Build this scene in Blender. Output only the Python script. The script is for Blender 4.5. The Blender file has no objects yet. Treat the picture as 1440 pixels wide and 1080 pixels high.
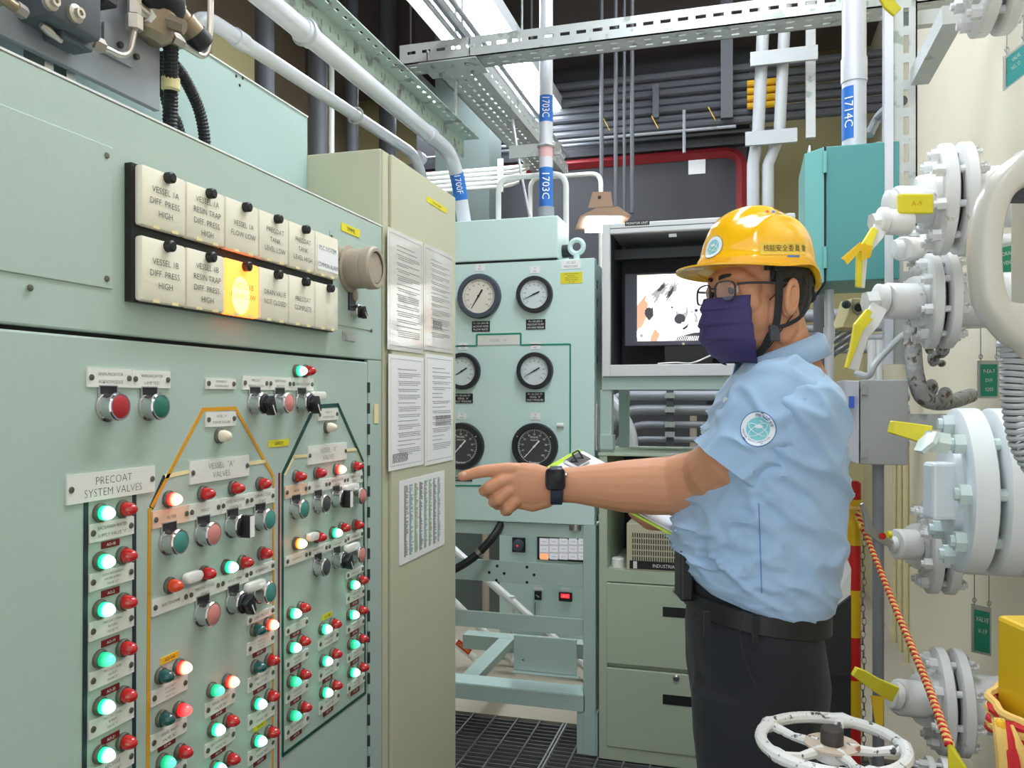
import bpy, bmesh, math, random
from mathutils import Vector, Matrix, noise
random.seed(7)
scene = bpy.context.scene
COL = scene.collection
V = Vector
PI = math.pi
UP = V((0, 0, 1))

# ------------------------------------------------------------------ camera
F = 1150.0                      # focal length in pixels of a 1440 wide frame
YAW = math.radians(16.01)       # the camera looks a little to the left of the aisle
CAM = V((0, 0, 1.36))
HOR = 558.0                     # horizon row
cd = bpy.data.cameras.new('camera')
cd.sensor_width = 36.0
cd.lens = F / 1440.0 * 36.0
cd.shift_y = (HOR - 540.0) / 1440.0
cd.clip_start = 0.02
camo = bpy.data.objects.new('camera', cd)
camo.location = CAM
camo.rotation_euler = (math.radians(90), 0, YAW)
COL.objects.link(camo)
scene.camera = camo
FW = V((-math.sin(YAW), math.cos(YAW), 0))
RT = V((math.cos(YAW), math.sin(YAW), 0))

# ------------------------------------------------------------------ world and exposure
w = bpy.data.worlds.new('world')
scene.world = w
w.use_nodes = True
w.node_tree.nodes['Background'].inputs['Color'].default_value = (0.93, 0.96, 1.0, 1)
w.node_tree.nodes['Background'].inputs['Strength'].default_value = 1.0
scene.view_settings.view_transform = 'Standard'
scene.view_settings.look = 'None'
scene.view_settings.gamma = 1.0
scene.view_settings.exposure = 0.42
scene.view_settings.use_curve_mapping = False
LUM_E = 18.0      # radiance of the fluorescent luminaires' diffusers

# ------------------------------------------------------------------ picking points of the place
def ray(u, v):
    return FW + RT * ((u - 720.0) / F) + UP * ((HOR - v) / F)
def pd(u, v, d): return CAM + ray(u, v) * d                 # at a distance along the view axis
def px(u, v, x):
    r = ray(u, v); return CAM + r * (x / r.x)
def py(u, v, y):
    r = ray(u, v); return CAM + r * (y / r.y)
def pz(u, v, z):
    r = ray(u, v); return CAM + r * ((z - CAM.z) / r.z)

# ------------------------------------------------------------------ materials
def lin(c):
    c = c / 255.0
    return c / 12.92 if c <= 0.04045 else ((c + 0.055) / 1.055) ** 2.4
def rgb(r, g, b): return (lin(r), lin(g), lin(b), 1.0)
MATS = {}
def mat(name, col, rough=0.5, metal=0.0, var=0.0, vs=6.0, bump=0.0, bs=80.0, emit=None, es=0.0, spec=0.5,
        spots=None, ss=30.0, st=0.62, coat=0.0, alpha=None, trans=0.0, sheen=0.0, sss=0.0):
    m = bpy.data.materials.new(name); m.use_nodes = True
    nt = m.node_tree; b = nt.nodes['Principled BSDF']
    c = rgb(*col)
    b.inputs['Base Color'].default_value = c
    b.inputs['Roughness'].default_value = rough
    b.inputs['Metallic'].default_value = metal
    b.inputs['Specular IOR Level'].default_value = spec
    b.inputs['Coat Weight'].default_value = coat
    b.inputs['Transmission Weight'].default_value = trans
    if sss:
        b.inputs['Subsurface Weight'].default_value = sss
        b.inputs['Subsurface Radius'].default_value = (0.02, 0.008, 0.004)
        b.inputs['Subsurface Scale'].default_value = 0.3
    if sheen: b.inputs['Sheen Weight'].default_value = sheen
    if alpha is not None: b.inputs['Alpha'].default_value = alpha
    if emit:
        b.inputs['Emission Color'].default_value = rgb(*emit)
        b.inputs['Emission Strength'].default_value = es
    tc = None
    def coord():
        nonlocal tc
        if tc is None:
            tc = nt.nodes.new('ShaderNodeTexCoord')
        return tc.outputs['Object']
    out = None
    if var:
        n = nt.nodes.new('ShaderNodeTexNoise'); n.inputs['Scale'].default_value = vs; n.inputs['Detail'].default_value = 5
        nt.links.new(coord(), n.inputs['Vector'])
        mx = nt.nodes.new('ShaderNodeMix'); mx.data_type = 'RGBA'
        mx.inputs['A'].default_value = tuple(max(0, x * (1 - var)) for x in c[:3]) + (1,)
        mx.inputs['B'].default_value = tuple(min(1, x * (1 + var)) for x in c[:3]) + (1,)
        nt.links.new(n.outputs['Fac'], mx.inputs['Factor'])
        out = mx.outputs['Result']
    if spots:
        n2 = nt.nodes.new('ShaderNodeTexNoise'); n2.inputs['Scale'].default_value = ss; n2.inputs['Detail'].default_value = 4
        nt.links.new(coord(), n2.inputs['Vector'])
        rp = nt.nodes.new('ShaderNodeValToRGB')
        rp.color_ramp.elements[0].position = st; rp.color_ramp.elements[1].position = st + 0.06
        nt.links.new(n2.outputs['Fac'], rp.inputs['Fac'])
        m2 = nt.nodes.new('ShaderNodeMix'); m2.data_type = 'RGBA'
        nt.links.new(rp.outputs['Color'], m2.inputs['Factor'])
        if out: nt.links.new(out, m2.inputs['A'])
        else: m2.inputs['A'].default_value = c
        m2.inputs['B'].default_value = rgb(*spots)
        out = m2.outputs['Result']
    if out: nt.links.new(out, b.inputs['Base Color'])
    if bump:
        n3 = nt.nodes.new('ShaderNodeTexNoise'); n3.inputs['Scale'].default_value = bs; n3.inputs['Detail'].default_value = 3
        nt.links.new(coord(), n3.inputs['Vector'])
        bp = nt.nodes.new('ShaderNodeBump'); bp.inputs['Strength'].default_value = bump; bp.inputs['Distance'].default_value = 0.01
        nt.links.new(n3.outputs['Fac'], bp.inputs['Height'])
        nt.links.new(bp.outputs['Normal'], b.inputs['Normal'])
    MATS[name] = m
    return m
def lampmat(name, col, emit, es, l0, l1, core=(255, 255, 255)):
    """lens with a bulb behind its tip: the glow grows along the lens axis"""
    m = mat(name, col, rough=0.25, coat=0.4)
    nt = m.node_tree; b = nt.nodes['Principled BSDF']
    tc = nt.nodes.new('ShaderNodeTexCoord'); sp = nt.nodes.new('ShaderNodeSeparateXYZ')
    nt.links.new(tc.outputs['Object'], sp.inputs['Vector'])
    mr = nt.nodes.new('ShaderNodeMapRange')
    mr.inputs['From Min'].default_value = l0; mr.inputs['From Max'].default_value = l1
    mr.inputs['To Min'].default_value = 0.15; mr.inputs['To Max'].default_value = es
    nt.links.new(sp.outputs['X'], mr.inputs['Value'])
    m2 = nt.nodes.new('ShaderNodeMapRange'); m2.inputs['From Min'].default_value = l0 + (l1 - l0) * .35; m2.inputs['From Max'].default_value = l1
    nt.links.new(sp.outputs['X'], m2.inputs['Value'])
    mx = nt.nodes.new('ShaderNodeMix'); mx.data_type = 'RGBA'
    mx.inputs['A'].default_value = rgb(*emit); mx.inputs['B'].default_value = rgb(*core)
    nt.links.new(m2.outputs['Result'], mx.inputs['Factor']); nt.links.new(mx.outputs['Result'], b.inputs['Emission Color'])
    nt.links.new(mr.outputs['Result'], b.inputs['Emission Strength'])
    return m

mat('panel', (174, 193, 184), rough=0.45, var=0.05, vs=3, bump=0.03, bs=160)
mat('panel_back', (168, 192, 188), rough=0.45, var=0.04, vs=3)
mat('khaki', (196, 195, 168), rough=0.45, var=0.04, vs=3, bump=0.02, bs=160)
mat('mint', (204, 230, 226), rough=0.4, var=0.03, vs=3, bump=0.02, bs=160)
mat('mint_rack', (174, 196, 190), rough=0.45, var=0.06, vs=5)
mat('file_green', (180, 193, 172), rough=0.45, var=0.04, vs=3, bump=0.02, bs=200)
mat('dark_gap', (30, 34, 34), rough=0.8)
mat('black', (22, 23, 25), rough=0.45)
mat('black_rubber', (28, 29, 31), rough=0.55)
mat('ivory', (236, 230, 210), rough=0.35, var=0.04, vs=20, coat=0.2)
mat('ivory_lit', (250, 170, 90), rough=0.4, emit=(255, 118, 40), es=2.3)
mat('ivory_hot', (255, 210, 130), rough=0.4, emit=(255, 190, 90), es=3.2)
mat('print_dark', (48, 48, 48), rough=0.7)
mat('print_red', (170, 60, 40), rough=0.7)
mat('print_white', (238, 238, 236), rough=0.6)
mat('plate_white', (226, 226, 220), rough=0.4, var=0.03, vs=30)
mat('plate_peach', (232, 196, 170), rough=0.4, var=0.1, vs=60)
mat('tag_maroon', (112, 26, 30), rough=0.4)
mat('tag_yellow', (226, 214, 40), rough=0.5)
mat('tag_orange', (232, 178, 24), rough=0.5)
mat('line_yellow', (214, 152, 26), rough=0.5, var=0.1, vs=30)
mat('line_green', (20, 74, 66), rough=0.45)
mat('line_black', (34, 44, 52), rough=0.5)
mat('line_red', (136, 26, 44), rough=0.5)
mat('line_cream', (238, 222, 168), rough=0.5)
mat('chrome', (215, 215, 218), rough=0.16, metal=1.0)
mat('steel', (170, 172, 172), rough=0.35, metal=1.0)
mat('screw', (110, 108, 98), rough=0.45, metal=0.6)
mat('btn_red', (176, 40, 50), rough=0.4)
mat('btn_green', (36, 112, 96), rough=0.4)
mat('btn_teal', (70, 140, 132), rough=0.4)
mat('btn_pink', (214, 138, 132), rough=0.4)
mat('btn_grey', (72, 74, 78), rough=0.45)
mat('lens_red', (190, 28, 30), rough=0.22, coat=0.4)
mat('lens_green', (22, 84, 80), rough=0.22, coat=0.4)
mat('lens_amber', (220, 70, 24), rough=0.22, coat=0.4)
mat('lens_cream', (232, 222, 196), rough=0.3, coat=0.3)
lampmat('lit_green', (16, 150, 110), (20, 235, 150), 4.2, 0.005, 0.021, (190, 255, 228))
lampmat('dim_green', (16, 150, 110), (16, 225, 150), 1.1, 0.004, 0.022, (110, 255, 200))
lampmat('lit_red', (230, 40, 36), (255, 36, 34), 5.0, 0.003, 0.021, (255, 190, 140))
lampmat('mid_red', (240, 36, 40), (255, 26, 34), 2.0, 0.004, 0.021, (255, 80, 80))
lampmat('lit_amber', (250, 130, 30), (255, 120, 24), 6.0, 0.003, 0.021, (255, 240, 170))
mat('white_plastic', (232, 232, 226), rough=0.35, coat=0.2)
mat('horn_beige', (168, 156, 138), rough=0.5, var=0.06, vs=40)
mat('plate_grey', (142, 146, 152), rough=0.5, var=0.08, vs=6, bump=0.06, bs=40)
mat('block_grey', (78, 82, 88), rough=0.5, var=0.08, vs=12)
mat('brass', (150, 134, 112), rough=0.42, metal=0.55, var=0.15, vs=40)
mat('tube_steel', (196, 188, 176), rough=0.3, metal=0.8)
mat('conduit', (212, 214, 220), rough=0.3, metal=0.15, var=0.04, vs=10)
mat('conduit_grey', (150, 153, 160), rough=0.45, metal=0.1, var=0.1, vs=14)
mat('galv', (188, 192, 190), rough=0.42, metal=0.35, var=0.1, vs=18, spots=(150, 158, 150), ss=16, st=0.6)
mat('strut_green', (170, 188, 176), rough=0.5, var=0.08, vs=10, spots=(136, 140, 136), ss=14, st=0.56)
mat('dark_steel', (82, 84, 90), rough=0.55, var=0.12, vs=8)
mat('label_blue', (40, 112, 196), rough=0.5)
mat('white_paint', (232, 232, 228), rough=0.4, var=0.03, vs=20)
mat('lum_body', (200, 204, 206), rough=0.5)
mat('lum_glow', (255, 255, 255), rough=0.5, emit=(238, 246, 255), es=LUM_E)
mat('concrete', (176, 168, 150), rough=0.8, var=0.14, vs=4, bump=0.15, bs=60)
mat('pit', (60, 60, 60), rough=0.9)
mat('ceiling', (92, 84, 78), rough=0.9, var=0.15, vs=2)
mat('beam_brown', (88, 80, 78), rough=0.85, var=0.15, vs=3, bump=0.1)
mat('tan_wall', (150, 134, 112), rough=0.85, var=0.2, vs=1.5, bump=0.1)
mat('yellow_wall', (214, 204, 152), rough=0.7, var=0.04, vs=3)
mat('cream_wall', (243, 234, 210), rough=0.3, var=0.05, vs=3, bump=0.10, bs=14)
mat('dark_panel', (52, 52, 56), rough=0.6, var=0.12, vs=3)
mat('red_trim', (140, 34, 40), rough=0.6, var=0.1, vs=8)
mat('grating', (128, 130, 132), rough=0.45, metal=0.5, var=0.15, vs=10)
mat('gauge_black', (34, 35, 40), rough=0.4)
mat('gauge_blue', (70, 78, 92), rough=0.4)
mat('dial_white', (232, 226, 214), rough=0.4, coat=0.5)
mat('dial_pale', (214, 224, 226), rough=0.4, coat=0.5)
mat('dial_black', (58, 62, 66), rough=0.4, coat=0.5)
mat('frame_white', (216, 217, 218), rough=0.4, var=0.03, vs=10)
mat('inner_grey', (84, 88, 92), rough=0.6)
mat('screen_frame', (74, 76, 90), rough=0.35)
mat('beige_pc', (196, 190, 162), rough=0.5)
mat('lamp_brown', (160, 128, 104), rough=0.5)
mat('hmi_dark', (26, 28, 32), rough=0.3)
mat('hmi_cell', (205, 205, 212), rough=0.4, emit=(205, 205, 212), es=0.4)
mat('hmi_orange', (250, 170, 120), rough=0.4, emit=(255, 170, 120), es=0.6)
mat('led_red', (240, 40, 40), rough=0.4, emit=(255, 40, 50), es=1.5)
mat('grey_door', (120, 126, 136), rough=0.5, var=0.08, vs=4)
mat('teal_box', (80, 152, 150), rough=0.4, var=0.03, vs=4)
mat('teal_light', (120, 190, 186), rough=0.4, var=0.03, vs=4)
mat('valve_white', (226, 227, 226), rough=0.32, var=0.05, vs=16, bump=0.12, bs=60, spots=(168, 166, 158), ss=34, st=0.66)
mat('valve_blue', (230, 236, 238), rough=0.3, var=0.04, vs=16, bump=0.08, bs=50)
mat('valve_gap', (46, 46, 46), rough=0.8)
mat('nut_mint', (212, 228, 224), rough=0.3, var=0.04, vs=20)
mat('tape_yellow', (228, 214, 44), rough=0.4, var=0.08, vs=30)
mat('tag_band', (240, 196, 30), rough=0.4)
mat('lagging', (172, 172, 172), rough=0.9, var=0.35, vs=30, bump=0.8, bs=50, spots=(112, 98, 82), ss=34, st=0.56)
mat('column_green', (84, 96, 92), rough=0.6, var=0.1, vs=4)
mat('grey_box', (168, 170, 168), rough=0.45, var=0.05, vs=8)
mat('grey_box_light', (202, 204, 214), rough=0.45, var=0.03, vs=8)
mat('blue_sticker', (66, 104, 214), rough=0.5)
mat('tag_green', (20, 140, 112), rough=0.35)
mat('tag_teal', (10, 160, 170), rough=0.35)
mat('phone_beige', (206, 202, 190), rough=0.3, var=0.02, vs=10, coat=0.3)
mat('phone_dark', (66, 68, 80), rough=0.5)
mat('cord_grey', (176, 180, 182), rough=0.35)
mat('post_red', (212, 30, 28), rough=0.35, var=0.06, vs=20)
mat('post_yellow', (236, 190, 20), rough=0.35, var=0.06, vs=20)
mat('box_yellow', (222, 182, 24), rough=0.4, var=0.08, vs=10, spots=(150, 110, 30), ss=16, st=0.7)
mat('rope_red', (206, 40, 48), rough=0.7)
mat('rope_yellow', (236, 196, 110), rough=0.7)
mat('strap_olive', (196, 182, 30), rough=0.6)
mat('chipped_white', (236, 236, 232), rough=0.4, var=0.03, vs=20, bump=0.2, bs=60, spots=(70, 66, 66), ss=70, st=0.60)
mat('rusty_nut', (82, 76, 74), rough=0.6, metal=0.4, var=0.2, vs=60)
mat('washer_rust', (214, 196, 176), rough=0.5, spots=(150, 90, 60), ss=40, st=0.6)
mat('chain_steel', (130, 128, 120), rough=0.4, metal=0.7)
mat('paper', (240, 240, 240), rough=0.5, var=0.02, vs=10)
mat('paper_gloss', (228, 227, 220), rough=0.12, coat=0.8, var=0.02, vs=10, bump=0.05, bs=9)
mat('ink', (128, 128, 130), rough=0.7)
mat('ink_teal', (120, 170, 176), rough=0.7)
mat('ink_green', (140, 180, 130), rough=0.7)
mat('ink_pink', (224, 180, 180), rough=0.7)
mat('lime', (190, 224, 40), rough=0.35, coat=0.3)
mat('skin', (206, 148, 114), rough=0.5, var=0.06, vs=22, bump=0.05, bs=220, spec=0.35, sss=0.12)
mat('nail', (226, 176, 150), rough=0.3, coat=0.3)
mat('hair', (26, 22, 20), rough=0.5, var=0.3, vs=60, bump=0.6, bs=120)
mat('shirt', (160, 190, 222), rough=0.75, var=0.04, vs=6, bump=0.14, bs=14, sheen=0.2)
mat('shirt_inner', (112, 138, 196), rough=0.8)
mat('trousers', (26, 30, 36), rough=0.85, var=0.14, vs=8, bump=0.15, bs=16, sheen=0.1)
mat('belt', (24, 24, 26), rough=0.45)
mat('shoe', (26, 25, 25), rough=0.4)
mat('helmet', (250, 190, 10), rough=0.2, coat=0.6)
mat('helmet_tape', (238, 198, 70), rough=0.3)
mat('strap_black', (30, 30, 33), rough=0.7)
mat('mask', (60, 53, 104), rough=0.75, var=0.08, vs=20, bump=0.08, bs=60)
mat('eye_white', (228, 224, 220), rough=0.2)
mat('iris', (30, 20, 16), rough=0.1)
mat('glass', (235, 240, 245), rough=0.02, alpha=0.16, spec=0.6)
mat('frame_dark', (54, 56, 64), rough=0.3)
mat('watch_glass', (12, 13, 16), rough=0.35, spec=0.3)
mat('pipe_pale', (176, 180, 182), rough=0.45, var=0.05, vs=10)
mat('hmi_back', (176, 176, 184), rough=0.4, emit=(176, 176, 184), es=0.35)
mat('watch_case', (60, 62, 70), rough=0.3, metal=0.6)
mat('watch_strap', (48, 54, 74), rough=0.6)
mat('emblem_white', (236, 242, 246), rough=0.5)
mat('emblem_cyan', (128, 208, 218), rough=0.5)
mat('emblem_blue', (40, 96, 160), rough=0.5)
mat('lanyard', (70, 200, 220), rough=0.5)
mat('skin_lip', (186, 112, 98), rough=0.5)

# ------------------------------------------------------------------ objects
WL = {}     # world location of every object made here
def put(name, mesh, parent=None, loc=(0, 0, 0), rot=None, scale=None):
    o = bpy.data.objects.new(name, mesh)
    COL.objects.link(o)
    loc = V(loc)
    WL[o] = loc
    if parent is not None:
        o.parent = parent
        o.location = loc - WL[parent]
    else:
        o.location = loc
    if rot is not None: o.rotation_euler = rot
    if scale is not None: o.scale = scale
    return o
def tag(o, label=None, cat=None, group=None, kind=None):
    if label: o['label'] = label
    if cat: o['category'] = cat
    if group: o['group'] = group
    if kind: o['kind'] = kind
    return o
def thing(name, loc, label=None, cat=None, group=None, kind=None):
    return tag(put(name, None, None, loc), label, cat, group, kind)

def frame(d, hint=UP):
    """two unit vectors across direction d"""
    d = V(d).normalized()
    if abs(d.dot(hint)) > 0.98: hint = V((1, 0, 0)) if abs(d.x) < 0.9 else V((0, 1, 0))
    a = d.cross(hint).normalized(); b = a.cross(d).normalized()
    return a, b

class MB:
    def __init__(s): s.v = []; s.f = []
    def add(s, vs, fs):
        n = len(s.v); s.v += [V(x) for x in vs]; s.f += [tuple(i + n for i in f) for f in fs]; return s
    def obox(s, c, ax, ay, az):
        """box with centre and three half vectors"""
        c = V(c); ax = V(ax); ay = V(ay); az = V(az)
        if ax.cross(ay).dot(az) < 0: ax = -ax
        vs = [c + ax * i + ay * j + az * k for i in (-1, 1) for j in (-1, 1) for k in (-1, 1)]
        return s.add(vs, [(0, 1, 3, 2), (4, 6, 7, 5), (0, 4, 5, 1), (2, 3, 7, 6), (0, 2, 6, 4), (1, 5, 7, 3)])
    def box(s, x0, x1, y0, y1, z0, z1):
        return s.obox(((x0 + x1) / 2, (y0 + y1) / 2, (z0 + z1) / 2), (abs(x1 - x0) / 2, 0, 0), (0, abs(y1 - y0) / 2, 0), (0, 0, abs(z1 - z0) / 2))
    def bar(s, p0, p1, w, h, hint=UP):
        p0 = V(p0); p1 = V(p1); a, b = frame(p1 - p0, hint)
        return s.obox((p0 + p1) / 2, (p1 - p0) / 2, a * (w / 2), b * (h / 2))
    def loft(s, rings, cap=True, closed=False):
        """rings: lists of points, all of one length"""
        n = len(rings[0]); base = len(s.v)
        for r in rings: s.v += [V(p) for p in r]
        m = len(rings)
        for i in range(m if closed else m - 1):
            i2 = (i + 1) % m
            for j in range(n):
                j2 = (j + 1) % n
                s.f.append((base + i * n + j, base + i * n + j2, base + i2 * n + j2, base + i2 * n + j))
        if cap and not closed:
            s.f.append(tuple(base + j for j in range(n))[::-1])
            s.f.append(tuple(base + (m - 1) * n + j for j in range(n)))
        return s
    def cyl(s, p0, p1, r0, r1=None, n=14, cap=True, hint=UP, ph=0.0):
        r1 = r0 if r1 is None else r1
        p0 = V(p0); p1 = V(p1); a, b = frame(p1 - p0, hint)
        rings = [[p + (a * math.cos(t) + b * math.sin(t)) * r for t in [2 * PI * k / n + ph for k in range(n)]] for p, r in ((p0, r0), (p1, r1))]
        return s.loft(rings, cap)
    def tube(s, pts, r, n=10, cap=True, rs=None):
        pts = [V(p) for p in pts]
        rings = []; a = None
        for i, p in enumerate(pts):
            d = (pts[min(i + 1, len(pts) - 1)] - pts[max(i - 1, 0)]).normalized()
            if a is None: a, b = frame(d)
            else:
                a = (a - d * a.dot(d)).normalized(); b = a.cross(d).normalized()
            rr = rs[i] if rs else r
            rings.append([p + (a * math.cos(2 * PI * k / n) + b * math.sin(2 * PI * k / n)) * rr for k in range(n)])
        return s.loft(rings, cap)
    def lathe(s, o, d, prof, n=20, hint=UP, cap=True):
        """prof: (distance along d, radius)"""
        o = V(o); d = V(d).normalized(); a, b = frame(d, hint)
        rings = [[o + d * t + (a * math.cos(2 * PI * k / n) + b * math.sin(2 * PI * k / n)) * max(r, 1e-5) for k in range(n)] for t, r in prof]
        return s.loft(rings, cap)
    def ring(s, c, d, R, r, n=28, m=8, hint=UP):
        c = V(c); d = V(d).normalized(); a, b = frame(d, hint); rings = []
        for k in range(n):
            t = 2 * PI * k / n; e = a * math.cos(t) + b * math.sin(t)
            rings.append([c + e * (R + r * math.cos(2 * PI * j / m)) + d * (r * math.sin(2 * PI * j / m)) for j in range(m)])
        return s.loft(rings, closed=True)
    def ell(s, c, ax, ay, az, n=16, m=10):
        c = V(c); ax = V(ax); ay = V(ay); az = V(az)
        rings = []
        for i in range(m + 1):
            ph = -PI / 2 + PI * i / m; cr = max(math.cos(ph), 1e-3); sr = math.sin(ph)
            rings.append([c + (ax * math.cos(2 * PI * k / n) + ay * math.sin(2 * PI * k / n)) * cr + az * sr for k in range(n)])
        return s.loft(rings)
    def sph(s, c, r, n=14, m=9): return s.ell(c, (r, 0, 0), (0, r, 0), (0, 0, r), n, m)
    def poly(s, pts, t):
        """thick polygon: outline points extruded by vector t"""
        n = len(pts); a = [V(p) for p in pts]; b = [p + V(t) for p in a]
        return s.add(a + b, [tuple(range(n))[::-1], tuple(range(n, 2 * n))] + [(i, (i + 1) % n, n + (i + 1) % n, n + i) for i in range(n)])
    def quad(s, c, a, b): 
        c = V(c); a = V(a); b = V(b)
        return s.add([c - a - b, c + a - b, c + a + b, c - a + b], [(0, 1, 2, 3)])
    def mesh(s, name, m, smooth=False, origin=None, bevel=0.0, fix=True, sharp=35):
        if origin is None:
            lo = V((min(p.x for p in s.v), min(p.y for p in s.v), min(p.z for p in s.v)))
            hi = V((max(p.x for p in s.v), max(p.y for p in s.v), max(p.z for p in s.v)))
            origin = (lo + hi) / 2
        origin = V(origin)
        me = bpy.data.meshes.new(name)
        me.from_pydata([p - origin for p in s.v], [], s.f)
        if fix or bevel:
            bm = bmesh.new(); bm.from_mesh(me)
            if fix: bmesh.ops.recalc_face_normals(bm, faces=bm.faces)
            if bevel:
                es = [e for e in bm.edges if len(e.link_faces) == 2 and e.calc_face_angle(0) > 0.6]
                bmesh.ops.bevel(bm, geom=es, offset=bevel, segments=2, affect='EDGES', profile=0.5, clamp_overlap=True)
            bm.to_mesh(me); bm.free()
        if smooth:
            me.polygons.foreach_set('use_smooth', [True] * len(me.polygons))
            me.set_sharp_from_angle(angle=math.radians(sharp))
        if m is not None: me.materials.append(MATS[m])
        return me, origin
    def build(s, name, m, parent=None, smooth=False, origin=None, bevel=0.0, fix=True, sharp=35):
        me, o = s.mesh(name, m, smooth, origin, bevel, fix, sharp)
        return put(name, me, parent, o)

def rounded(path, rad, seg=5):
    """polyline with its corners rounded"""
    pts = [V(p) for p in path]; out = [pts[0]]
    for i in range(1, len(pts) - 1):
        p = pts[i]; d0 = (pts[i - 1] - p); d1 = (pts[i + 1] - p)
        r = min(rad, d0.length * 0.49, d1.length * 0.49)
        a = p + d0.normalized() * r; b = p + d1.normalized() * r
        for k in range(seg + 1):
            t = k / seg; out.append(a * (1 - t) ** 2 + p * (2 * t * (1 - t)) + b * t * t)
    out.append(pts[-1]); return out
def bez(p, n=10):
    """smooth curve through the points"""
    p = [V(q) for q in p]; out = []
    for i in range(len(p) - 1):
        a = p[max(i - 1, 0)]; b = p[i]; c = p[i + 1]; d = p[min(i + 2, len(p) - 1)]
        for k in range(n):
            t = k / n
            out.append(0.5 * ((2 * b) + (c - a) * t + (2 * a - 5 * b + 4 * c - d) * t * t + (3 * b - a - 3 * c + d) * t ** 3))
    out.append(p[-1]); return out

TEXTS = []
def text(s, parent, c, right, up, h, m='print_dark', maxw=None, name='lettering', sx=1.0, thin=0.0):
    """one line of letters of cap height h, centred on c; made into meshes at the end of the script"""
    TEXTS.append((s, parent, V(c), V(right).normalized(), V(up).normalized(), h, m, maxw, name, sx, thin))
def lines(ls, parent, c, right, up, w, h, m='print_dark', fill=0.62, cover=0.8, name='lettering', thin=0.0):
    """centred lines of lettering in a field w by h"""
    n = len(ls); lh = h / n
    for i, s in enumerate(ls):
        if s: text(s, parent, V(c) + V(up).normalized() * (h * 0.5 - lh * (i + 0.5)), right, up, lh * fill, m, w * cover, name, 1.0, thin)
def finish_texts():
    made = {}
    for t in TEXTS:
        if (t[0], t[10]) in made: continue
        cu = bpy.data.curves.new('text', 'FONT'); cu.body = t[0]; cu.align_x = 'LEFT'; cu.resolution_u = 2; cu.offset = t[10]
        o = bpy.data.objects.new('text', cu); COL.objects.link(o); made[(t[0], t[10])] = o
    dg = bpy.context.evaluated_depsgraph_get(); dg.update()
    raw = {}
    for k, o in made.items():
        me = bpy.data.meshes.new_from_object(o.evaluated_get(dg))
        xs = [v.co.x for v in me.vertices] or [0, 1]; ys = [v.co.y for v in me.vertices] or [0, 1]
        cx = (min(xs) + max(xs)) / 2; wd = max(max(xs) - min(xs), 1e-4)
        for v in me.vertices: v.co.x -= cx; v.co.y -= 0.36
        me.materials.clear(); me.materials.append(None)
        raw[k] = (me, wd)
    for k, o in made.items():
        cu = o.data; bpy.data.objects.remove(o); bpy.data.curves.remove(cu)
    done = {}
    for s, parent, c, r, u, h, m, maxw, name, sx, thin in TEXTS:
        me, wd = raw[(s, thin)]
        key = (s, thin, m)
        if key not in done:
            mm = me.copy(); mm.materials[0] = MATS[m]; mm.name = name; done[key] = mm
        sc = h / 0.73; sxx = sc * sx
        if maxw and wd * sxx > maxw: sxx = maxw / wd
        o = put(name, done[key], parent, c)
        n = r.cross(u).normalized()
        o.rotation_euler = Matrix((r, u, n)).transposed().to_euler()
        o.scale = (sxx, sc, sc)
    for me, wd in raw.values(): bpy.data.meshes.remove(me)
# ------------------------------------------------------------------ the setting
WX = 0.80           # right wall
YB = 6.30           # back wall
CZ = 4.30           # ceiling
m = MB(); m.box(WX, WX + 0.2, -1.2, YB, -0.3, CZ)
tag(m.build('wall_right', 'cream_wall'), 'cream painted wall behind the white valves', 'wall', kind='structure')
m = MB(); m.box(-3.4, WX + 0.2, YB, YB + 0.2, -0.3, CZ)
tag(m.build('wall_back', 'yellow_wall'), 'pale yellow wall at the end of the aisle', 'wall', kind='structure')
m = MB(); m.box(-3.4, -3.2, -1.2, YB, -0.3, CZ)
tag(m.build('wall_left', 'tan_wall'), 'brown concrete wall far behind the cabinets', 'wall', kind='structure')
m = MB(); m.box(-3.4, WX + 0.2, -1.2, YB + 0.2, CZ, CZ + 0.2)
tag(m.build('ceiling', 'ceiling'), 'dark grey concrete ceiling', 'ceiling', kind='structure')
GX0, GX1, GY0, GY1 = -1.45, 0.78, -0.6, 3.34
m = MB(); m.box(-3.4, WX, GY1, YB, -0.3, 0.0); m.box(-3.4, GX0, -1.2, GY1, -0.3, 0.0)
fl = tag(m.build('floor', 'concrete'), 'beige concrete floor under the gauge rack', 'floor', kind='structure')
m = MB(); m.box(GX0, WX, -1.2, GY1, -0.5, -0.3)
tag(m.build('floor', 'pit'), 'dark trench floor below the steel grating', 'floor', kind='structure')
g = thing('floor', ((GX0 + GX1) / 2, 1.5, 0), 'grey steel bar grating floor of the aisle', 'floor', kind='structure')
m = MB(); m.box(-(GX1 - GX0) / 2, (GX1 - GX0) / 2, -0.0025, 0.0025, -0.03, 0.0)
bar_me, _ = m.mesh('bearing_bar', 'grating', origin=(0, 0, 0))
k = 0; yy = GY0
while yy < GY1:
    put('bearing_bar', bar_me, g, ((GX0 + GX1) / 2, yy, -0.002)); yy += 0.034 if yy > 2.2 else 0.068
m = MB(); m.box(-0.0035, 0.0035, -(GY1 - GY0) / 2, (GY1 - GY0) / 2, -0.008, 0.002)
cb_me, _ = m.mesh('cross_bar', 'grating', origin=(0, 0, 0))
xx = GX0 + 0.03
while xx < GX1:
    put('cross_bar', cb_me, g, (xx, (GY0 + GY1) / 2, 0)); xx += 0.098
m = MB(); m.box(-0.735, -0.729, GY0, GY1, -0.03, 0.004); m.box(-0.722, -0.716, GY0, GY1, -0.03, 0.004)
m.build('panel_seam', 'galv', g)

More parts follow.
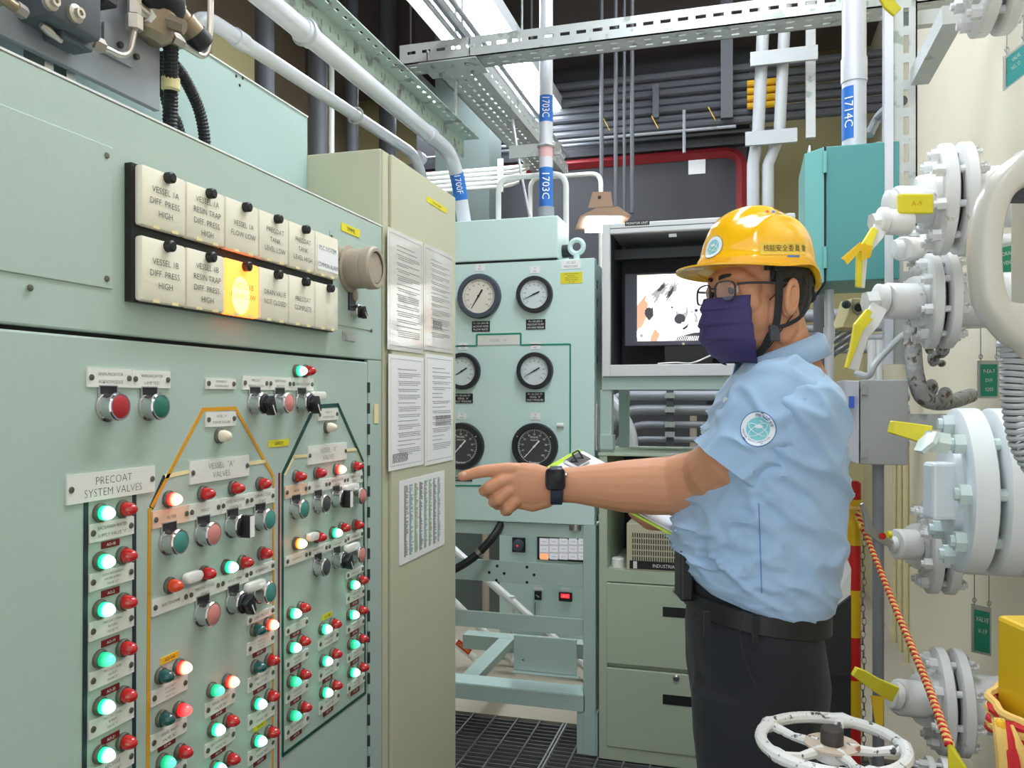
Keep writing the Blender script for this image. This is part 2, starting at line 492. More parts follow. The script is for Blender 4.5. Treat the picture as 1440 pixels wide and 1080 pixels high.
# ceiling beams, far steelwork and the big dark hatch behind the rack
m = MB(); m.box(-3.2, WX, 5.5, 5.95, 3.72, CZ)
tag(m.build('trim_1', 'beam_brown'), 'brown concrete beam below the ceiling at the back', 'beam', kind='structure')

# luminaires: real ones in view, and unseen ones added to brighten the aisle
def luminaire(x0, x1, y0, y1, z, label):
    t = thing('ceiling_luminaire', ((x0 + x1) / 2, (y0 + y1) / 2, z), label, 'light')
    m = MB(); m.box(x0 - 0.02, x1 + 0.02, y0 - 0.02, y1 + 0.02, z + 0.012, z + 0.09); m.build('housing', 'lum_body', t)
    m = MB(); m.box(x0, x1, y0, y1, z, z + 0.012); m.build('diffuser', 'lum_glow', t)
    for yy in (y0 + 0.3, y1 - 0.3):
        m = MB(); m.cyl(((x0 + x1) / 2, yy, z + 0.09), ((x0 + x1) / 2, yy, CZ), 0.008, n=8); m.build('hanger', 'galv', t)
    return t
a = pz(728, 180, 3.26); b = pz(790, 177, 3.26)
LX0, LX1 = a.x, b.x + 0.05
luminaire(LX0, LX1, 3.2, a.y, 3.26, 'long fluorescent ceiling light shining above the slotted channels')
luminaire(0.25, 0.37, -0.4, 0.3, 3.1, 'long fluorescent ceiling light overhead, out of the picture')  # no known fitting here; added to light the console front
luminaire(-0.30, 0.10, 1.1, 2.5, 3.45, 'wide ceiling light above the pointing person, out of the picture')  # unseen, added to brighten the gauge rack and cabinet fronts
luminaire(-0.35, 0.05, 2.9, 4.3, 3.95, 'wide ceiling light high above the display housing, out of the picture')  # added out of view to lift the right wall and far end
q = pz(598, 158, 3.5)
luminaire(q.x - .12, q.x + .14, q.y - .5, q.y, 3.5, 'distant ceiling light peeping out between fat conduit and green angle')
# ------------------------------------------------------------------ control console on the left
A = 0.85
YR = px(537, 400, -A).y          # right end of the console
ZT = 1.772                       # its top
XN = V((1, 0, 0)); YP = V((0, 1, 0))
def pp(u, v): return px(u, v, -A)
con = thing('control_console', (-1.0, 1.0, 0.0), 'pale green control console covered in lamps, switches and nameplates', 'control panel')
Y0 = 0.25
ydr = pp(517, 700).y             # door edge
zdr = 1.441
m = MB(); m.box(-1.045, -A - 0.012, Y0, YR, 0.0, ZT - 0.002); m.build('body', 'panel', con)
m = MB(); m.box(-A - 0.012, -A, Y0, YR, zdr + 0.006, ZT); m.build('fascia', 'panel', con, bevel=0.003)
m = MB(); m.box(-A - 0.012, -A, Y0, ydr, 0.06, zdr); door = m.build('door', 'panel', con, bevel=0.003)
m = MB(); m.box(-A - 0.0115, -A - 0.0105, Y0, YR, 0.02, zdr + 0.006); m.build('door_gap_shade', 'dark_gap', con)  # dark sheet behind the door: shade of the gap put in as colour
m = MB(); m.box(-A - 0.012, -A - 0.001, ydr + 0.004, YR, 0.02, zdr + 0.006); m.build('jamb', 'panel', con, bevel=0.002)
# piano hinge
m = MB()
zz = 0.06
while zz < zdr - 0.05:
    m.cyl((-A + 0.001, ydr + 0.002, zz), (-A + 0.001, ydr + 0.002, zz + 0.024), 0.0042, n=8); zz += 0.0485
m.build('hinge', 'line_black', con)
# blank cover plate at the left
p1 = pp(157, 208); p2 = pp(157, 407)
m = MB(); m.box(-A - 0.001, -A + 0.0025, Y0, p1.y, p2.z, p1.z); cov = m.build('cover_plate', 'panel', con, bevel=0.001)
sm = MB(); sm.lathe((0, 0, 0), XN, [(0, .0045), (.0015, .004), (.002, .001)], n=10)
SCREW, _ = sm.mesh('screw', 'screw', origin=(0, 0, 0), smooth=True)
for u, v in ((148, 219), (148, 392), (40, 405)):
    q = pp(u, v); put('screw', SCREW, cov, (-A + 0.0025, q.y, q.z))

# annunciator
ub = [178, 249, 302, 350, 394, 429, 461]
ys = [pp(u, 400).y for u in ub]
yA0, yA1 = ys[0], ys[-1]
wA = (yA1 - yA0) / 6
zt1 = pp(178, 230).z; zm1 = pp(178, 317).z; zm2 = pp(178, 331).z; zb2 = pp(178, 424).z
m = MB(); m.box(-A, -A + 0.012, yA0 - 0.004, yA1, zb2, zt1); m.build('annunciator_frame', 'black', con)
rows = [(zt1 - 0.001, zm1, [['VESSEL 1A', 'DIFF. PRESS.', 'HIGH'], ['VESSEL 1A', 'RESIN TRAP', 'DIFF. PRESS.', 'HIGH'], ['VESSEL 1A', 'FLOW LOW'],
        ['PRECOAT', 'TANK', 'LEVEL LOW'], ['PRECOAT', 'TANK', 'LEVEL HIGH'], ['PLC SYSTEM', '', 'COMMON ALARM']]),
        (zm2, zb2 + 0.001, [['VESSEL 1B', 'DIFF. PRESS.', 'HIGH'], ['VESSEL 1B', 'RESIN TRAP', 'DIFF. PRESS.', 'HIGH'], ['VESSEL 1B', 'FLOW LOW'],
        ['DRAIN VALVE', 'NOT CLOSED'], ['PRECOAT', 'COMPLETE'], []])]
km = MB(); km.lathe((0, 0, 0), XN, [(0, .005), (.006, .005), (.006, .0085), (.016, .0085), (.018, .006)], n=12)
KNOB, _ = km.mesh('knob', 'black', origin=(0, 0, 0), smooth=True)
cm = MB(); cm.box(-0.001, 0.001, -0.007, 0.007, -0.0022, 0.0022)
CLIP, _ = cm.mesh('clip', 'line_cream', origin=(0, 0, 0))
for r, (za, zb, tx) in enumerate(rows):
    for i in range(6):
        lit = (r == 1 and i == 2)
        y0 = yA0 + wA * i + 0.001; y1 = yA0 + wA * (i + 1) - 0.001
        m = MB()
        m.box(-A + 0.011, -A + 0.026, y0, y1, zb, za)
        wn = m.build('annunciator_window', 'ivory_lit' if lit else 'ivory', con, bevel=0.005, smooth=True)
        if lit:
            m = MB(); m.ell((-A + 0.0262, y0 + wA * 0.42, (za + zb) / 2 - 0.012), (0.0008, 0, 0), (0, wA * 0.26, 0), (0, 0, 0.032)); m.build('bulb_glow', 'ivory_hot', wn, smooth=True)
            wn['label'] = 'window glowing orange'
        yc = (y0 + y1) / 2
        if not (r == 0 and i == 5):
            put('knob', KNOB, wn, (-A + 0.02, yc + 0.004, za - 0.008))
        else:
            m = MB(); m.box(-A + 0.026, -A + 0.0268, y0 + 0.006, y1 - 0.004, zb + 0.012, za - 0.026); m.build('paper_insert', 'paper', wn)
        for q in (0.3, 0.72): put('clip', CLIP, wn, (-A + 0.025, y0 + wA * q, zb + 0.002))
        ls = tx[i]
        if ls:
            hh = 0.017 * len(ls)
            lines(ls, wn, (-A + 0.0273, yc, (za + zb) / 2 - 0.004), YP, UP, wA, hh, 'print_red' if lit else 'print_dark', fill=0.56, cover=0.72 if i != 5 else .86, thin=-0.01)

# horn and test switch panel at the right of the annunciator
pa = pp(463, 324); pb = pp(522, 474)
m = MB(); m.box(-A, -A + 0.002, pa.y, pb.y, pp(463, 455).z, pa.z); hp = m.build('horn_panel', 'panel', con, bevel=0.0008)
for u, v in ((465, 333), (464.5, 452), (521, 465), (521, 355)):
    q = pp(u, v); put('screw', SCREW, hp, (-A + 0.002, q.y, q.z))
q = pp(488, 378)
m = MB(); m.lathe((-A, q.y + 0.006, q.z), XN, [(0, .052), (.006, .052), (.008, .044), (.045, .044), (.048, .047), (.066, .047), (.070, .043), (.070, .036), (.066, .035), (.066, 0)], n=32)
hn = m.build('alarm_horn', 'horn_beige', con, smooth=True)
m = MB(); m.ring((-A + 0.0665, q.y + 0.006, q.z), XN, 0.034, 0.0012, n=28, m=6); m.build('horn_groove', 'black', hn)
for dy, dz in ((-.05, .028), (.03, -.055)):
    m = MB(); m.lathe((-A, q.y + dy, q.z + dz), XN, [(0, .014), (.006, .014), (.008, .011)], n=14); m.build('mounting_ear', 'horn_beige', hn, smooth=True)
q = pp(493, 436)
m = MB(); m.box(-A + 0.002, -A + 0.005, q.y - 0.016, q.y + 0.016, q.z - 0.002, q.z + 0.042); m.build('legend_plate', 'black', con)
q2 = pp(490, 473)
m = MB(); m.box(-A, -A + 0.002, q2.y - 0.03, q2.y + 0.03, q2.z - 0.010, q2.z + 0.010); m.build('nameplate', 'galv', con)

# prototypes of lamps, buttons and switches (axis +X, origin on the panel)
lm = MB(); lm.lathe((0, 0, 0), XN, [(0, .0130), (.004, .0130), (.006, .0118), (.006, .0098), (.003, .0096)], n=18)
BEZEL, _ = lm.mesh('indicator_lamp', 'screw', origin=(0, 0, 0), smooth=True)
LENS = {}
def lens_mesh(mt):
    if mt not in LENS:
        q = MB(); q.lathe((0, 0, 0), XN, [(.002, .0098), (.009, .0102), (.014, .0096), (.019, .0078), (.0235, .0045), (.025, .0012)], n=18)
        LENS[mt], _ = q.mesh('lens', mt, origin=(0, 0, 0), smooth=True, sharp=60)
    return LENS[mt]
def lamp(u, v, mt, s=1.0):
    q = pp(u, v)
    o = put('indicator_lamp', BEZEL, con, (-A, q.y, q.z), scale=(s, s, s))
    l = put('lens', lens_mesh(mt), o, (-A, q.y, q.z))
    if mt.startswith(('lit', 'dim', 'mid')): o['label'] = 'lamp lit ' + {'g': 'green', 'r': 'red', 'a': 'amber'}[mt[4]]
bm_ = MB(); bm_.lathe((0, 0, 0), XN, [(0, .0215), (.003, .0215), (.004, .019), (.014, .0185), (.018, .020), (.022, .020), (.024, .0185), (.024, .0165), (.021, .016)], n=28)
BRING, _ = bm_.mesh('pushbutton', 'chrome', origin=(0, 0, 0), smooth=True)
BCAP = {}
def cap_mesh(mt):
    if mt not in BCAP:
        q = MB(); q.lathe((0, 0, 0), XN, [(.016, .0162), (.0235, .0162), (.025, .014), (.0255, .001)], n=24)
        BCAP[mt], _ = q.mesh('button_cap', mt, origin=(0, 0, 0), smooth=True)
    return BCAP[mt]
tb = MB(); tb.box(0, .0035, -.0175, .0175, 0.004, .030)
TABM, _ = tb.mesh('legend_tab', 'steel', origin=(0, 0, 0), bevel=0.001)
tb = MB(); tb.box(.0035, .0042, -.0145, .0145, 0.017, .028)
TABK, _ = tb.mesh('legend_strip', 'black', origin=(0, 0, 0))
kn = MB(); kn.lathe((0, 0, 0), XN, [(.012, .016), (.026, .0155), (.028, .0135)], n=20)
kn.poly([(.022, -.0135, .008), (.022, .0135, .008), (.022, .008, -.0215), (.022, -.004, -.0235)], (.016, 0, 0))
KN_W, _ = kn.mesh('switch_knob', 'black', origin=(0, 0, 0), bevel=0.0016, smooth=True)
kn = MB(); kn.lathe((0, 0, 0), XN, [(.012, .016), (.024, .0155), (.026, .0135)], n=20)
kn.box(.020, .042, -.0065, .0065, -.019, .019)
KN_B, _ = kn.mesh('switch_knob', 'black', origin=(0, 0, 0), bevel=0.0016, smooth=True)
ln_ = MB(); ln_.box(.0379, .0386, -.001, .001, -.022, -.004); LINE_W, _ = ln_.mesh('pointer', 'print_white', origin=(0, 0, 0))
ln_ = MB(); ln_.box(.0415, .0422, -.0062, .0062, -.018, .018); LINE_B, _ = ln_.mesh('pointer', 'print_white', origin=(0, 0, 0))
def button(u, v, mt, s=1.0, tab=True):
    q = pp(u, v); L = (-A, q.y, q.z)
    o = put('pushbutton', BRING, con, L, scale=(s, s, s))
    put('button_cap', cap_mesh(mt), o, L)
    if tab: put('legend_tab', TABM, o, L); put('legend_strip', TABK, o, L)
def selector(u, v, kind, s=1.0, tab=True, rot=0.0):
    q = pp(u, v); L = (-A, q.y, q.z)
    o = put('selector_switch', BRING, con, L, scale=(s, s, s))
    kk = put('switch_knob', KN_W if kind == 'w' else KN_B, o, L, rot=(rot, 0, 0))
    if kind == 'w': put('pointer', LINE_W, o, L, rot=(rot, 0, 0))
    else: put('pointer', LINE_B, o, L, rot=(rot, 0, 0))
    if tab: put('legend_tab', TABM, o, L); put('legend_strip', TABK, o, L)
selector(496, 438, 'w', 0.8, False, 0.7)

def nameplate(u0, u1, vt, vb, ls, mt='plate_white', cover=0.74, fill=0.5, h=None, screws=True, ink='print_dark', thin=-0.012, t=0.003, name='nameplate'):
    a = pp(u0, vt); b = pp(u0, vb); y1 = pp(u1, vt).y
    m = MB(); m.box(-A, -A + t, a.y, y1, b.z, a.z)
    o = m.build(name, mt, con)
    zc = (a.z + b.z) / 2
    if screws:
        for y in (a.y + 0.006, y1 - 0.006): put('screw', SCREW, o, (-A + t, y, zc))
    if ls: lines(ls, o, (-A + t + 0.0004, (a.y + y1) / 2, zc), YP, UP, y1 - a.y, (a.z - b.z) * 0.82, ink, fill=fill, cover=cover, thin=thin)
    return o
nameplate(121.3, 183.3, 516.7, 544.2, ['ANNUNCIATOR', 'ACKNOWLEDGE'], cover=0.56, fill=.46)
nameplate(183.8, 237.5, 520.3, 545.3, ['ANNUNCIATOR', 'LAMP TEST'], cover=0.56, fill=.46)
nameplate(288, 329.5, 531.3, 546.7, ['MODIFIED BY', 'DCR-PROGRAM'], fill=.5, cover=.6)
nameplate(339.7, 375.6, 528.3, 548, ['PRECOAT', 'INTRODUCTION'], fill=.46, cover=.6)
nameplate(376, 408, 529.7, 548.3, ['ADDITIONAL', 'PRECOAT'], fill=.46, cover=.6)
nameplate(408.5, 439, 530.8, 548.8, ['PRECOAT PUMP'], fill=.28, cover=.62)
nameplate(288, 330, 579.7, 600.8, ['VESSEL "A"', 'POWER FAILURE'], fill=.46, cover=.62)
nameplate(445.8, 474, 575, 591.7, ['VESSEL "B"', 'POWER FAILURE'], fill=.46, cover=.62)
nameplate(92.5, 215.7, 668.9, 710.6, ['PRECOAT', 'SYSTEM VALVES'], cover=0.9, fill=.72, thin=-0.022)
nameplate(265.7, 348.3, 649.3, 681.7, ['VESSEL  "A"', 'VALVES'], cover=0.68, fill=.7, thin=-0.022)
nameplate(431.7, 486, 628, 654, ['VESSEL  "B"', 'VALVES'], cover=0.68, fill=.7, thin=-0.022)
# precoat column
for (vt, vb, ls, tg) in ((737.8, 764.2, ['BACKWASH WATER', 'SUPPLY VALVE "V"'], 'AO-18'), (808, 833, ['SLOW BACKWASH', 'WATER SUPPLY', 'VALVE "V2"'], 'AO-2'),
        (876.5, 903, ['PRECOAT TANK', 'RETURN', 'VALVE "X"'], 'AO-19'), (947, 972.5, ['PRECOAT TANK', 'OUTLET', 'VALVE "Z"'], 'AO-20'),
        (1015, 1041, ['PRECOAT TANK', 'BYPASS', 'VALVE "Y"'], 'AO-21'), (1084, 1110, ['RECYCLE', 'VALVE "R"'], 'AO-22')):
    nameplate(124, 186.5, vt, vb, ls, fill=.5, cover=.66, t=0.0025)
    nameplate(142, 167, vb - 1.5, vb + 8, [tg], 'tag_maroon', screws=False, ink='print_white', fill=.55, cover=.8, t=0.0015, name='tape_label', thin=0.0)
for gv, rv, mt in ((721, 715.5, 'lit_green'), (789, 780.7, 'lit_green'), (856.5, 846, 'lit_green'), (926.5, 911, 'dim_green'), (992.6, 977, 'lit_green'), (1060.5, 1043, 'lit_green')):
    lamp(139.5, gv, mt); lamp(171.5, rv, 'lens_red')
# vessel A
for (u0, u1, ls, mt) in ((213, 263.5, ['FILTER'], 'plate_peach'), (264, 308, ['HOLD'], 'plate_white'), (308.7, 348.3, ['VESSEL ISOLATION', 'CONTROL'], 'plate_white'), (348.8, 384, ['CLEANING CYCLE', 'START'], 'plate_white')):
    k = (u0 - 213) / (1050 - 213)
    nameplate(u0, u1, 719.7 + (558 - 719.7) * k, 744 + (558 - 744) * k, ls, mt, fill=.26 * len(ls), cover=.34 if len(ls) < 2 else .66)
for (u0, u1, ls) in ((212, 262.5, ['SHUTDOWN']), (263, 307.5, ['PRECOAT CYCLE', 'START']), (308, 347.5, ['HOLD PUMP'])):
    k = (u0 - 212) / (1050 - 212)
    nameplate(u0, u1, 844 + (558 - 844) * k, 867.6 + (558 - 867.6) * k, ls, fill=.26 * len(ls), cover=.5 if len(ls) < 2 else .6)
nameplate(348, 384, 800.3, 813.9, ['INTERMEDIATE'], fill=.4, cover=.5)
nameplate(347, 384, 867.6, 879.4, ['LINE CIRCUIT'], fill=.44, cover=.6)
for u, v, mt in ((236, 701.7, 'lit_red'), (284, 694, 'lens_red'), (326.4, 686.4, 'lens_red'), (364.6, 680, 'lens_red'),
                 (237.5, 823, 'lens_amber'), (285.4, 806, 'lens_red'), (316.7, 797, 'lit_green'), (339, 790.5, 'lens_red'), (366.7, 778, 'lens_red'),
                 (416, 521.7, 'lit_green'), (428.5, 521.7, 'lens_red'), (307.5, 613, 'lens_cream'), (459, 601, 'lens_cream')):
    lamp(u, v, mt)
button(150, 571.7, 'btn_red'); button(208, 571.7, 'btn_green')
selector(356.7, 566.7, 'w', rot=0.5); button(391.7, 566.7, 'btn_pink'); selector(422.5, 566, 'w', rot=0.5)
button(236, 761, 'btn_teal'); button(284, 750, 'btn_pink'); selector(325, 739, 'b'); button(364, 730, 'btn_teal')
button(283.3, 862, 'btn_pink'); selector(326.4, 846, 'w', rot=0.5); button(365, 832, 'btn_teal', tab=False)
for (u, v, mt) in ((225, 950, 'lens_green'), (250, 938, 'lit_red'), (226, 1010, 'lens_green'), (250, 997.5, 'mid_red'), (227, 1071, 'dim_green'), (251.7, 1056.7, 'lens_red'),
        (296.7, 970, 'dim_green'), (318, 958, 'lit_red'), (298, 1025, 'lit_green'), (319, 1013, 'lens_red'), (300, 1080, 'lit_green'), (320, 1066.7, 'lens_red'),
        (357, 885, 'lens_green'), (375, 878, 'lit_red'), (357.5, 937.5, 'lens_green'), (376.7, 928, 'lens_red'), (358, 989, 'lit_green'), (376.7, 978, 'lens_red'),
        (358, 1041, 'lit_green'), (376.7, 1029, 'lens_red')):
    lamp(u, v, mt)
def vplate(u0, u1, vt, vb, ls, tg=None, side='tag_maroon'):
    nameplate(u0, u1, vt, vb, ls, fill=.5, cover=.62, t=0.0025)
    if tg:
        w = u1 - u0
        k = (vb - 558) / (1050 - u0) * w
        nameplate(u0 + w * .22, u0 + w * .7, vb - k * .22 - .5, vb - k * .22 + 7.5, [tg], side, screws=False, ink='print_white' if side == 'tag_maroon' else 'print_dark', fill=.55, cover=.8, t=0.0015, name='tape_label', thin=0.0)
vplate(211, 262, 973, 995, ['VESSEL INLET', 'ISOLATION', 'VALVE "A1"'])
vplate(210.5, 261, 1036, 1057.5, ['VESSEL INLET', 'VALVE "A2"'], 'AO-9A')
vplate(210.5, 261, 1098, 1119, ['VESSEL VENT', 'VALVE "A3"'])
vplate(287.5, 329, 990, 1010.8, ['VESSEL OUTLET', 'VALVE "A4"'], 'AO-8A')
vplate(287, 329, 1048, 1067, ['BACKWASH INLET', 'VALVE "A5"'], 'AO-7A')
vplate(347, 384, 905, 922.5, ['VESSEL OUT', 'ISOLATION', 'VALVE "A6"'], 'AO-5A')
vplate(348, 384.5, 955, 975, ['PRECOAT RET', 'INLET "A7"'], 'AO-4A')
vplate(348, 384.5, 1006.7, 1028, ['AIR INLET', 'VALVE "A8"'], 'AO-3A', 'tag_yellow')
vplate(348, 384.5, 1058, 1078, ['HOLD OUT', 'VALVE "A9"'], 'AO-2A')
nameplate(225, 250, 926, 935.5, ['AO-14A'], 'tag_orange', screws=False, ink='print_dark', name='tape_label', fill=.6, t=.0015, thin=0.0)
# vessel B
for (u0, u1, ls, mt) in ((399.4, 430.3, ['FILTER'], 'plate_peach'), (430.8, 459, ['HOLD'], 'plate_white'), (459.5, 485, ['VESSEL ISOLATION', 'CONTROL'], 'plate_white'), (485.4, 508.5, ['CLEANING CYCLE', 'START'], 'plate_white')):
    k = (u0 - 399.4) / (1050 - 399.4)
    nameplate(u0, u1, 684.4 + (558 - 684.4) * k, 701.7 + (558 - 701.7) * k, ls, mt, fill=.26 * len(ls), cover=.4 if len(ls) < 2 else .66)
for (u0, u1, ls) in ((400, 431, ['SHUTDOWN']), (431.5, 459, ['PRECOAT CYCLE', 'START']), (459.5, 486, ['HOLD PUMP'])):
    k = (u0 - 400) / (1050 - 400)
    nameplate(u0, u1, 783.5 + (558 - 783.5) * k, 797.3 + (558 - 797.3) * k, ls, fill=.26 * len(ls), cover=.5 if len(ls) < 2 else .6)
nameplate(486.2, 509, 753, 763, ['INTERMEDIATE'], fill=.4, cover=.5)
nameplate(486, 510, 805.5, 814.5, ['LINE CIRCUIT'], fill=.4, cover=.55)
for u, v, mt in ((415.5, 670, 'lens_red'), (444.4, 665, 'lens_red'), (472, 660, 'lit_red'), (497, 655.5, 'lens_red'),
        (415.5, 764, 'lit_amber'), (444.4, 755, 'lens_red'), (466.7, 749, 'lit_green'), (479, 742, 'lens_red'), (498, 738, 'lens_red'),
        (492, 822, 'lit_green'), (504.4, 815.5, 'lens_red'), (491, 864, 'lit_green'), (504, 857.8, 'lens_red'), (492, 905.5, 'dim_green'), (504.4, 897.8, 'lens_red'), (492, 945, 'lit_green'), (505, 938, 'lens_red'),
        (452, 884, 'lit_green'), (466, 877, 'lens_red'), (452.8, 929, 'lit_green'), (466.7, 919, 'lens_red'), (453, 973, 'lit_green'), (467, 963, 'lens_red'),
        (407.8, 862, 'lit_green'), (421.5, 854.4, 'lens_red'), (407.5, 910, 'lit_green'), (421.5, 901, 'lens_red'), (407.8, 957.8, 'dim_green'), (422, 948, 'lens_red'), (407.8, 1005.5, 'dim_green'), (423, 994, 'lens_red')):
    lamp(u, v, mt)
button(414.4, 715.5, 'btn_teal', .95); button(445.5, 707.8, 'btn_grey', .95); selector(471, 701, 'b', .95); button(497.8, 696.7, 'btn_pink', .95)
button(445.5, 797, 'btn_grey', .95); selector(472, 786.7, 'w', .95, rot=.5); button(497, 779, 'btn_pink', .95, tab=False)
for (u0, u1, vt, vb, ls, tg) in ((486.7, 511, 835.5, 850, ['VESSEL OUT', 'VALVE "B6"'], 'AO-5B'), (487, 511, 881, 892, ['PRECOAT RET', 'VALVE "B7"'], 'AO-4B'), (487.5, 511, 921, 933, ['AIR INLET', 'VALVE "B8"'], 'AO-3B'),
        (487.8, 512, 962.8, 975.5, ['HOLD OUT', 'VALVE "B9"'], 'AO-2B'), (447, 474.4, 899, 915.5, ['VESSEL VENT', 'VALVE "B3"'], None), (447.5, 475, 943, 959, ['VESSEL OUT', 'VALVE "B4"'], 'AO-8B'), (448, 476, 988, 1005.5, ['BACKWASH', 'VALVE "B5"'], 'AO-7B'),
        (401, 431.7, 883, 894.5, ['VESSEL INLET', 'ISOLATION', 'VALVE "B1"'], 'AO-10B'), (401, 432, 929, 943, ['VESSEL INLET', 'VALVE "B2"'], 'AO-9B'), (401.5, 432, 975, 990, ['DRAIN OUT', 'VALVE "B10"'], 'AO-6B'), (401, 433, 1022.8, 1040, ['BACKWASH OUT', 'VALVE "B11"'], 'AO-1B')):
    vplate(u0, u1, vt, vb, ls, tg)
nameplate(452, 466, 866, 873.5, ['AO-14B'], 'tag_yellow', screws=False, name='tape_label', fill=.6, t=.0015, thin=0.0)
nameplate(377, 405.5, 619.5, 629.5, ['SAFETY'], 'tag_yellow', screws=False, name='tape_label', fill=.62, t=.0015, thin=0.0)
nameplate(479.5, 505.5, 312.5, 324, ['379992'], 'tag_yellow', screws=False, name='tape_label', fill=.62, t=.0015, thin=0.0)
# white clip-on covers
for u0, u1, v in ((252, 275, 815), (339, 364, 829), (431, 450, 558), (478, 497, 690), (427, 440, 758), (480, 498, 775)):
    a = pp(u0, v - 6); b = pp(u1, v); zc = a.z - .006
    m = MB(); r = .0085; yy0 = a.y + r; yy1 = b.y - r
    n = 8
    pts = [(-A + .004, yy1 + r * math.cos(t), zc + r * math.sin(t)) for t in [-PI / 2 + PI * k / n for k in range(n + 1)]] + [(-A + .004, yy0 - r * math.cos(t), zc + r * math.sin(t)) for t in [PI / 2 - PI * k / n for k in range(n + 1)]]
    m.poly(pts, (.012, 0, 0)); m.box(-A, -A + .004, yy0, yy1, zc - r * .8, zc + r * .8)
    m.build('clip_cover', 'white_plastic', con, bevel=0.002, smooth=True)
# mimic lines on the door: straight tapes with mitred ends
def tape(mt, pts, wd=.006, t=.0012, name='mimic_line'):
    m = MB()
    for (u0, v0), (u1, v1) in zip(pts, pts[1:]):
        a = pp(u0, v0); b = pp(u1, v1); d = (b - a).normalized(); n = d.cross(XN).normalized()
        m.obox((a + b) / 2 + XN * (t / 2), (b - a) / 2 + d * wd * .25, n * wd / 2, XN * (t / 2))
    return m.build(name, mt, con)
VL = 1190
tape('line_yellow', [(213, 712), (285, 576), (330.5, 574), (384, 670)], .0062)
tape('line_black', [(213.2, 712.5), (231, 671.5)], .009, .0009)
tape('line_yellow', [(210, 716), (206.5, VL)], .0062)
tape('line_yellow', [(384.3, 674), (383, 1090)], .0045)
tape('line_cream', [(232.5, 670), (265, 663)], .006)
tape('line_cream', [(348, 652), (372, 648.7)], .006)
tape('line_red', [(392.4, 666), (391, 1100)], .0052)
tape('line_green', [(397.5, 666), (442, 572), (475, 569.7), (510, 649)], .0085)
tape('line_green', [(397, 668), (397.3, 1062)], .006)
tape('line_green', [(510.5, 653), (513.5, 974), (397.3, 1062)], .0068)
tape('line_cream', [(399.5, 668), (413, 642.3), (431.7, 640.7)], .0058)
tape('line_cream', [(486.5, 633.5), (501.5, 631.8), (509.5, 650)], .0058)
tape('line_black', [(120.5, 705), (117.5, VL)], .0075)
tape('line_black', [(188.5, 694), (188, VL)], .0068)
m = MB(); q = pp(529, 581); m.box(-A, -A + .0006, q.y - .012, q.y + .012, q.z - .024, q.z + .022); m.build('old_tape', 'line_cream', con)

# rear cabinet behind the console
XB = -1.053
rc = thing('rear_cabinet', (-1.25, 1.0, 0), 'tall plain pale green cabinet standing behind the control console', 'cabinet')
zr = px(435, 165, XB).z
m = MB(); m.box(-1.55, XB, 0.35, YR, 0, zr - .004); m.build('body', 'panel_back', rc)
m = MB(); m.box(-1.56, XB + .003, 0.34, YR, zr - .004, zr - .001); m.build('top_lip', 'white_paint', rc)
for u, v in ((332, 107), (337, 120), (341, 110)):
    q = px(u, v, XB); m = MB(); m.cyl((XB - .002, q.y, q.z), (XB + .001, q.y, q.z), .0035, n=8); m.build('bolt_hole', 'black', rc)
m = MB(); m.box(-A - .012, -A + .001, Y0, YR, ZT, ZT + .003); m.build('top_edge', 'white_paint', con)

# khaki cabinet with the notices
KY1 = px(638, 500, -A).y
kz = px(537, 208, -A).z
kc = thing('khaki_cabinet', (-1.1, (YR + KY1) / 2, 0), 'tall narrow khaki cabinet with notices taped to its door', 'cabinet')
m = MB(); m.box(-1.36, -A - .004, YR + .001, KY1, 0, kz); m.build('body', 'khaki', kc, bevel=.003)
ykd = px(547, 500, -A).y
m = MB(); m.box(-A - .0035, -A + .008, ykd, KY1 - .004, .05, kz - .004); kd = m.build('door', 'khaki', kc, bevel=.003)
m = MB(); m.box(-A - .0045, -A + .0005, YR + .004, ykd - .006, .02, kz - .004); m.build('jamb', 'khaki', kc)
q = px(632, 288, -A + .0085)
nm = MB(); a = px(600, 280, -A + .0085); b = px(628, 296, -A + .0085)
nm.obox((a + b) / 2, XN * .0006, V((0, (b.y - a.y) / 2, 0)), UP * .008); st = nm.build('yellow_tape', 'tag_yellow', kc)
text('TEST POINT CABINET', st, (a + b) / 2 + XN * .0009, YP, UP, .005, maxw=(b.y - a.y) * .85)
m = MB(); q = px(517, 286, -1.0); qy = YR
m.cyl((-1.0, YR + .001, 1.78), (-1.0, YR - .006, 1.78), .008, n=12); m.build('plug', 'screw', kc)

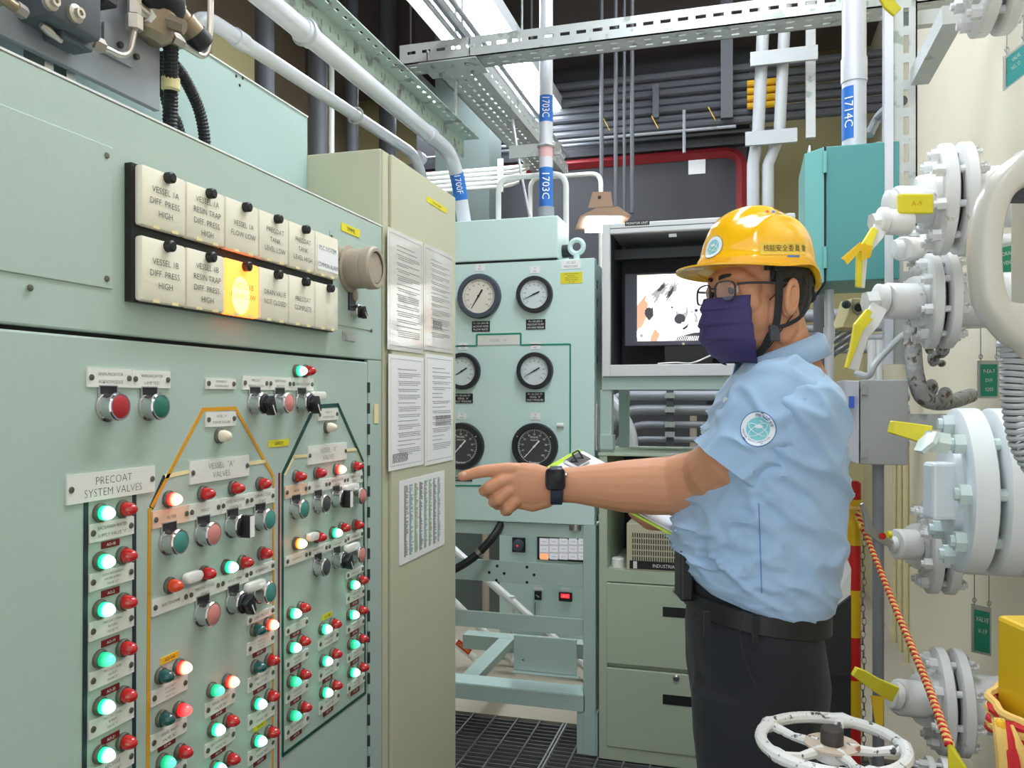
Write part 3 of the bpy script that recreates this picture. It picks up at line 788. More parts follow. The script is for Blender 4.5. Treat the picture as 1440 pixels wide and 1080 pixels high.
XD = -A + .0085
def sheet(u0, u1, vt, vb, label, mt='paper_gloss', seed=1, blocks=None, title=True, color=False):
    a = px(u0, vt, XD); b = px(u0, vb, XD); y1 = px(u1, vt, XD).y
    w = y1 - a.y; h = a.z - b.z
    m = MB()
    n = 8
    o = thing('notice_sheet', (XD, (a.y + y1) / 2, b.z), label, 'notice', 'notices on the khaki cabinet')
    m.box(XD, XD + .0012, a.y, y1, b.z, a.z); m.build('sheet', mt, o)
    rnd = random.Random(seed)
    X = XD + .0016
    if color:
        for k, mm in enumerate(('ink', 'ink_teal', 'ink_green', 'ink', 'ink_teal', 'ink_green', 'ink', 'ink_teal')):
            q = MB(); y = a.y + w * (.09 + .105 * k)
            for r in range(60):
                z = a.z - h * (.07 + .86 * r / 60); l = w * (.085 if k in (0, 3, 6) else .08) * rnd.uniform(.4, 1)
                q.add([(X, y, z), (X, y + l, z), (X, y + l, z - h * .0085), (X, y, z - h * .0085)], [(0, 1, 2, 3)])
            q.build('printed_column', mm, o)
        q = MB()
        for r in range(26):
            z = a.z - h * rnd.uniform(.07, .9); y = a.y + w * rnd.uniform(.1, .85)
            q.add([(X + .0002, y, z), (X + .0002, y + w * .05, z), (X + .0002, y + w * .05, z - h * .01), (X + .0002, y, z - h * .01)], [(0, 1, 2, 3)])
        q.build('printed_marks', 'ink_pink', o)
        return o
    q = MB()
    fr = .02
    for (ya, yb, za, zb) in ((.05, .95, .035, .038), (.05, .95, .962, .965), (.05, .054, .035, .965), (.946, .95, .035, .965)):
        q.add([(X, a.y + w * ya, a.z - h * za), (X, a.y + w * yb, a.z - h * za), (X, a.y + w * yb, a.z - h * zb), (X, a.y + w * ya, a.z - h * zb)], [(0, 1, 2, 3)])
    z = .12 if title else .08
    while z < .86:
        nl = rnd.choice((1, 1, 2, 2, 3, 4))
        for k in range(nl):
            x = .24 + (0.03 if k else 0); xe = rnd.uniform(.55, .9) if k == nl - 1 else .88
            while x < xe:
                l = rnd.uniform(.02, .06)
                q.add([(X, a.y + w * x, a.z - h * z), (X, a.y + w * min(x + l, .9), a.z - h * z), (X, a.y + w * min(x + l, .9), a.z - h * (z + .0055)), (X, a.y + w * x, a.z - h * (z + .0055))], [(0, 1, 2, 3)])
                x += l + .008
            z += .0165
        z += .02
    if blocks:
        for (ya, yb, za, zb) in blocks:
            for r in range(7):
                zz = za + (zb - za) * r / 7
                x = ya
                while x < yb:
                    l = rnd.uniform(.01, .04)
                    q.add([(X, a.y + w * x, a.z - h * zz), (X, a.y + w * (x + l), a.z - h * zz), (X, a.y + w * (x + l), a.z - h * (zz + .010)), (X, a.y + w * x, a.z - h * (zz + .010))], [(0, 1, 2, 3)])
                    x += l + .014
    q.build('printed_text', 'ink', o)
    return o
sheet(544.5, 594, 318, 491, 'upper glossy notice on the khaki cabinet, next to its hinge edge', seed=1)
sheet(595.3, 636, 341.5, 491.5, 'upper glossy notice on the khaki cabinet, next to the gauges', seed=2, blocks=[(.3, .6, .70, .78)])
sheet(546, 595, 497.5, 663, 'lower white notice on the khaki cabinet with a small drawing', seed=3, blocks=[(.1, .5, .86, .94)], mt='paper')
sheet(597.3, 636.7, 497, 655, 'lower white notice on the khaki cabinet, above the pointing finger', seed=4, blocks=[(.35, .9, .56, .66)], mt='paper')
sheet(561, 624.5, 677, 796, 'colour coded table sheet taped low on the khaki cabinet', seed=5, mt='paper', color=True)
# ------------------------------------------------------------------ manifold plate with tubing above the console
XM = -0.955
mp = thing('valve_manifold', (XM, 0.9, 1.6), 'grey manifold plate with dark valve block and steel tubing, top left corner', 'manifold')
yE = px(225, 150, XM).y
zb0 = px(225, 163, XM).z; zb1 = px(0, 60, XM).z; zb = (zb0 + zb1) / 2 + .010
m = MB(); m.box(XM - .012, XM, 0.3, yE, zb, 2.35); m.build('plate', 'plate_grey', mp, bevel=.001)
for u, v in ((55, 84), (86, 98)):
    q = px(u, v, XM - .03); m = MB(); m.box(XM - .05, XM - .012, q.y - .008, q.y + .008, 1.70, zb + .05); m.build('support_bolt', 'steel', mp)
def mpx(u, v, off=0.0): return px(u, v, XM + off)
def hexn(m, p0, p1, r): return m.cyl(p0, p1, r, n=6)
# dark valve block
a = mpx(20, 0, 0); b = mpx(115, 40, 0)
m = MB(); q0 = mpx(38, -20, .02); q1 = mpx(112, 52, .02)
m.box(XM, XM + .06, q0.y, q1.y, mpx(60, 48).z, mpx(60, -40).z + .03); m.build('valve_block', 'block_grey', mp, bevel=.006, smooth=True)
for u, v, r in ((103, 20, .0075), (68, 3, .007)):
    q = mpx(u, v, .06); m = MB(); m.lathe(q, XN, [(0, r * 1.7), (.006, r * 1.7), (.008, r), (.014, r), (.014, r * .5), (.010, r * .4)], n=14); m.build('block_bolt', 'tube_steel', mp, smooth=True)
q = mpx(96, 50, .02); m = MB(); m.obox(q, XN * .018, YP * .028, UP * .016); m.build('valve_port', 'block_grey', mp, bevel=.003)
m = MB(); q = mpx(133, 2, .03); m.obox(q, XN * .03, YP * .014, UP * .009); m.build('valve_port', 'black', mp, bevel=.004)
# brass fittings at the left edge
q = mpx(14, 6, .05)
m = MB(); hexn(m, q + V((0, -.03, .006)), q + V((0, -.008, .002)), .010); m.cyl(q + V((0, -.008, .002)), q + V((0, .008, 0)), .007); m.build('tube_fitting', 'brass', mp)
m = MB(); hexn(m, q + V((0, .008, 0)), q + V((0, .022, -.002)), .009); m.build('tube_nut', 'tube_steel', mp)
q = mpx(68, 42, .03)
m = MB(); m.lathe(q + V((0, -.012, .002)), V((0, 1, -.25)), [(0, .004), (.005, .006), (.015, .0065), (.025, .0045), (.035, .0035)], n=12); m.build('tube_fitting', 'tube_steel', mp, smooth=True)
# steel tube from the block, U bend, up to the valve
T0 = mpx(112, 50, .03); T1 = mpx(132, 60, .03); T2 = mpx(180, 84, .03); T3 = mpx(189, 42, .03)
m = MB(); m.tube(rounded([T0, T1, T2, T3], .03, 6), .0052, n=10); m.build('steel_tube', 'tube_steel', mp, smooth=True)
m = MB(); d = (T1 - T0).normalized(); hexn(m, T0 + d * .002, T0 + d * .018, .010); m.build('tube_nut', 'tube_steel', mp)
m = MB(); hexn(m, T0 + d * .022, T0 + d * .042, .011); m.build('tube_nut', 'tube_steel', mp)
m = MB(); hexn(m, T3, T3 + UP * .022, .013); m.build('tube_nut', 'tube_steel', mp)
m = MB(); c = T3 + UP * .04; hexn(m, T3 + UP * .024, T3 + UP * .052, .0105); m.cyl(c, c + V((.0, .03, -.004)), .0095); m.build('elbow_fitting', 'tube_steel', mp)
m = MB(); hexn(m, c + V((0, .026, -.004)), c + V((0, .046, -.008)), .014); m.build('tube_nut', 'white_plastic', mp)
# brass valve body
q = mpx(222, 30, .03)
m = MB(); m.lathe(q + V((-.02, 0, -.03)), V((.25, .1, 1)), [(0, .022), (.012, .034), (.05, .036), (.06, .028), (.075, .028), (.09, .036), (.12, .036)], n=20); m.build('valve_body', 'brass', mp, smooth=True)
m = MB(); hexn(m, q + V((.012, .0, .0)), q + V((.042, .012, -.010)), .012); m.build('valve_plug', 'brass', mp)
q2 = mpx(216, 3, .03); m = MB(); m.lathe(q2 + V((.0, -.035, .02)), V((0, 1, -.15)), [(0, .03), (.03, .038), (.07, .034), (.09, .02)], n=18); m.build('solenoid', 'black', mp, smooth=True)
q3 = mpx(250, 18, .02)
m = MB(); d = V((.03, .09, -.07)).normalized(); m.lathe(q3 - d * .035, d, [(0, .014), (.02, .016), (.02, .019), (.035, .019), (.035, .016), (.05, .016), (.05, .02), (.075, .02)], n=16); m.build('hose_union', 'brass', mp, smooth=True)
m = MB(); m.lathe(q3 + d * .040, d, [(0, .0215), (.022, .0215), (.026, .017)], n=16); m.build('union_cap', 'black_rubber', mp, smooth=True)
S0 = mpx(240, 53, .03); S1 = mpx(288, 81, .03); S2 = mpx(296, 60, .03); S3 = mpx(296, -30, .03)
m = MB(); m.tube(rounded([S0, S1 + V((0, .004, -.002)), S2 + V((0, .0, .02)), S3], .025, 6), .0055, n=10); m.build('steel_tube', 'tube_steel', mp, smooth=True)
m = MB(); d = (S1 - S0).normalized(); hexn(m, S0, S0 + d * .026, .011); m.build('tube_nut', 'tube_steel', mp)
q = mpx(248, 0, .04); m = MB(); m.cyl(q, q + UP * .12, .012); m.build('riser_tube', 'conduit', mp, smooth=True)
q = mpx(164, 64, .001); m = MB(); m.obox(q + XN * .002, XN * .002, YP * .03, UP * .024); m.build('mounting_pad', 'plate_grey', mp)
m = MB(); m.cyl(q + XN * .004, q + XN * .010, .005, n=6); m.build('pad_bolt', 'rusty_nut', mp)
q = mpx(190, 80, .001); m = MB(); m.cyl(q, q + XN * .006, .005, n=6); m.build('pad_bolt', 'rusty_nut', mp)

# black corrugated conduits going down behind the console
def corrugated(name, pts, r, label, group=None):
    c = bez(pts, 8)
    L = [0]
    for a, b in zip(c, c[1:]): L.append(L[-1] + (b - a).length)
    tot = L[-1]; n = int(tot / .0032)
    fine = []; rs = []; j = 0
    for i in range(n + 1):
        s = tot * i / n
        while j < len(L) - 2 and L[j + 1] < s: j += 1
        t = (s - L[j]) / max(L[j + 1] - L[j], 1e-6)
        fine.append(c[j].lerp(c[j + 1], t)); rs.append(r * (1.0 if i % 2 else .84))
    m = MB(); m.tube(fine, r, n=12, rs=rs)
    return tag(m.build(name, 'black_rubber', smooth=False), label, 'hose', group)
H = -0.97
corrugated('corrugated_conduit', [px(240, 50, H + .04), px(240, 90, H + .02), px(240, 130, H), px(239, 180, H - .01), px(240, 240, H - .02)], .0135, 'thick black corrugated conduit with a white band, hanging straight down')
corrugated('corrugated_conduit', [px(246, 92, H - .01), px(262, 115, H - .012), px(280, 155, H - .018), px(288, 200, H - .02), px(287, 260, H - .03)], .0115, 'black corrugated conduit bowing out to the right of the thick one')
corrugated('corrugated_conduit', [px(230, 75, H - .03), px(229, 110, H - .03), px(236, 150, H - .035), px(250, 175, H - .035), px(262, 225, H - .04)], .010, 'thin black corrugated conduit behind the thick one')
m = MB(); q = px(240, 118, H + .008); m.cyl(q - UP * .010, q + UP * .010, .0155, n=16); tag(m.build('cable_band', 'line_cream', smooth=True), 'cream band around the thick black corrugated conduit', 'band')
# ------------------------------------------------------------------ gauge rack
GY = 3.06            # its front plane
def gp(u, v, off=0.0): return py(u, v, GY - off)
XP = V((1, 0, 0)); YN = V((0, -1, 0))
gr = thing('gauge_rack', (-.9, GY + .1, 0), 'mint green instrument rack with six round gauges and open lower frame', 'instrument rack')
xl = -1.30; xr = gp(836, 500).x
zt = gp(760, 366).z; zf = gp(760, 736).z
m = MB(); m.box(xl, xr, GY, GY + .02, zf, zt); m.build('face_panel', 'mint', gr, bevel=.003)
m = MB(); m.box(xl, xr - .012, GY + .02, GY + .24, zf + .02, zt - .004); m.build('housing', 'mint', gr)
m = MB(); m.box(xr - .012, xr, GY + .02, GY + .05, zf, zt); m.build('side_flange', 'mint', gr)
# top box
q0 = gp(640, 305); q1 = gp(785, 303)
m = MB(); m.box(xl, gp(785, 340).x, GY - .005, GY + .17, zt + .006, gp(785, 303).z); m.build('top_box', 'mint', gr, bevel=.004)
m = MB(); m.box(xl, gp(783, 340).x, GY + .0, GY + .16, zt - .002, zt + .007); m.build('top_gasket', 'dark_gap', gr)
# lifting eye
q = gp(811, 347, -.03)
m = MB(); m.ring(q, V((0, 1, 0)), .026, .010, n=24, m=8); m.cyl(q - UP * .07, q - UP * .03, .012, n=12); m.build('lifting_eye', 'mint', gr, smooth=True)
q = gp(803, 353, -.08); m = MB(); m.cyl(q - XP * .05, q + XP * .0, .026, n=16); m.build('box_gland', 'black', gr, smooth=True)
# columns and beams of the open frame
m = MB(); m.box(gp(820, 900).x, gp(837.5, 900).x, GY, GY + .045, 0, zf); m.build('column', 'mint_rack', gr, bevel=.002)
m = MB(); m.box(gp(837.5, 900).x - .004, gp(837.5, 900).x, GY + .045, GY + .10, 0, zf); m.build('column_web', 'mint_rack', gr)
m = MB(); m.box(xl, xl + .06, GY, GY + .045, 0, zf); m.build('column', 'mint_rack', gr)
def beam(vt, vb, name='beam', off=-.012, holes=()):
    m = MB(); m.box(xl, gp(822, 900).x, GY - off, GY - off + .012, gp(735, vb).z, gp(735, vt).z); o = m.build(name, 'mint_rack', gr, bevel=.001)
    for u, v in holes:
        q = gp(u, v, off + .0005); h = MB(); h.cyl(q, q + V((0, .002, 0)), .006, n=10); h.build('bolt_hole', 'black', o)
    return o
beam(736, 754.5)
beam(791.5, 821.5, holes=((688, 805), (709, 806.5), (751, 808.5), (699, 796), (741, 797.5), (741, 819), (698, 816)))
beam(866, 889)
m = MB(); m.box(gp(723, 900).x, gp(811, 900).x, GY - .004, GY + .004, gp(767, 945).z, gp(767, 897).z); bp = m.build('cover_plate', 'mint_rack', gr)
m = MB(); m.box(gp(723, 900).x, gp(815, 900).x, GY - .03, GY + .004, gp(767, 946).z - .003, gp(767, 946).z); m.build('plate_flange', 'mint_rack', gr)
q = gp(735.5, 928, .005); m = MB(); m.cyl(q, q + V((0, .006, 0)), .004, n=8); m.build('rivet', 'chrome', bp)
# base frame on the floor
zb = gp(735, 992).z; zb_t = gp(735, 971).z
m = MB(); m.box(xl, gp(822, 900).x, GY, GY + .03, max(zb, .05), zb_t); m.build('base_beam', 'mint_rack', gr)
m = MB(); m.box(xl, gp(822, 900).x, GY + .0, GY + .10, zb_t, zb_t + .006); m.build('base_flange', 'mint', gr)
m = MB(); m.box(xl, gp(822, 900).x, GY + .62, GY + .70, zb_t - .06, zb_t + .006); m.build('base_beam', 'mint_rack', gr)
for x0, x1 in ((gp(655, 950).x - .02, gp(670, 950).x - .015), ):
    m = MB(); m.box(x0 - .03, x0 + .04, GY + .05, GY + .66, zb_t - .03, zb_t + .005); m.build('base_beam', 'mint_rack', gr)
for x in (xl + .1, gp(829, 900).x - .01):
    m = MB(); m.box(x - .04, x + .04, GY + .005, GY + .06, 0, max(zb, .05)); m.build('foot', 'mint_rack', gr)
# hinge hardware down the right side
for v in (400, 425, 455, 482, 505):
    q = gp(838, v, -.06); m = MB(); m.obox(q, XP * .006, YP * .014, UP * .018); m.build('latch', 'chrome', gr, bevel=.003)
q = gp(839, 600, -.02); m = MB(); m.obox(q, XP * .004, YP * .008, UP * .09); m.build('latch', 'chrome', gr, bevel=.002)

def gauge(u, v, rpx, bez_m, dial_m, ink, ang, kind):
    q = gp(u, v); R = rpx * (q - CAM).dot(FW) / F
    o = put('gauge', None, gr, q)
    m = MB(); m.lathe(q, YN, [(0, R), (.02, R), (.026, R * .96), (.026, R * .78), (.016, R * .76)], n=36); m.build('gauge_bezel', bez_m, o, smooth=True)
    m = MB(); m.lathe(q, YN, [(.010, R * .79), (.0165, R * .79)], n=36); m.build('dial', dial_m, o)
    rr = R * .79
    # scale
    t = MB(); N = 41
    for k in range(N):
        a = math.radians(225 - 270 * k / (N - 1)); e = XP * math.cos(a) + UP * math.sin(a); n = e.cross(YN)
        l = .14 if k % 4 == 0 else .07
        t.obox(q + YN * .0168 + e * rr * (.90 - l / 2), e * rr * l / 2, n * (R * .007), YN * .0002)
    if kind == 'b':
        m2 = MB(); m2.ring(q + YN * .0167, YN, rr * .9, R * .006, n=40, m=4); m2.build('scale_ring', ink, o)
    t.build('scale', ink, o)
    for k in range(0, 11):
        a = math.radians(225 - 27 * k); e = XP * math.cos(a) + UP * math.sin(a)
        text(str(k * 10), o, q + YN * .0169 + e * rr * .66, XP, UP, R * .075, ink)
    e = XP * math.cos(ang) + UP * math.sin(ang); n = e.cross(YN)
    b = q + YN * .019
    m = MB()
    if kind == 'b': m.poly([b - e * rr * .8 - n * R * .01, b - e * rr * .8 + n * R * .01, b + e * rr * .42 + n * R * .035, b + e * rr * .42 - n * R * .035], YN * .001)
    else: m.poly([b - e * rr * .82 - n * R * .008, b - e * rr * .82 + n * R * .008, b + n * R * .03, b + e * rr * .42 + n * R * .035, b + e * rr * .42 - n * R * .035, b - n * R * .03], YN * .001)
    m.cyl(b, b + YN * .003, R * .05, n=12); m.build('needle', 'print_white' if kind == 'b' else 'black', o)
    if kind == 'b':
        text('MODEL', o, q + YN * .0169 + UP * rr * .50, XP, UP, R * .08, ink); text('PRESSURE', o, q + YN * .0169 + UP * rr * .34, XP, UP, R * .06, ink)
        text('Barton', o, q + YN * .0169 - UP * rr * .86, XP, UP, R * .12, ink)
        for sx in (-.72, .72):
            m = MB(); p = q + XP * R * sx + UP * R * .42 + YN * .026; m.cyl(p, p + YN * .003, R * .035, n=8); m.build('bezel_screw', 'chrome', o)
    # white tag above, black engraved plate below
    c = q + UP * (R + .025)
    m = MB(); m.obox(c + YN * .001, XP * .019, YN * .001, UP * .013); tg = m.build('white_label', 'paper', o)
    lines(['PI', 'NO.'], tg, c + YN * .0024, XP, UP, .034, .022, 'ink', fill=.6)
    return o, q, R
def blackplate(u0, u1, v0, v1, ls):
    a = gp(u0, v0); b = gp(u1, v1); c = (a + b) / 2
    m = MB(); m.obox(c + YN * .0015, XP * ((b.x - a.x) / 2), YN * .0015, UP * ((a.z - b.z) / 2)); o = m.build('black_nameplate', 'black', gr)
    lines(ls, o, c + YN * .0034, XP, UP, b.x - a.x, (a.z - b.z) * .9, 'print_white', fill=.66, cover=.86)
DA = math.radians(56)
gauge(675, 417, 31.5, 'gauge_blue', 'dial_white', 'print_dark', math.radians(58), 'w')
gauge(752.5, 414.5, 26, 'gauge_black', 'dial_pale', 'print_dark', math.radians(24), 'w')
gauge(651.5, 522, 26, 'gauge_black', 'dial_pale', 'print_dark', math.radians(30), 'w')
gauge(753, 521.5, 26, 'gauge_black', 'dial_pale', 'print_dark', math.radians(29), 'w')
gauge(650, 627, 33, 'gauge_black', 'dial_black', 'print_white', math.radians(48), 'b')
gauge(753, 627.5, 33, 'gauge_black', 'dial_black', 'print_white', math.radians(48), 'b')
blackplate(664, 689, 452, 466, ['FI-120-204-78', 'BACKWASH WATER', 'FLOW RATE'])
blackplate(740, 767, 449.5, 463, ['PI-120-205-2', 'PRECOAT PUMP', 'DISCHARGE PRESSURE'])
blackplate(638, 665, 553.5, 567, ['PI-120-206-79', 'VESSEL "A"', 'INLET PRESSURE'])
blackplate(739.5, 766, 551.5, 565, ['PI-120-207-79', 'VESSEL "B"', 'INLET PRESSURE'])
blackplate(638, 664, 671, 677, ['DPI-120-208-79'])
def gtape(pts, wd=.0062):
    m = MB()
    for (u0, v0), (u1, v1) in zip(pts, pts[1:]):
        a = gp(u0, v0); b = gp(u1, v1)
        m.bar(a + YN * .001, b + YN * .001, .002, wd, hint=UP if abs((b - a).z) < abs((b - a).x) else XP)
    m.build('green_line', 'tag_green', gr)
gtape([(630, 487), (670.5, 486.3), (670.5, 470.5), (732.5, 469), (732.5, 485.2), (802, 484), (802, 683.5), (630, 682.8)])
a = gp(672.5, 472.5); b = gp(730.5, 484.5); c = (a + b) / 2
m = MB(); m.obox(c + YN * .0015, XP * ((b.x - a.x) / 2), YN * .0015, UP * ((a.z - b.z) / 2)); o = m.build('nameplate', 'plate_white', gr)
text('VESSEL  "A"', o, c + YN * .0034, XP, UP, .011, 'ink', thin=-.02)
a = gp(788.5, 383.5); b = gp(819, 398); c = (a + b) / 2
m = MB(); m.obox(c + YN * .0008, XP * ((b.x - a.x) / 2), YN * .0008, UP * ((a.z - b.z) / 2)); o = m.build('yellow_label', 'tag_yellow', gr)
lines(['LEAK PREVENTION', 'PROGRAM', 'CHECK MONTHLY', 'REPORT TO ENG', 'TEL 2104'], o, c + YN * .0018, XP, UP, b.x - a.x, (a.z - b.z) * .9, 'print_dark', fill=.6, cover=.8)
a = gp(789, 366.5); b = gp(817, 377.5); c = (a + b) / 2
m = MB(); m.obox(c + YN * .0008, XP * ((b.x - a.x) / 2), YN * .0008, UP * ((a.z - b.z) / 2)); o = m.build('white_label', 'paper', gr)
lines(['1C-201', 'PRECOAT'], o, c + YN * .0018, XP, UP, b.x - a.x, (a.z - b.z) * .9, 'ink', fill=.6, cover=.8)
q = gp(788, 598); m = MB(); m.cyl(q - XP * .012 + YN * .004, q + XP * .014 + YN * .004, .0085, n=12); m.build('white_magnet', 'white_plastic', gr, smooth=True)
q = gp(810, 741, -.03); m = MB(); m.cyl(q - UP * .01, q + UP * .02, .03, n=16); m.build('bottom_gland', 'steel', gr, smooth=True)

# black cable loom below the rack
m = MB(); c = bez([gp(716, 712, -.07), gp(708, 730, -.04), gp(694, 754, .03), gp(668, 782, .06), gp(640, 800, .08), gp(610, 812, .08)], 10)
m.tube(c, .016, n=10); cb = tag(m.build('cable_loom', 'black_rubber', smooth=True), 'black cable loom sagging from the gauge rack to the khaki cabinet', 'cable')
m = MB(); q = c[28]; d = (c[29] - c[27]).normalized(); m.cyl(q - d * .008, q + d * .008, .0175, n=12); m.build('cable_tie', 'steel', cb, smooth=True)

# ------------------------------------------------------------------ filing cabinet with the industrial computer
FY = 3.05
def fp(u, v, off=0.0): return py(u, v, FY - off)
fc = thing('filing_cabinet', (-.3, FY + .3, 0), 'grey green two drawer steel cabinet with an open computer bay', 'cabinet')
fx0 = fp(842.5, 900).x; fx1 = fx0 + .62
fz = fp(850, 641).z
FD = .45
zop = fp(900, 803).z          # floor of the open bay
m = MB()
m.box(fx0, fx0 + .03, FY, FY + FD, 0, fz); m.box(fx1 - .03, fx1, FY, FY + FD, 0, fz)
m.box(fx0 + .03, fx1 - .03, FY + .02, FY + FD, 0.03, zop - .03)
m.box(fx0 + .03, fx1 - .03, FY, FY + FD, zop - .045, zop)
m.box(fx0 + .03, fx1 - .03, FY + FD - .01, FY + FD, zop, fz)
m.box(fx0 + .03, fx1 - .03, FY, FY + .02, 0, .055)
m.build('carcass', 'file_green', fc)
m = MB(); m.box(fx0 - .004, fx1 + .004, FY - .004, FY + FD + .004, fz, fz + .012); m.build('top', 'file_green', fc, bevel=.002)
m = MB(); m.box(fx0 + .031, fx1 - .031, FY + FD - .014, FY + FD - .010, zop, fz); m.build('bay_back', 'dark_gap', fc)
for vt, vb, hv in ((819, 932, 860), (938, 1049, 983)):
    a = fp(853, vt); b = fp(853, vb)
    m = MB(); m.box(a.x, fx1 - .032, FY - .004, FY + .02, b.z, a.z); d = m.build('drawer', 'file_green', fc, bevel=.003)
    h = fp(932, hv, .004); m = MB(); m.box(h.x, h.x + .15, FY - .0055, FY - .004, h.z - .018, h.z + .018); m.build('handle_recess', 'black', d)
    q = fp(951, hv - 30, .004); m = MB(); m.lathe(q, YN, [(0, .012), (.004, .012), (.006, .009), (.006, .003)], n=14); m.build('lock', 'chrome', d, smooth=True)
# computer
pc = thing('industrial_computer', (-.25, FY + .1, zop), 'beige slotted industrial computer standing in the cabinet bay', 'computer')
cx0 = fp(880.5, 760).x; cz1 = fp(900, 737).z
m = MB(); m.box(cx0, fx1 - .06, FY + .01, FY + .36, zop, cz1); m.build('case', 'beige_pc', pc, bevel=.003)
for r in range(6):
    for k in range(34):
        z = cz1 - .035 - .0175 * r * 1.25; x = cx0 + .022 + k * .0085
        if k == 0: m = MB()
        m.box(x, x + .0038, FY + .0085, FY + .0105, z - .0165, z)
    m.build('vent_row', 'dark_gap', pc)
a = fp(884, 786); 
m = MB(); m.box(cx0 + .012, fx1 - .07, FY + .007, FY + .010, zop + .006, zop + .036); o = m.build('name_strip', 'black', pc)
text('INDUSTRIAL COMPUTER 610', o, (cx0 + .20, FY + .0065, zop + .021), XP, UP, .013, 'print_white', sx=.9)
m = MB(); m.box(cx0 + .026, cx0 + .040, FY + .003, FY + .008, zop + .008, zop + .034); m.build('power_switch', 'white_plastic', pc)
m = MB(); q = fp(869, 796, -.06); m.lathe((q.x, q.y, zop), UP, [(0, .024), (.03, .024), (.034, .020), (.034, .012)], n=20)
tag(m.build('white_cup', 'white_plastic', smooth=True), 'small white round cap lying beside the beige computer', 'cup')

# frame between the cabinet and the monitor housing
fr = thing('support_frame', (-.3, FY + .1, fz), 'grey green angle steel frame carrying the monitor housing', 'frame')
zs1 = fp(880, 530).z; zs0 = fp(880, 548).z
m = MB(); m.box(fp(847, 540).x, fx1, FY, FY + .02, zs0, zs1); m.build('rail', 'mint_rack', fr)
m = MB(); m.box(fp(844, 540).x, fp(860, 540).x, FY + .005, FY + .05, fz + .012, zs0); m.build('upright', 'mint_rack', fr)
m = MB(); m.box(fx1 - .05, fx1, FY + .005, FY + .05, fz + .012, zs1); m.build('upright', 'mint_rack', fr)
m = MB(); m.box(fp(844, 620).x, fp(862, 620).x, FY - .005, FY + .06, fp(850, 632).z, fp(850, 612).z); m.build('clamp', 'mint_rack', fr)
for x in (fx0 + .02, fx1 - .06):
    m = MB(); m.box(x, x + .04, FY + .36, FY + .40, fz + .012, zs1); m.build('upright', 'mint_rack', fr)

# monitor housing
mh = thing('monitor_housing', (-.25, FY + .15, zs1), 'white framed open fronted housing with the display inside', 'housing')
hx0 = fp(848, 420).x; hx1 = fp(1118, 420).x
hz0 = zs1 + .001; hz1 = fp(850, 318).z + .005
def hbox(name, mt, *a, **k):
    m = MB(); m.box(*a); return m.build(name, mt, mh, **k)
hb = fp(880, 513).z; ht = fp(880, 329).z
FR = fp(858.5, 420).x - hx0
hbox('frame_side', 'frame_white', hx0, hx0 + FR, FY - .015, FY + .01, hz0, hz1, bevel=.003)
hbox('frame_side', 'frame_white', hx1 - FR, hx1, FY - .015, FY + .01, hz0, hz1, bevel=.003)
hbox('frame_rail', 'frame_white', hx0 + FR, hx1 - FR, FY - .015, FY + .01, hz0, hb, bevel=.003)
hbox('frame_rail', 'frame_white', hx0 + FR, hx1 - FR, FY - .015, FY + .01, ht, hz1, bevel=.003)
hbox('frame_groove', 'inner_grey', hx0 + FR, hx1 - FR, FY - .0155, FY - .0145, ht + .018, ht + .021)
hbox('side_panel', 'inner_grey', hx0, hx0 + .012, FY + .01, FY + .42, hz0, hz1)
hbox('side_panel', 'inner_grey', hx1 - .012, hx1, FY + .01, FY + .42, hz0, hz1)
hbox('floor_panel', 'inner_grey', hx0 + .012, hx1 - .012, FY + .01, FY + .42, hz0, hz0 + .012)
hbox('roof_panel', 'frame_white', hx0 + .012, hx1 - .012, FY + .01, FY + .42, hz1 - .012, hz1)
hbox('back_panel', 'inner_grey', hx0 + .012, hx1 - .012, FY + .41, FY + .42, hz0 + .012, hz1 - .012)
hbox('crossbar', 'inner_grey', hx0 + .012, hx1 - .012, FY + .20, FY + .25, hz1 - .10, hz1 - .06)
a = fp(879, 314.5, .016); m = MB(); m.obox(a + XP * .045, XP * .045, YN * .001, UP * .008); o = m.build('black_label', 'black', mh)
text('MONITOR UNIT', o, a + XP * .045 + YN * .0015, XP, UP, .009, 'print_white', maxw=.08)
a = fp(946, 331, .016); m = MB(); m.obox(a, XP * .014, YN * .001, UP * .006); m.build('latch', 'steel', mh)

# display with a picture of a koala
MY = FY + .16
def sp(u, v, off=0.0): return py(u, v, MY - off)
dp = thing('display_screen', (-.2, MY, hz0 + .012), 'flat display showing a bright picture of a koala', 'monitor')
sx0 = sp(878, 420).x; sx1 = sp(1062, 420).x; sz0 = sp(900, 487).z; sz1 = sp(900, 384).z
m = MB(); m.box(sx0, sx1, MY, MY + .045, sz0, sz1); m.build('bezel', 'screen_frame', dp, bevel=.004)
px0 = sp(896, 420).x; px1 = sp(1046, 420).x; pz0 = sp(900, 480).z; pz1 = sp(900, 387).z
mat('screen_bg', (250, 236, 220), rough=.3, emit=(252, 234, 214), es=.75)
mat('screen_white', (255, 255, 255), rough=.3, emit=(255, 255, 255), es=1.1)
mat('screen_grey', (170, 168, 170), rough=.3, emit=(176, 172, 176), es=.55)
mat('screen_dark', (60, 60, 64), rough=.3, emit=(62, 60, 66), es=.5)
mat('screen_tan', (222, 160, 130), rough=.3, emit=(226, 160, 128), es=.7)
mat('screen_cream', (255, 240, 226), rough=.3, emit=(255, 238, 222), es=.85)
m = MB(); m.box(px0, px1, MY - .002, MY, pz0, pz1); scr = m.build('screen', 'screen_bg', dp)
LAY = [0]
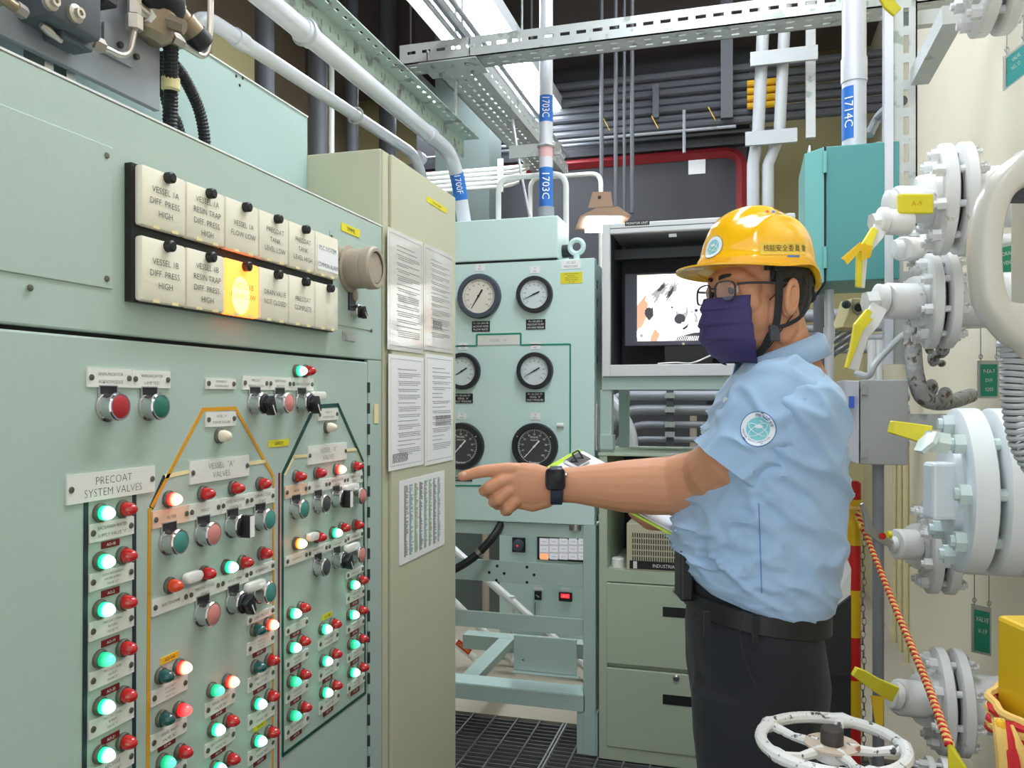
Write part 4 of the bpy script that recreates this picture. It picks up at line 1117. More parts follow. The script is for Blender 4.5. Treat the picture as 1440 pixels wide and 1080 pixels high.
def clip(pts):
    """keep an outline inside the picture area"""
    def cut(poly, f):
        out = []
        for i, p in enumerate(poly):
            q = poly[(i + 1) % len(poly)]; a = f(p); b = f(q)
            if a >= 0: out.append(p)
            if (a >= 0) != (b >= 0): out.append(p.lerp(q, a / (a - b)))
        return out
    for f in (lambda p: p.x - px0, lambda p: px1 - p.x, lambda p: p.z - pz0, lambda p: pz1 - p.z): pts = cut(pts, f)
    return pts
def shape(mt, uv, n=None, wob=0.0):
    LAY[0] += 1
    pts = clip([sp(u, v, .0022 + .00012 * LAY[0]) for u, v in uv])
    if len(pts) > 2: MBq = MB(); MBq.add(pts, [tuple(range(len(pts)))]); MBq.build('screen_picture', mt, scr)
def ellp(cu, cv, ru, rv, rot=0, n=26, fur=0.0, sd=1):
    r = random.Random(sd); out = []
    for k in range(n):
        t = 2 * PI * k / n; f = 1 + (r.uniform(-fur, fur) if fur else 0)
        x = ru * math.cos(t) * f; y = rv * math.sin(t) * f
        out.append((cu + x * math.cos(rot) - y * math.sin(rot), cv + x * math.sin(rot) + y * math.cos(rot)))
    return out
shape('screen_tan', [(896, 430), (908, 415), (914, 440), (906, 460), (900, 482), (896, 482)])
shape('screen_white', ellp(958, 430, 48, 40, 0, 60, .04))
shape('screen_white', ellp(930, 408, 26, 24, .3, 50, .1))
shape('screen_white', ellp(1010, 415, 36, 28, 0, 50, .05))
shape('screen_white', ellp(940, 470, 40, 26, 0, 40, .03))
shape('screen_grey', ellp(928, 408, 5, 15, .75, 40, .35, 2)); shape('screen_dark', ellp(930, 405, 2.2, 8, .75, 30, .4, 3))
shape('screen_grey', ellp(944, 409, 4.5, 14, .6, 40, .4, 4)); shape('screen_dark', ellp(943, 411, 2.6, 9, .6, 30, .4, 5))
shape('screen_grey', ellp(924, 420, 2, 8, .6, 30, .4, 6))
shape('screen_dark', ellp(913, 440, 6, 8, 0, 30, .12, 7))
shape('screen_dark', [(906, 440), (918, 432), (919, 444), (912, 452)])
shape('screen_dark', ellp(945, 432.3, 1.5, 1.5)); shape('screen_dark', ellp(979, 436.5, 2.4, 2.4))
shape('screen_grey', ellp(959, 440, 8.5, 11, .3)); shape('screen_white', ellp(958, 435, 7, 6, .2))
shape('screen_dark', ellp(956, 448.5, 8, 7, -.2, 24)); shape('screen_white', ellp(961, 455, 3, 2, .3))
shape('screen_grey', ellp(976, 446, 5, 9, -.5, 40, .3, 8)); shape('screen_white', ellp(974, 445, 3, 6, -.5))
shape('screen_dark', [(959, 462), (966, 457), (969, 453), (967, 460), (962, 464)])
shape('screen_cream', [(909, 446), (921, 462), (912, 482), (896, 482), (900, 466)])
shape('screen_white', ellp(902, 470, 7, 9, 0)); shape('screen_grey', ellp(902, 472, 2.5, 3)); 
shape('screen_tan', [(921, 462), (928, 470), (924, 480), (914, 481), (916, 472)])
shape('screen_white', [(952, 471), (990, 462), (1010, 470), (1010, 481), (946, 481)])
shape('screen_dark', [(952, 474), (975, 468), (994, 466), (1046, 466), (1046, 480), (948, 480)])
rr = random.Random(4)
for k in range(16):
    u = 950 + k * 2.7; shape('screen_white', [(u, 478.5), (u + .8, 479), (u + 3.4, 473 + rr.uniform(-1, 1)), (u + 2.6, 472)])
m = MB(); m.box(sx0 + .06, sx1 - .06, MY - .02, MY + .10, hz0 + .012, hz0 + .03); m.build('stand_foot', 'black', dp)
m = MB(); m.box((sx0 + sx1) / 2 - .09, (sx0 + sx1) / 2 + .09, MY + .005, MY + .04, hz0 + .03, sz0 + .004); m.build('stand_neck', 'black', dp)
q = sp(961, 483.5, .001); m = MB(); m.obox(q, XP * .004, YN * .001, UP * .004); m.build('power_light', 'line_cream', dp)
m = MB(); m.tube(bez([fp(925, 513, -.04) + UP * .004, fp(950, 510, -.05), fp(975, 510, -.06), fp(1005, 497, -.08)], 8), .003, n=8)
tag(m.build('white_cable', 'white_plastic', smooth=True), 'thin white cable lying under the display', 'cable')

# small fluorescent lamp behind the housing
dl = thing('task_lamp', pd(842, 315, 3.55), 'small lit fluorescent lamp with brown bracket beside the housing', 'lamp')
q = pd(843, 308, 3.6)
m = MB(); m.poly([q + RT * -.085 + UP * .015, q + RT * .0 + UP * .055, q + RT * .085 + UP * .055, q + RT * .14 + UP * .015], FW * .30); m.build('reflector', 'lamp_brown', dl)
m = MB(); m.obox(q + FW * .15 + UP * .002 + RT * .03, RT * .07, FW * .12, UP * .008); m.build('tube_diffuser', 'lum_glow', dl)
m = MB(); m.poly([q + RT * -.05 + UP * .05, q + RT * .06 + UP * .05, q + RT * .05 + UP * .12, q + RT * -.03 + UP * .12], FW * .004); b = m.build('bracket', 'lamp_brown', dl)
m = MB(); m.cyl(q + UP * .095 + FW * -.002, q + UP * .095 + FW * .006, .008, n=10); m.build('hole', 'black', b)
m = MB(); m.bar(q + UP * .05 + FW * .15, V((hx0 + .02, FY + .40, hz1 - .02)), .015, .015); m.build('stem', 'galv', dl)

# ------------------------------------------------------------------ behind the rack: small panel with a touch screen, stair rail, sheet steel
HY = 4.05
def hp_(u, v, off=0.0): return py(u, v, HY - off)
hm = thing('touch_panel_cabinet', (-.95, HY + .1, 0), 'bright mint cabinet with touch screen seen through the rack frame', 'control panel')
hmx0 = hp_(702, 850).x; hmx1 = hp_(832, 850).x
m = MB(); m.box(hmx0, hmx1, HY, HY + .25, 0.05, hp_(760, 740).z); m.build('body', 'mint', hm, bevel=.004)
m = MB(); m.box(hmx0 + .03, hmx1 - .03, HY + .02, HY + .23, 0, .05); m.build('plinth', 'mint_rack', hm)
q = hp_(730, 766); m = MB(); m.obox(q + YN * .006, XP * .034, YN * .006, UP * .037); m.build('switch_plate', 'black', hm)
m = MB(); m.lathe(q + YN * .012, YN, [(0, .030), (.02, .029), (.022, .018), (.022, .006)], n=20); k_ = m.build('rotary_knob', 'gauge_blue', hm, smooth=True)
m = MB(); m.obox(q + YN * .0345, XP * .0025, YN * .0006, UP * .004); m.build('pointer', 'led_red', k_)
a = hp_(756, 756); b = hp_(836, 791)
m = MB(); m.box(a.x, hmx1 - .006, HY - .012, HY, b.z, a.z + .03); ts = m.build('touch_screen', 'hmi_dark', hm, bevel=.003)
m = MB(); p = hp_(758.5, 756.5, .0121); p2 = hp_(830, 788.5, .0121); m.box(p.x, hmx1 - .008, HY - .0124, HY - .0118, p2.z, p.z); m.build('screen_field', 'hmi_back', ts)
for r in range(3):
    for c in range(5):
        u = 759.5 + c * 13.5; v = 757 + r * 10.6
        p = hp_(u, v, .0125); p2 = hp_(u + 11.5, v + 9, .0125)
        m = MB(); m.box(p.x, min(p2.x, hmx1 - .01), HY - .0132, HY - .0122, p2.z, p.z); cl = m.build('screen_key', 'hmi_orange' if (r == 2 and c == 0) else 'hmi_cell', ts)
        if not (r == 2 and c == 0): text('VALVE', cl, ((p.x + p2.x) / 2, HY - .0134, (p.z + p2.z) / 2), XP, UP, .006, 'ink')
for u, v, mt in ((757, 837, 'black'), (795.5, 839, 'black')):
    q = hp_(u, v); m = MB(); m.obox(q + YN * .006, XP * (.018 if u < 780 else .034), YN * .006, UP * .022); o = m.build('small_instrument', 'black', hm, bevel=.002)
    m = MB()
    if u < 780: m.bar(q + YN * .016 - XP * .008 + UP * .006, q + YN * .016 + XP * .008 - UP * .006, .006, .006); m.build('switch_lever', 'chrome', o)
    else:
        m.obox(q + YN * .0125 + UP * .006, XP * .022, YN * .0006, UP * .010); m.build('red_digits', 'led_red', o)
        text('47.2', o, q + YN * .0135 + UP * .006, XP, UP, .012, 'print_white')
    c = q + UP * .034; m = MB(); m.obox(c + YN * .001, XP * .022, YN * .001, UP * .008); m.build('white_label', 'paper', o)
q = hp_(753, 846); m = MB(); m.tube([q + YN * .01, q + YN * .012 - UP * .04, q + YN * .01 - UP * .1], .002, n=6); m.build('hanging_key', 'line_black', hm)

def rail(name, pts, r, label, mt='white_paint', cat='handrail', group=None):
    m = MB(); m.tube(pts, r, n=10); return tag(m.build(name, mt, smooth=True), label, cat, group)
RY = 3.86
st = thing('stair_rail', py(700, 900, RY), 'white tubular stair handrail running down behind the gauge rack', 'handrail')
for nm_, pts, r in (('handrail_bar', [py(620, 757, RY), py(858, 968, RY)], .020), ('handrail_bar', [py(600, 807, RY), py(722, 930, RY)], .018), ('handrail_bar', [py(612, 880, RY), py(668, 926, RY)], .018), ('baluster', [py(719, 838, RY), py(719, 925, RY)], .017)):
    m = MB(); m.tube(pts, r, n=10); m.build(nm_, 'white_paint', st, smooth=True)
m = MB(); q = py(652, 910, RY - .022); d = (py(668, 922, RY) - py(640, 899, RY)).normalized(); n = d.cross(YN).normalized()
m.obox(q, d * .042, n * .016, YN * .001); o = m.build('red_label', 'post_red', st); text('CAUTION', o, q + YN * .0015, d, -n if n.z < 0 else n, .015, 'tag_yellow', maxw=.07)
for i, (u0, u1, mt) in enumerate(((600, 648, 'grey_door'), (650, 667, 'grey_door'), (692, 703, 'dark_steel'), (672, 682, 'dark_steel'))):
    a = py(u0, 800, 5.05); b = py(u1, 800, 5.05)
    m = MB(); m.box(a.x, b.x, 5.05, 5.1, 0, 2.2)
    tag(m.build('steel_post', mt), ['wide grey sheet steel post behind the stair rail', 'grey sheet steel post next to the wide one', 'dark narrow steel post beside the mint touch panel', 'dark narrow steel post behind the cable loom'][i], 'post')
a = py(683, 800, 4.6)
m = MB(); m.cyl((a.x, 4.6, 0), (a.x, 4.6, 2.3), .022, n=12); tag(m.build('vertical_pipe', 'horn_beige', smooth=True), 'beige vertical pipe behind the lower rack frame', 'pipe')
m = MB(); q = py(700, 912, 4.0); m.poly([py(690, 917, 3.95), py(712, 893, 3.95), py(760, 897, 3.95), py(760, 925, 3.95), py(722, 932, 3.95)], V((0, .02, 0))); tag(m.build('tread_plate', 'conduit'), 'pale metal stair tread behind the white baluster', 'stair')
# ------------------------------------------------------------------ overhead channels and conduits
def slotted(m, o, d, wv, L, W, nrm, t, rows, sl, pitch, sw, first=0.03):
    """slotted strip: o corner, d long direction, wv width direction, nrm thickness direction; rows = offsets of slot rows"""
    o = V(o); d = V(d).normalized(); wv = V(wv).normalized(); nrm = V(nrm).normalized()
    def cell(a0, a1, b0, b1):
        if a1 - a0 > 1e-4 and b1 - b0 > 1e-4:
            m.obox(o + d * ((a0 + a1) / 2) + wv * ((b0 + b1) / 2) + nrm * (t / 2), d * ((a1 - a0) / 2), wv * ((b1 - b0) / 2), nrm * (t / 2))
    e = 0.0
    for r in rows:
        cell(0, L, e, r - sw / 2); e = r + sw / 2
        a = 0.0; s = first
        while s + sl < L:
            cell(a, s, r - sw / 2, r + sw / 2); a = s + sl; s += pitch
        cell(a, L, r - sw / 2, r + sw / 2)
    cell(0, L, e, W)

# cross channel
CY = 2.90
cz = py(900, 62, CY).z
ch = thing('slotted_channel', (-.3, CY, cz), 'galvanised slotted channel crossing the aisle overhead from side to side', 'channel')
x0 = py(562, 60, CY).x; x1 = WX - .001
zb_ = py(700, 75, CY).z; zt_ = zb_ + .075
m = MB(); slotted(m, (x0, CY, zb_), XP, UP, x1 - x0, .075, V((0, 1, 0)), .004, [.042], .036, .06, .013); m.build('front_flange', 'galv', ch)
m = MB(); slotted(m, (x0, CY, zb_), XP, YP, x1 - x0, .11, UP, .004, [.035, .078], .026, .06, .010); m.build('web', 'galv', ch)
m = MB(); slotted(m, (x0, CY + .106, zb_), XP, UP, x1 - x0, .075, V((0, 1, 0)), .004, [.042], .036, .06, .013); m.build('back_flange', 'galv', ch)
# channel running away along the aisle
TX = -1.07; TZ = 2.63
ch2 = thing('slotted_channel', (TX, 3.6, TZ), 'galvanised slotted channel running away under the ceiling light', 'channel')
m = MB(); slotted(m, (TX - .10, CY + .0, TZ), YP, XP, 1.75, .17, UP, .004, [.045, .085, .125], .030, .055, .011); m.build('web', 'galv', ch2)
m = MB(); slotted(m, (TX + .07, CY + .0, TZ), YP, UP, 1.75, .075, V((1, 0, 0)), .004, [.04], .036, .06, .013); m.build('side_flange', 'galv', ch2)
m = MB(); slotted(m, (TX - .10, CY + .0, TZ), YP, UP, 1.75, .05, V((1, 0, 0)), .004, [.03], .036, .06, .013); m.build('side_flange', 'galv', ch2)
m = MB(); m.box(TX - .13, TX + .10, CY - .01, CY + .14, TZ - .006, TZ - .001); m.build('joint_plate', 'galv', ch2)
for dx, dy in ((-.08, .02), (.05, .03), (-.08, .1), (.05, .11)):
    m = MB(); m.cyl((TX + dx, CY + dy, TZ - .014), (TX + dx, CY + dy, TZ - .006), .008, n=6); m.build('bolt', 'steel', ch2)
m = MB(); m.cyl((TX - .08, 4.2, TZ + .004), (TX - .08, 4.2, CZ), .006, n=8); m.build('hanger_rod', 'galv', ch2)
m = MB(); m.cyl((TX - .08, 3.25, TZ + .004), (TX - .08, 3.25, CZ), .006, n=8); m.build('hanger_rod', 'galv', ch2)
# green slotted angle
AX = -1.165; AZ = 2.455
an = thing('slotted_angle', (AX, 2.2, AZ), 'green painted perforated steel angle running beside the fat conduit', 'angle bar')
m = MB(); slotted(m, (AX, 0.6, AZ), YP, XP, 2.7, .075, UP, .004, [.05], .022, .05, .012); m.build('flat_leg', 'strut_green', an)
m = MB(); slotted(m, (AX, 0.6, AZ - .075), YP, UP, 2.7, .075, V((1, 0, 0)), .004, [.045], .008, .05, .018); m.build('upright_leg', 'strut_green', an)
m = MB(); m.cyl((AX + .04, 1.0, AZ + .004), (AX + .04, 1.0, CZ), .006, n=8); m.build('hanger_rod', 'galv', an)
m = MB(); m.cyl((AX + .04, 3.1, AZ + .004), (AX + .04, 3.1, CZ), .006, n=8); m.build('hanger_rod', 'galv', an)
# run of small conduits above the angle
for i, dx in enumerate((.10, .125, .15, .178)):
    m = MB(); m.cyl((AX + dx, .5, 2.73 + .01 * (i % 2)), (AX + dx, 4.6, 2.73 + .01 * (i % 2)), .010, n=10)
    tag(m.build('thin_conduit', 'conduit_grey' if i % 2 else 'conduit', smooth=True), ('nearest the green angle', 'second from the green angle', 'third from the green angle', 'nearest the ceiling light')[i] + ', of the thin overhead conduits', 'conduit', 'thin conduits above the green angle')
m = MB(); m.box(AX + .085, AX + .20, 2.46, 2.50, 2.712, 2.718); m.box(AX + .19, AX + .196, 2.46, 2.50, 2.712, 2.80); tag(m.build('conduit_clamp', 'galv'), 'bent steel clamp holding the thin conduits', 'clamp')

def ring_collar(parent, p, d, r, l=.04, mt='conduit', name='coupling'):
    d = V(d).normalized(); m = MB(); m.cyl(V(p) - d * l / 2, V(p) + d * l / 2, r, n=16); return m.build(name, mt, parent, smooth=True)
# fat conduit 1700F
GTOP = gp(785, 303).z
fx = -1.13; fz_ = 2.33; fy1 = 3.15
fcnd = thing('fat_conduit', (fx, 2, fz_), 'fat grey conduit bending down into the gauge rack, marked 1700F', 'conduit')
xe = py(652, 300, fy1).x
fpath = rounded([(fx, .5, fz_), (fx, fy1 - .05, fz_), (xe, fy1 + .02, fz_ - .28), (xe, fy1 + .02, GTOP)], .16, 12)
m = MB(); m.tube(fpath, .028, n=18); m.build('pipe', 'conduit', fcnd, smooth=True)
for u, v in ((430, 38), (604, 196)):
    q = px(u, v, fx); ring_collar(fcnd, (fx, q.y, fz_), YP, .032, .05)
m = MB(); q = px(420, 30, fx); m.ring((fx, q.y + .03, fz_), YP, .034, .005, n=24, m=6); m.build('u_bolt', 'galv', fcnd, smooth=True)
zl0 = py(652, 282, fy1).z; zl1 = py(652, 247, fy1).z
def along(path, za, zb):
    out = []
    for k in range(7):
        z = zb + (za - zb) * k / 6
        for a, b in zip(path, path[1:]):
            if (a.z - z) * (b.z - z) <= 0 and abs(a.z - b.z) > 1e-5 and a.y > 2.5: out.append(a.lerp(b, (z - a.z) / (b.z - a.z))); break
    return out
lp = along(fpath, zl0, zl1)
m = MB(); m.tube(lp, .0288, n=18, cap=False); lb = m.build('blue_label', 'label_blue', fcnd, smooth=True)
def vtext(s, parent, c, dirn, h, mt='print_white'):
    """characters stacked along the pipe, each turned on its side"""
    text(s, parent, c, V((0, 0, -1)), dirn, h, mt)
nrm = (CAM - V((xe, fy1, 2.0))); nrm.z = 0; nrm.normalize(); side = nrm.cross(UP) * -1
dl_ = (lp[-1] - lp[0]).normalized(); upl = nrm.cross(dl_).normalized()
text('1700F', lb, lp[3] + nrm * .037, dl_, upl, .026, 'print_white', maxw=.072)
# thin conduit with elbow
tcn = thing('bent_conduit', (-1.25, 2, 2.29), 'slimmer grey conduit with an elbow, running parallel below the fat one', 'conduit')
m = MB(); e0 = px(268, 40, -1.25)
m.tube(rounded([(-1.25, e0.y - .0, zr + .004), (-1.25, e0.y, 2.27), (-1.25, 3.02, 2.31), (-1.25, 3.14, GTOP)], .12, 8), .020, n=16); m.build('pipe', 'conduit', tcn, smooth=True)
for u in (337, 590):
    q = px(u, 100, -1.25); ring_collar(tcn, (-1.25, q.y, 2.27 + (q.y - e0.y) / (3.02 - e0.y) * .04), YP, .0235, .045)
m = MB(); q = px(500, 190, -1.25); m.ring((-1.25, q.y, 2.295), YP, .026, .004, n=20, m=6); m.build('clip', 'galv', tcn)
# riser 1703C
ry = 3.12; q = py(768, 300, ry); rx = q.x
rsr = thing('riser_conduit', (rx, ry, GTOP), 'upright grey conduit with blue bands marked 1703C', 'conduit')
m = MB(); m.cyl((rx, ry, GTOP), (rx, ry, CZ), .0265, n=18); m.build('pipe', 'conduit', rsr, smooth=True)
ring_collar(rsr, (rx, ry, GTOP + .022), UP, .032, .05, 'conduit_grey')
nr2 = (CAM - V((rx, ry, 0))); nr2.z = 0; nr2.normalize()
for v0, v1, s in ((292, 237, '1703C'), (173, 136, '1703C')):
    za = py(768, v0, ry).z; zb2_ = py(768, v1, ry).z
    m = MB(); m.cyl((rx, ry, za), (rx, ry, zb2_), .0272, n=18, cap=False); lb = m.build('blue_label', 'label_blue', rsr, smooth=True)
    text(s, lb, V((rx, ry, (za + zb2_) / 2)) + nr2 * .0325, -UP, UP.cross(nr2), .030, 'print_white', maxw=(zb2_ - za) * .75)
za = py(768, 222, ry).z
m = MB(); m.cyl((rx, ry, za), (rx, ry, za + .04), .0270, n=18, cap=False); m.build('red_mark', 'ink_pink', rsr, smooth=True)
q = py(770, 206, ry)
m = MB(); m.box(rx - .16, rx + .05, ry + .03, ry + .045, q.z - .025, q.z + .025); m.build('bracket', 'galv', rsr)
m = MB(); m.ring((rx, ry, q.z), UP, .031, .005, n=22, m=6); m.build('u_bolt', 'galv', rsr, smooth=True)

# white conduits behind the rack
for i in range(5):
    y = 4.25; a = py(615, 244 + i * 6.2, y); b = py(735, 233 + i * 6.0, y)
    b = V((b.x, y, a.z))
    m = MB(); m.tube(rounded([a - XP * .6, b - XP * .02 * i, b + V((.02 - .02 * i, .12, .05))], .05, 4), .0105, n=10)
    tag(m.build('white_conduit', 'white_paint', smooth=True), ('topmost', 'second from the top', 'middle one', 'second from the bottom', 'lowest')[i] + ' of the five level white conduits behind the rack top', 'conduit', 'five white conduits behind the rack')
q = py(703, 246, 4.22); m = MB(); m.box(q.x - .015, q.x + .015, 4.225, 4.24, q.z - .09, q.z + .09); tag(m.build('conduit_clamp', 'white_paint'), 'white clamp across the five level conduits', 'clamp')
def utube(us, vt, y, zlow, label, r=.0125):
    a = py(us[0], vt[0], y); b = py(us[1], vt[1], y)
    m = MB(); m.tube(rounded([(a.x, y, zlow), a, V((b.x, y, a.z)), (b.x, y, zlow)], .06, 6), r, n=12)
    return tag(m.build('hoop_rail', 'white_paint', smooth=True), label, 'handrail')
utube((701, 796), (251, 249), 3.318, 1.6, 'white hoop rail behind the gauge rack, left one', .012)
utube((746, 845), (251, 242), 4.4, 0.0, 'white hoop rail behind the gauge rack, right one', .013)
m = MB(); a = py(733, 245, 3.6); b = py(745, 304, 3.6); m.cyl(a, b, .006, n=8); m.cyl(a, V((-1.03, 3.6, TZ + .002)), .006, n=8); tag(m.build('thin_rod', 'conduit', smooth=True), 'thin slanting rod between the two hoop rails', 'rod')

# ------------------------------------------------------------------ far background
BY = 5.55
hatch = thing('wall_hatch', (-.6, BY, 2.0), 'big dark grey steel panel with a red painted border, far behind', 'panel')
a = py(640, 228, BY); b = py(1050, 228, BY)
z1 = py(850, 218, BY).z
m = MB(); m.box(a.x - .9, b.x, BY, BY + .05, .9, z1 - .02); m.build('sheet', 'dark_panel', hatch)
m = MB(); pth = rounded([(a.x - .9, BY - .006, z1 - .05), (b.x - .03, BY - .006, z1 - .05), (b.x - .03, BY - .006, .95)], .12, 6); m.tube(pth, .035, n=4); m.build('red_border', 'red_trim', hatch)
m = MB(); m.bar((a.x - .9, BY + .0, z1 + .02), (b.x, BY + .0, z1 + .02), .05, .05); m.build('top_ledge', 'dark_steel', hatch)
q = py(980, 233, BY - .004); m = MB(); m.obox(q, XP * .055, YN * .003, UP * .055); m.build('paper_patch', 'paper', hatch)
# dark background bulkhead and conduit rack
m = MB(); m.box(-2.4, b.x + .02, 5.75, 5.85, .0, CZ - .4); tag(m.build('bulkhead', 'dark_panel'), 'dark sheet steel bulkhead behind the bordered panel', 'bulkhead')
for i in range(7):
    v = 120 + i * 11.5
    q = py(800, v + 2, 5.3); z = q.z
    m = MB(); m.cyl((-1.7, 5.3 + .02 * (i % 2), z), (WX - .001, 5.3 + .02 * (i % 2), z), .026, n=10)
    o = tag(m.build('dark_conduit', 'dark_steel', smooth=True), ('topmost', 'second from the top', 'third from the top', 'middle one', 'third from the bottom', 'second from the bottom', 'lowest')[i] + ' of the seven dark conduits high on the back wall', 'conduit', 'dark conduits on the back wall')
for u in (922,):
    a = py(u, 118, 5.22); b = py(u, 165, 5.22)
    m = MB(); m.box(a.x - .02, a.x + .02, 5.22, 5.25, b.z, a.z)
    tag(m.build('conduit_strap', 'dark_steel'), 'short steel strap across the dark conduits', 'strap')
for i in range(4):
    q = py(1072, 116 + i * 10.5, 5.24)
    m = MB(); m.cyl((q.x - .09, 5.24, q.z), (q.x + .10, 5.24, q.z), .020, n=10)
    tag(m.build('yellow_tape_band', 'tag_orange', smooth=True), ('topmost', 'second', 'third', 'lowest')[i] + ' yellow band on the dark conduits behind the white pipes', 'band', 'yellow bands on dark conduits')
# hanger strut from the ceiling and thin rods
a = py(1022, 30, 5.1); b = py(1025, 165, 5.1)
m = MB(); m.box(a.x - .035, a.x + .035, 5.1, 5.14, b.z, CZ); tag(m.build('hanger_strut', 'dark_steel'), 'dark steel hanger strut coming down from the ceiling', 'strut')
for i, u in enumerate((846, 866, 878, 889)):
    a = py(u, 300, 4.7); m = MB(); m.cyl((a.x, 4.7, a.z), (a.x, 4.7, CZ), .012 if i != 2 else .009, n=8)
    tag(m.build('hanger_rod', 'dark_steel', smooth=True), '%s dark hanging rod above the display housing' % ('first', 'second', 'third', 'fourth')[i], 'rod')
for i, (u, v) in enumerate(((853, 175), (921, 172), (1001, 160))):
    a = py(u, v, 5.0); m = MB(); m.bar(a + UP * .04 - XP * .02, a - UP * .04 + XP * .02, .02, .004); tag(m.build('yellow_tag', 'tag_orange'), ('yellow tag on the thin rail by the hanging rods', 'yellow tag on the middle of the thin rail', 'yellow tag on the thin rail by the strut')[i], 'tag')
fr2 = thing('thin_rail', py(850, 190, 5.05), 'thin grey pipe rail in front of the dark panel', 'handrail')
for a, b in (((690, 213), (1035, 172)), ((962, 155), (962, 215))):
    p = py(a[0], a[1], 5.05); q = py(b[0], b[1], 5.05)
    if a[0] != b[0]: q.z = p.z = (p.z + q.z) / 2
    m = MB(); m.cyl(p, q, .010, n=8); m.build('rail_pipe', 'conduit_grey', fr2, smooth=True)
p = py(690, 172, 5.6); m = MB(); m.cyl((p.x - .6, 5.6, py(800, 205, 5.6).z), (0.2, 5.6, py(800, 205, 5.6).z), .012, n=8); m.build('rail_pipe', 'conduit_grey', fr2, smooth=True)
# two white pipes with cross brackets
WY = 4.7
for i, (u0, u1, v0) in enumerate(((1078, 1059, -60), (1108, 1080, -60))):
    a = py(u0, v0, WY); b = py(u0 - 12, 190, WY); c = py(u1, 232, WY); d = py(u1 - 1, 560, WY)
    m = MB(); m.tube([a, b, c, V((c.x, WY, d.z))], .034 if i == 0 else .032, n=14); tag(m.build('white_pipe', 'pipe_pale', smooth=True), ('white pipe coming down behind the helmet, left of the pair', 'white pipe coming down behind the helmet, right of the pair')[i], 'pipe')
for i, (u0, u1, v) in enumerate(((1055, 1150, 84), (1048, 1121, 196))):
    a = py(u0, v, WY - .06); b = py(u1, v - 6, WY - .06); b.z = a.z
    m = MB(); m.bar(a, b, .02, .075); o = tag(m.build('pipe_bracket', 'pipe_pale'), ('upper white bracket across the two white pipes', 'lower white bracket across the two white pipes')[i], 'bracket')
a = py(1139, 0, WY + .1); m = MB(); m.box(a.x - .025, a.x + .025, WY + .04, WY + .09, py(1139, 190, WY).z, CZ); tag(m.build('white_strut', 'galv'), 'pale strut hanging beside the white pipes', 'strut')
# left background: dark vertical pipes and a steel column
for i, (u, r, mt) in enumerate(((372, .05, 'dark_steel'), (447, .055, 'dark_steel'), (466, .018, 'white_paint'), (495, .04, 'dark_steel'), (545, .06, 'dark_steel'))):
    a = px(u, 100, -2.4); m = MB(); m.cyl((-2.4, a.y, 0), (-2.4, a.y, CZ), r, n=12)
    tag(m.build('vertical_pipe', mt, smooth=True), ('first dark upright pipe behind the rear cabinet', 'dark upright pipe next to the thin white one', 'thin white upright pipe behind the khaki cabinet', 'dark upright pipe behind the khaki cabinet', 'thickest dark upright pipe behind the bent conduits')[i], 'pipe')
a = py(612, 250, 4.7); b = py(688, 250, 4.7)
m = MB(); m.box(a.x, b.x, 4.7, 4.95, 0, CZ); tag(m.build('steel_column', 'column_green'), 'grey green steel column behind the fat conduit bend', 'column')
a = px(315, 95, -2.9); m = MB(); m.box(-3.1, -2.8, a.y - .25, a.y + .25, 0, px(315, 60, -2.9).z); tag(m.build('tan_box', 'yellow_wall'), 'tan duct box far behind the rear cabinet', 'duct')

# grey conduits seen below the display housing
LY = 4.3
lc = thing('conduit_rack', py(940, 600, LY), 'rack of level grey conduits behind the open support frame', 'conduit rack')
def lvl(pts, r):
    m = MB(); m.tube(pts, r, n=12); m.build('conduit', 'conduit_grey', lc, smooth=True)
for v, r, ub in ((556.5, .026, 861), (576, .026, 873), (596.5, .018, 885), (617, .015, 880)):
    a = py(ub, v, LY); e = py(1060, v, LY); e.z = a.z; z = a.z
    lvl(rounded([a + V((-.12, .0, -.20)), a + V((0, 0, 0)), V((.9 if False else WX - .05, LY, z))], .1, 6), r)
m = MB(); m.tube(bez([py(857, 560, LY - .12), py(872, 580, LY - .12), py(885, 605, LY - .12), py(889, 632, LY - .12), py(890, 700, LY - .12)], 8), .032, n=14); m.build('conduit', 'conduit', lc, smooth=True)
a = py(942, 545, LY - .05); m = MB(); m.box(a.x - .018, a.x + .018, LY - .05, LY - .03, 0, py(942, 545, LY).z); m.build('upright', 'dark_steel', lc)
a = py(1008, 600, LY + .1); m = MB(); m.box(a.x - .05, a.x + .06, LY + .03, LY + .06, 0, 1.6); m.build('upright', 'dark_steel', lc)
for v in (556, 576, 597, 611):
    q = py(942, v, LY - .06); m = MB(); m.obox(q, XP * .024, YN * .006, UP * .014); m.build('clamp', 'galv', lc)
a = py(975, 585, 5.2); m = MB(); m.cyl((a.x, 5.2, 0), (a.x, 5.2, a.z), .022, n=10); tag(m.build('beige_pipe', 'horn_beige', smooth=True), 'short beige upright pipe seen through the support frame', 'pipe')
m = MB(); m.bar(py(885, 640, 5.6), py(955, 555, 5.6), .05, .12); tag(m.build('slanted_beam', 'horn_beige'), 'slanted beige beam seen through the support frame', 'beam')
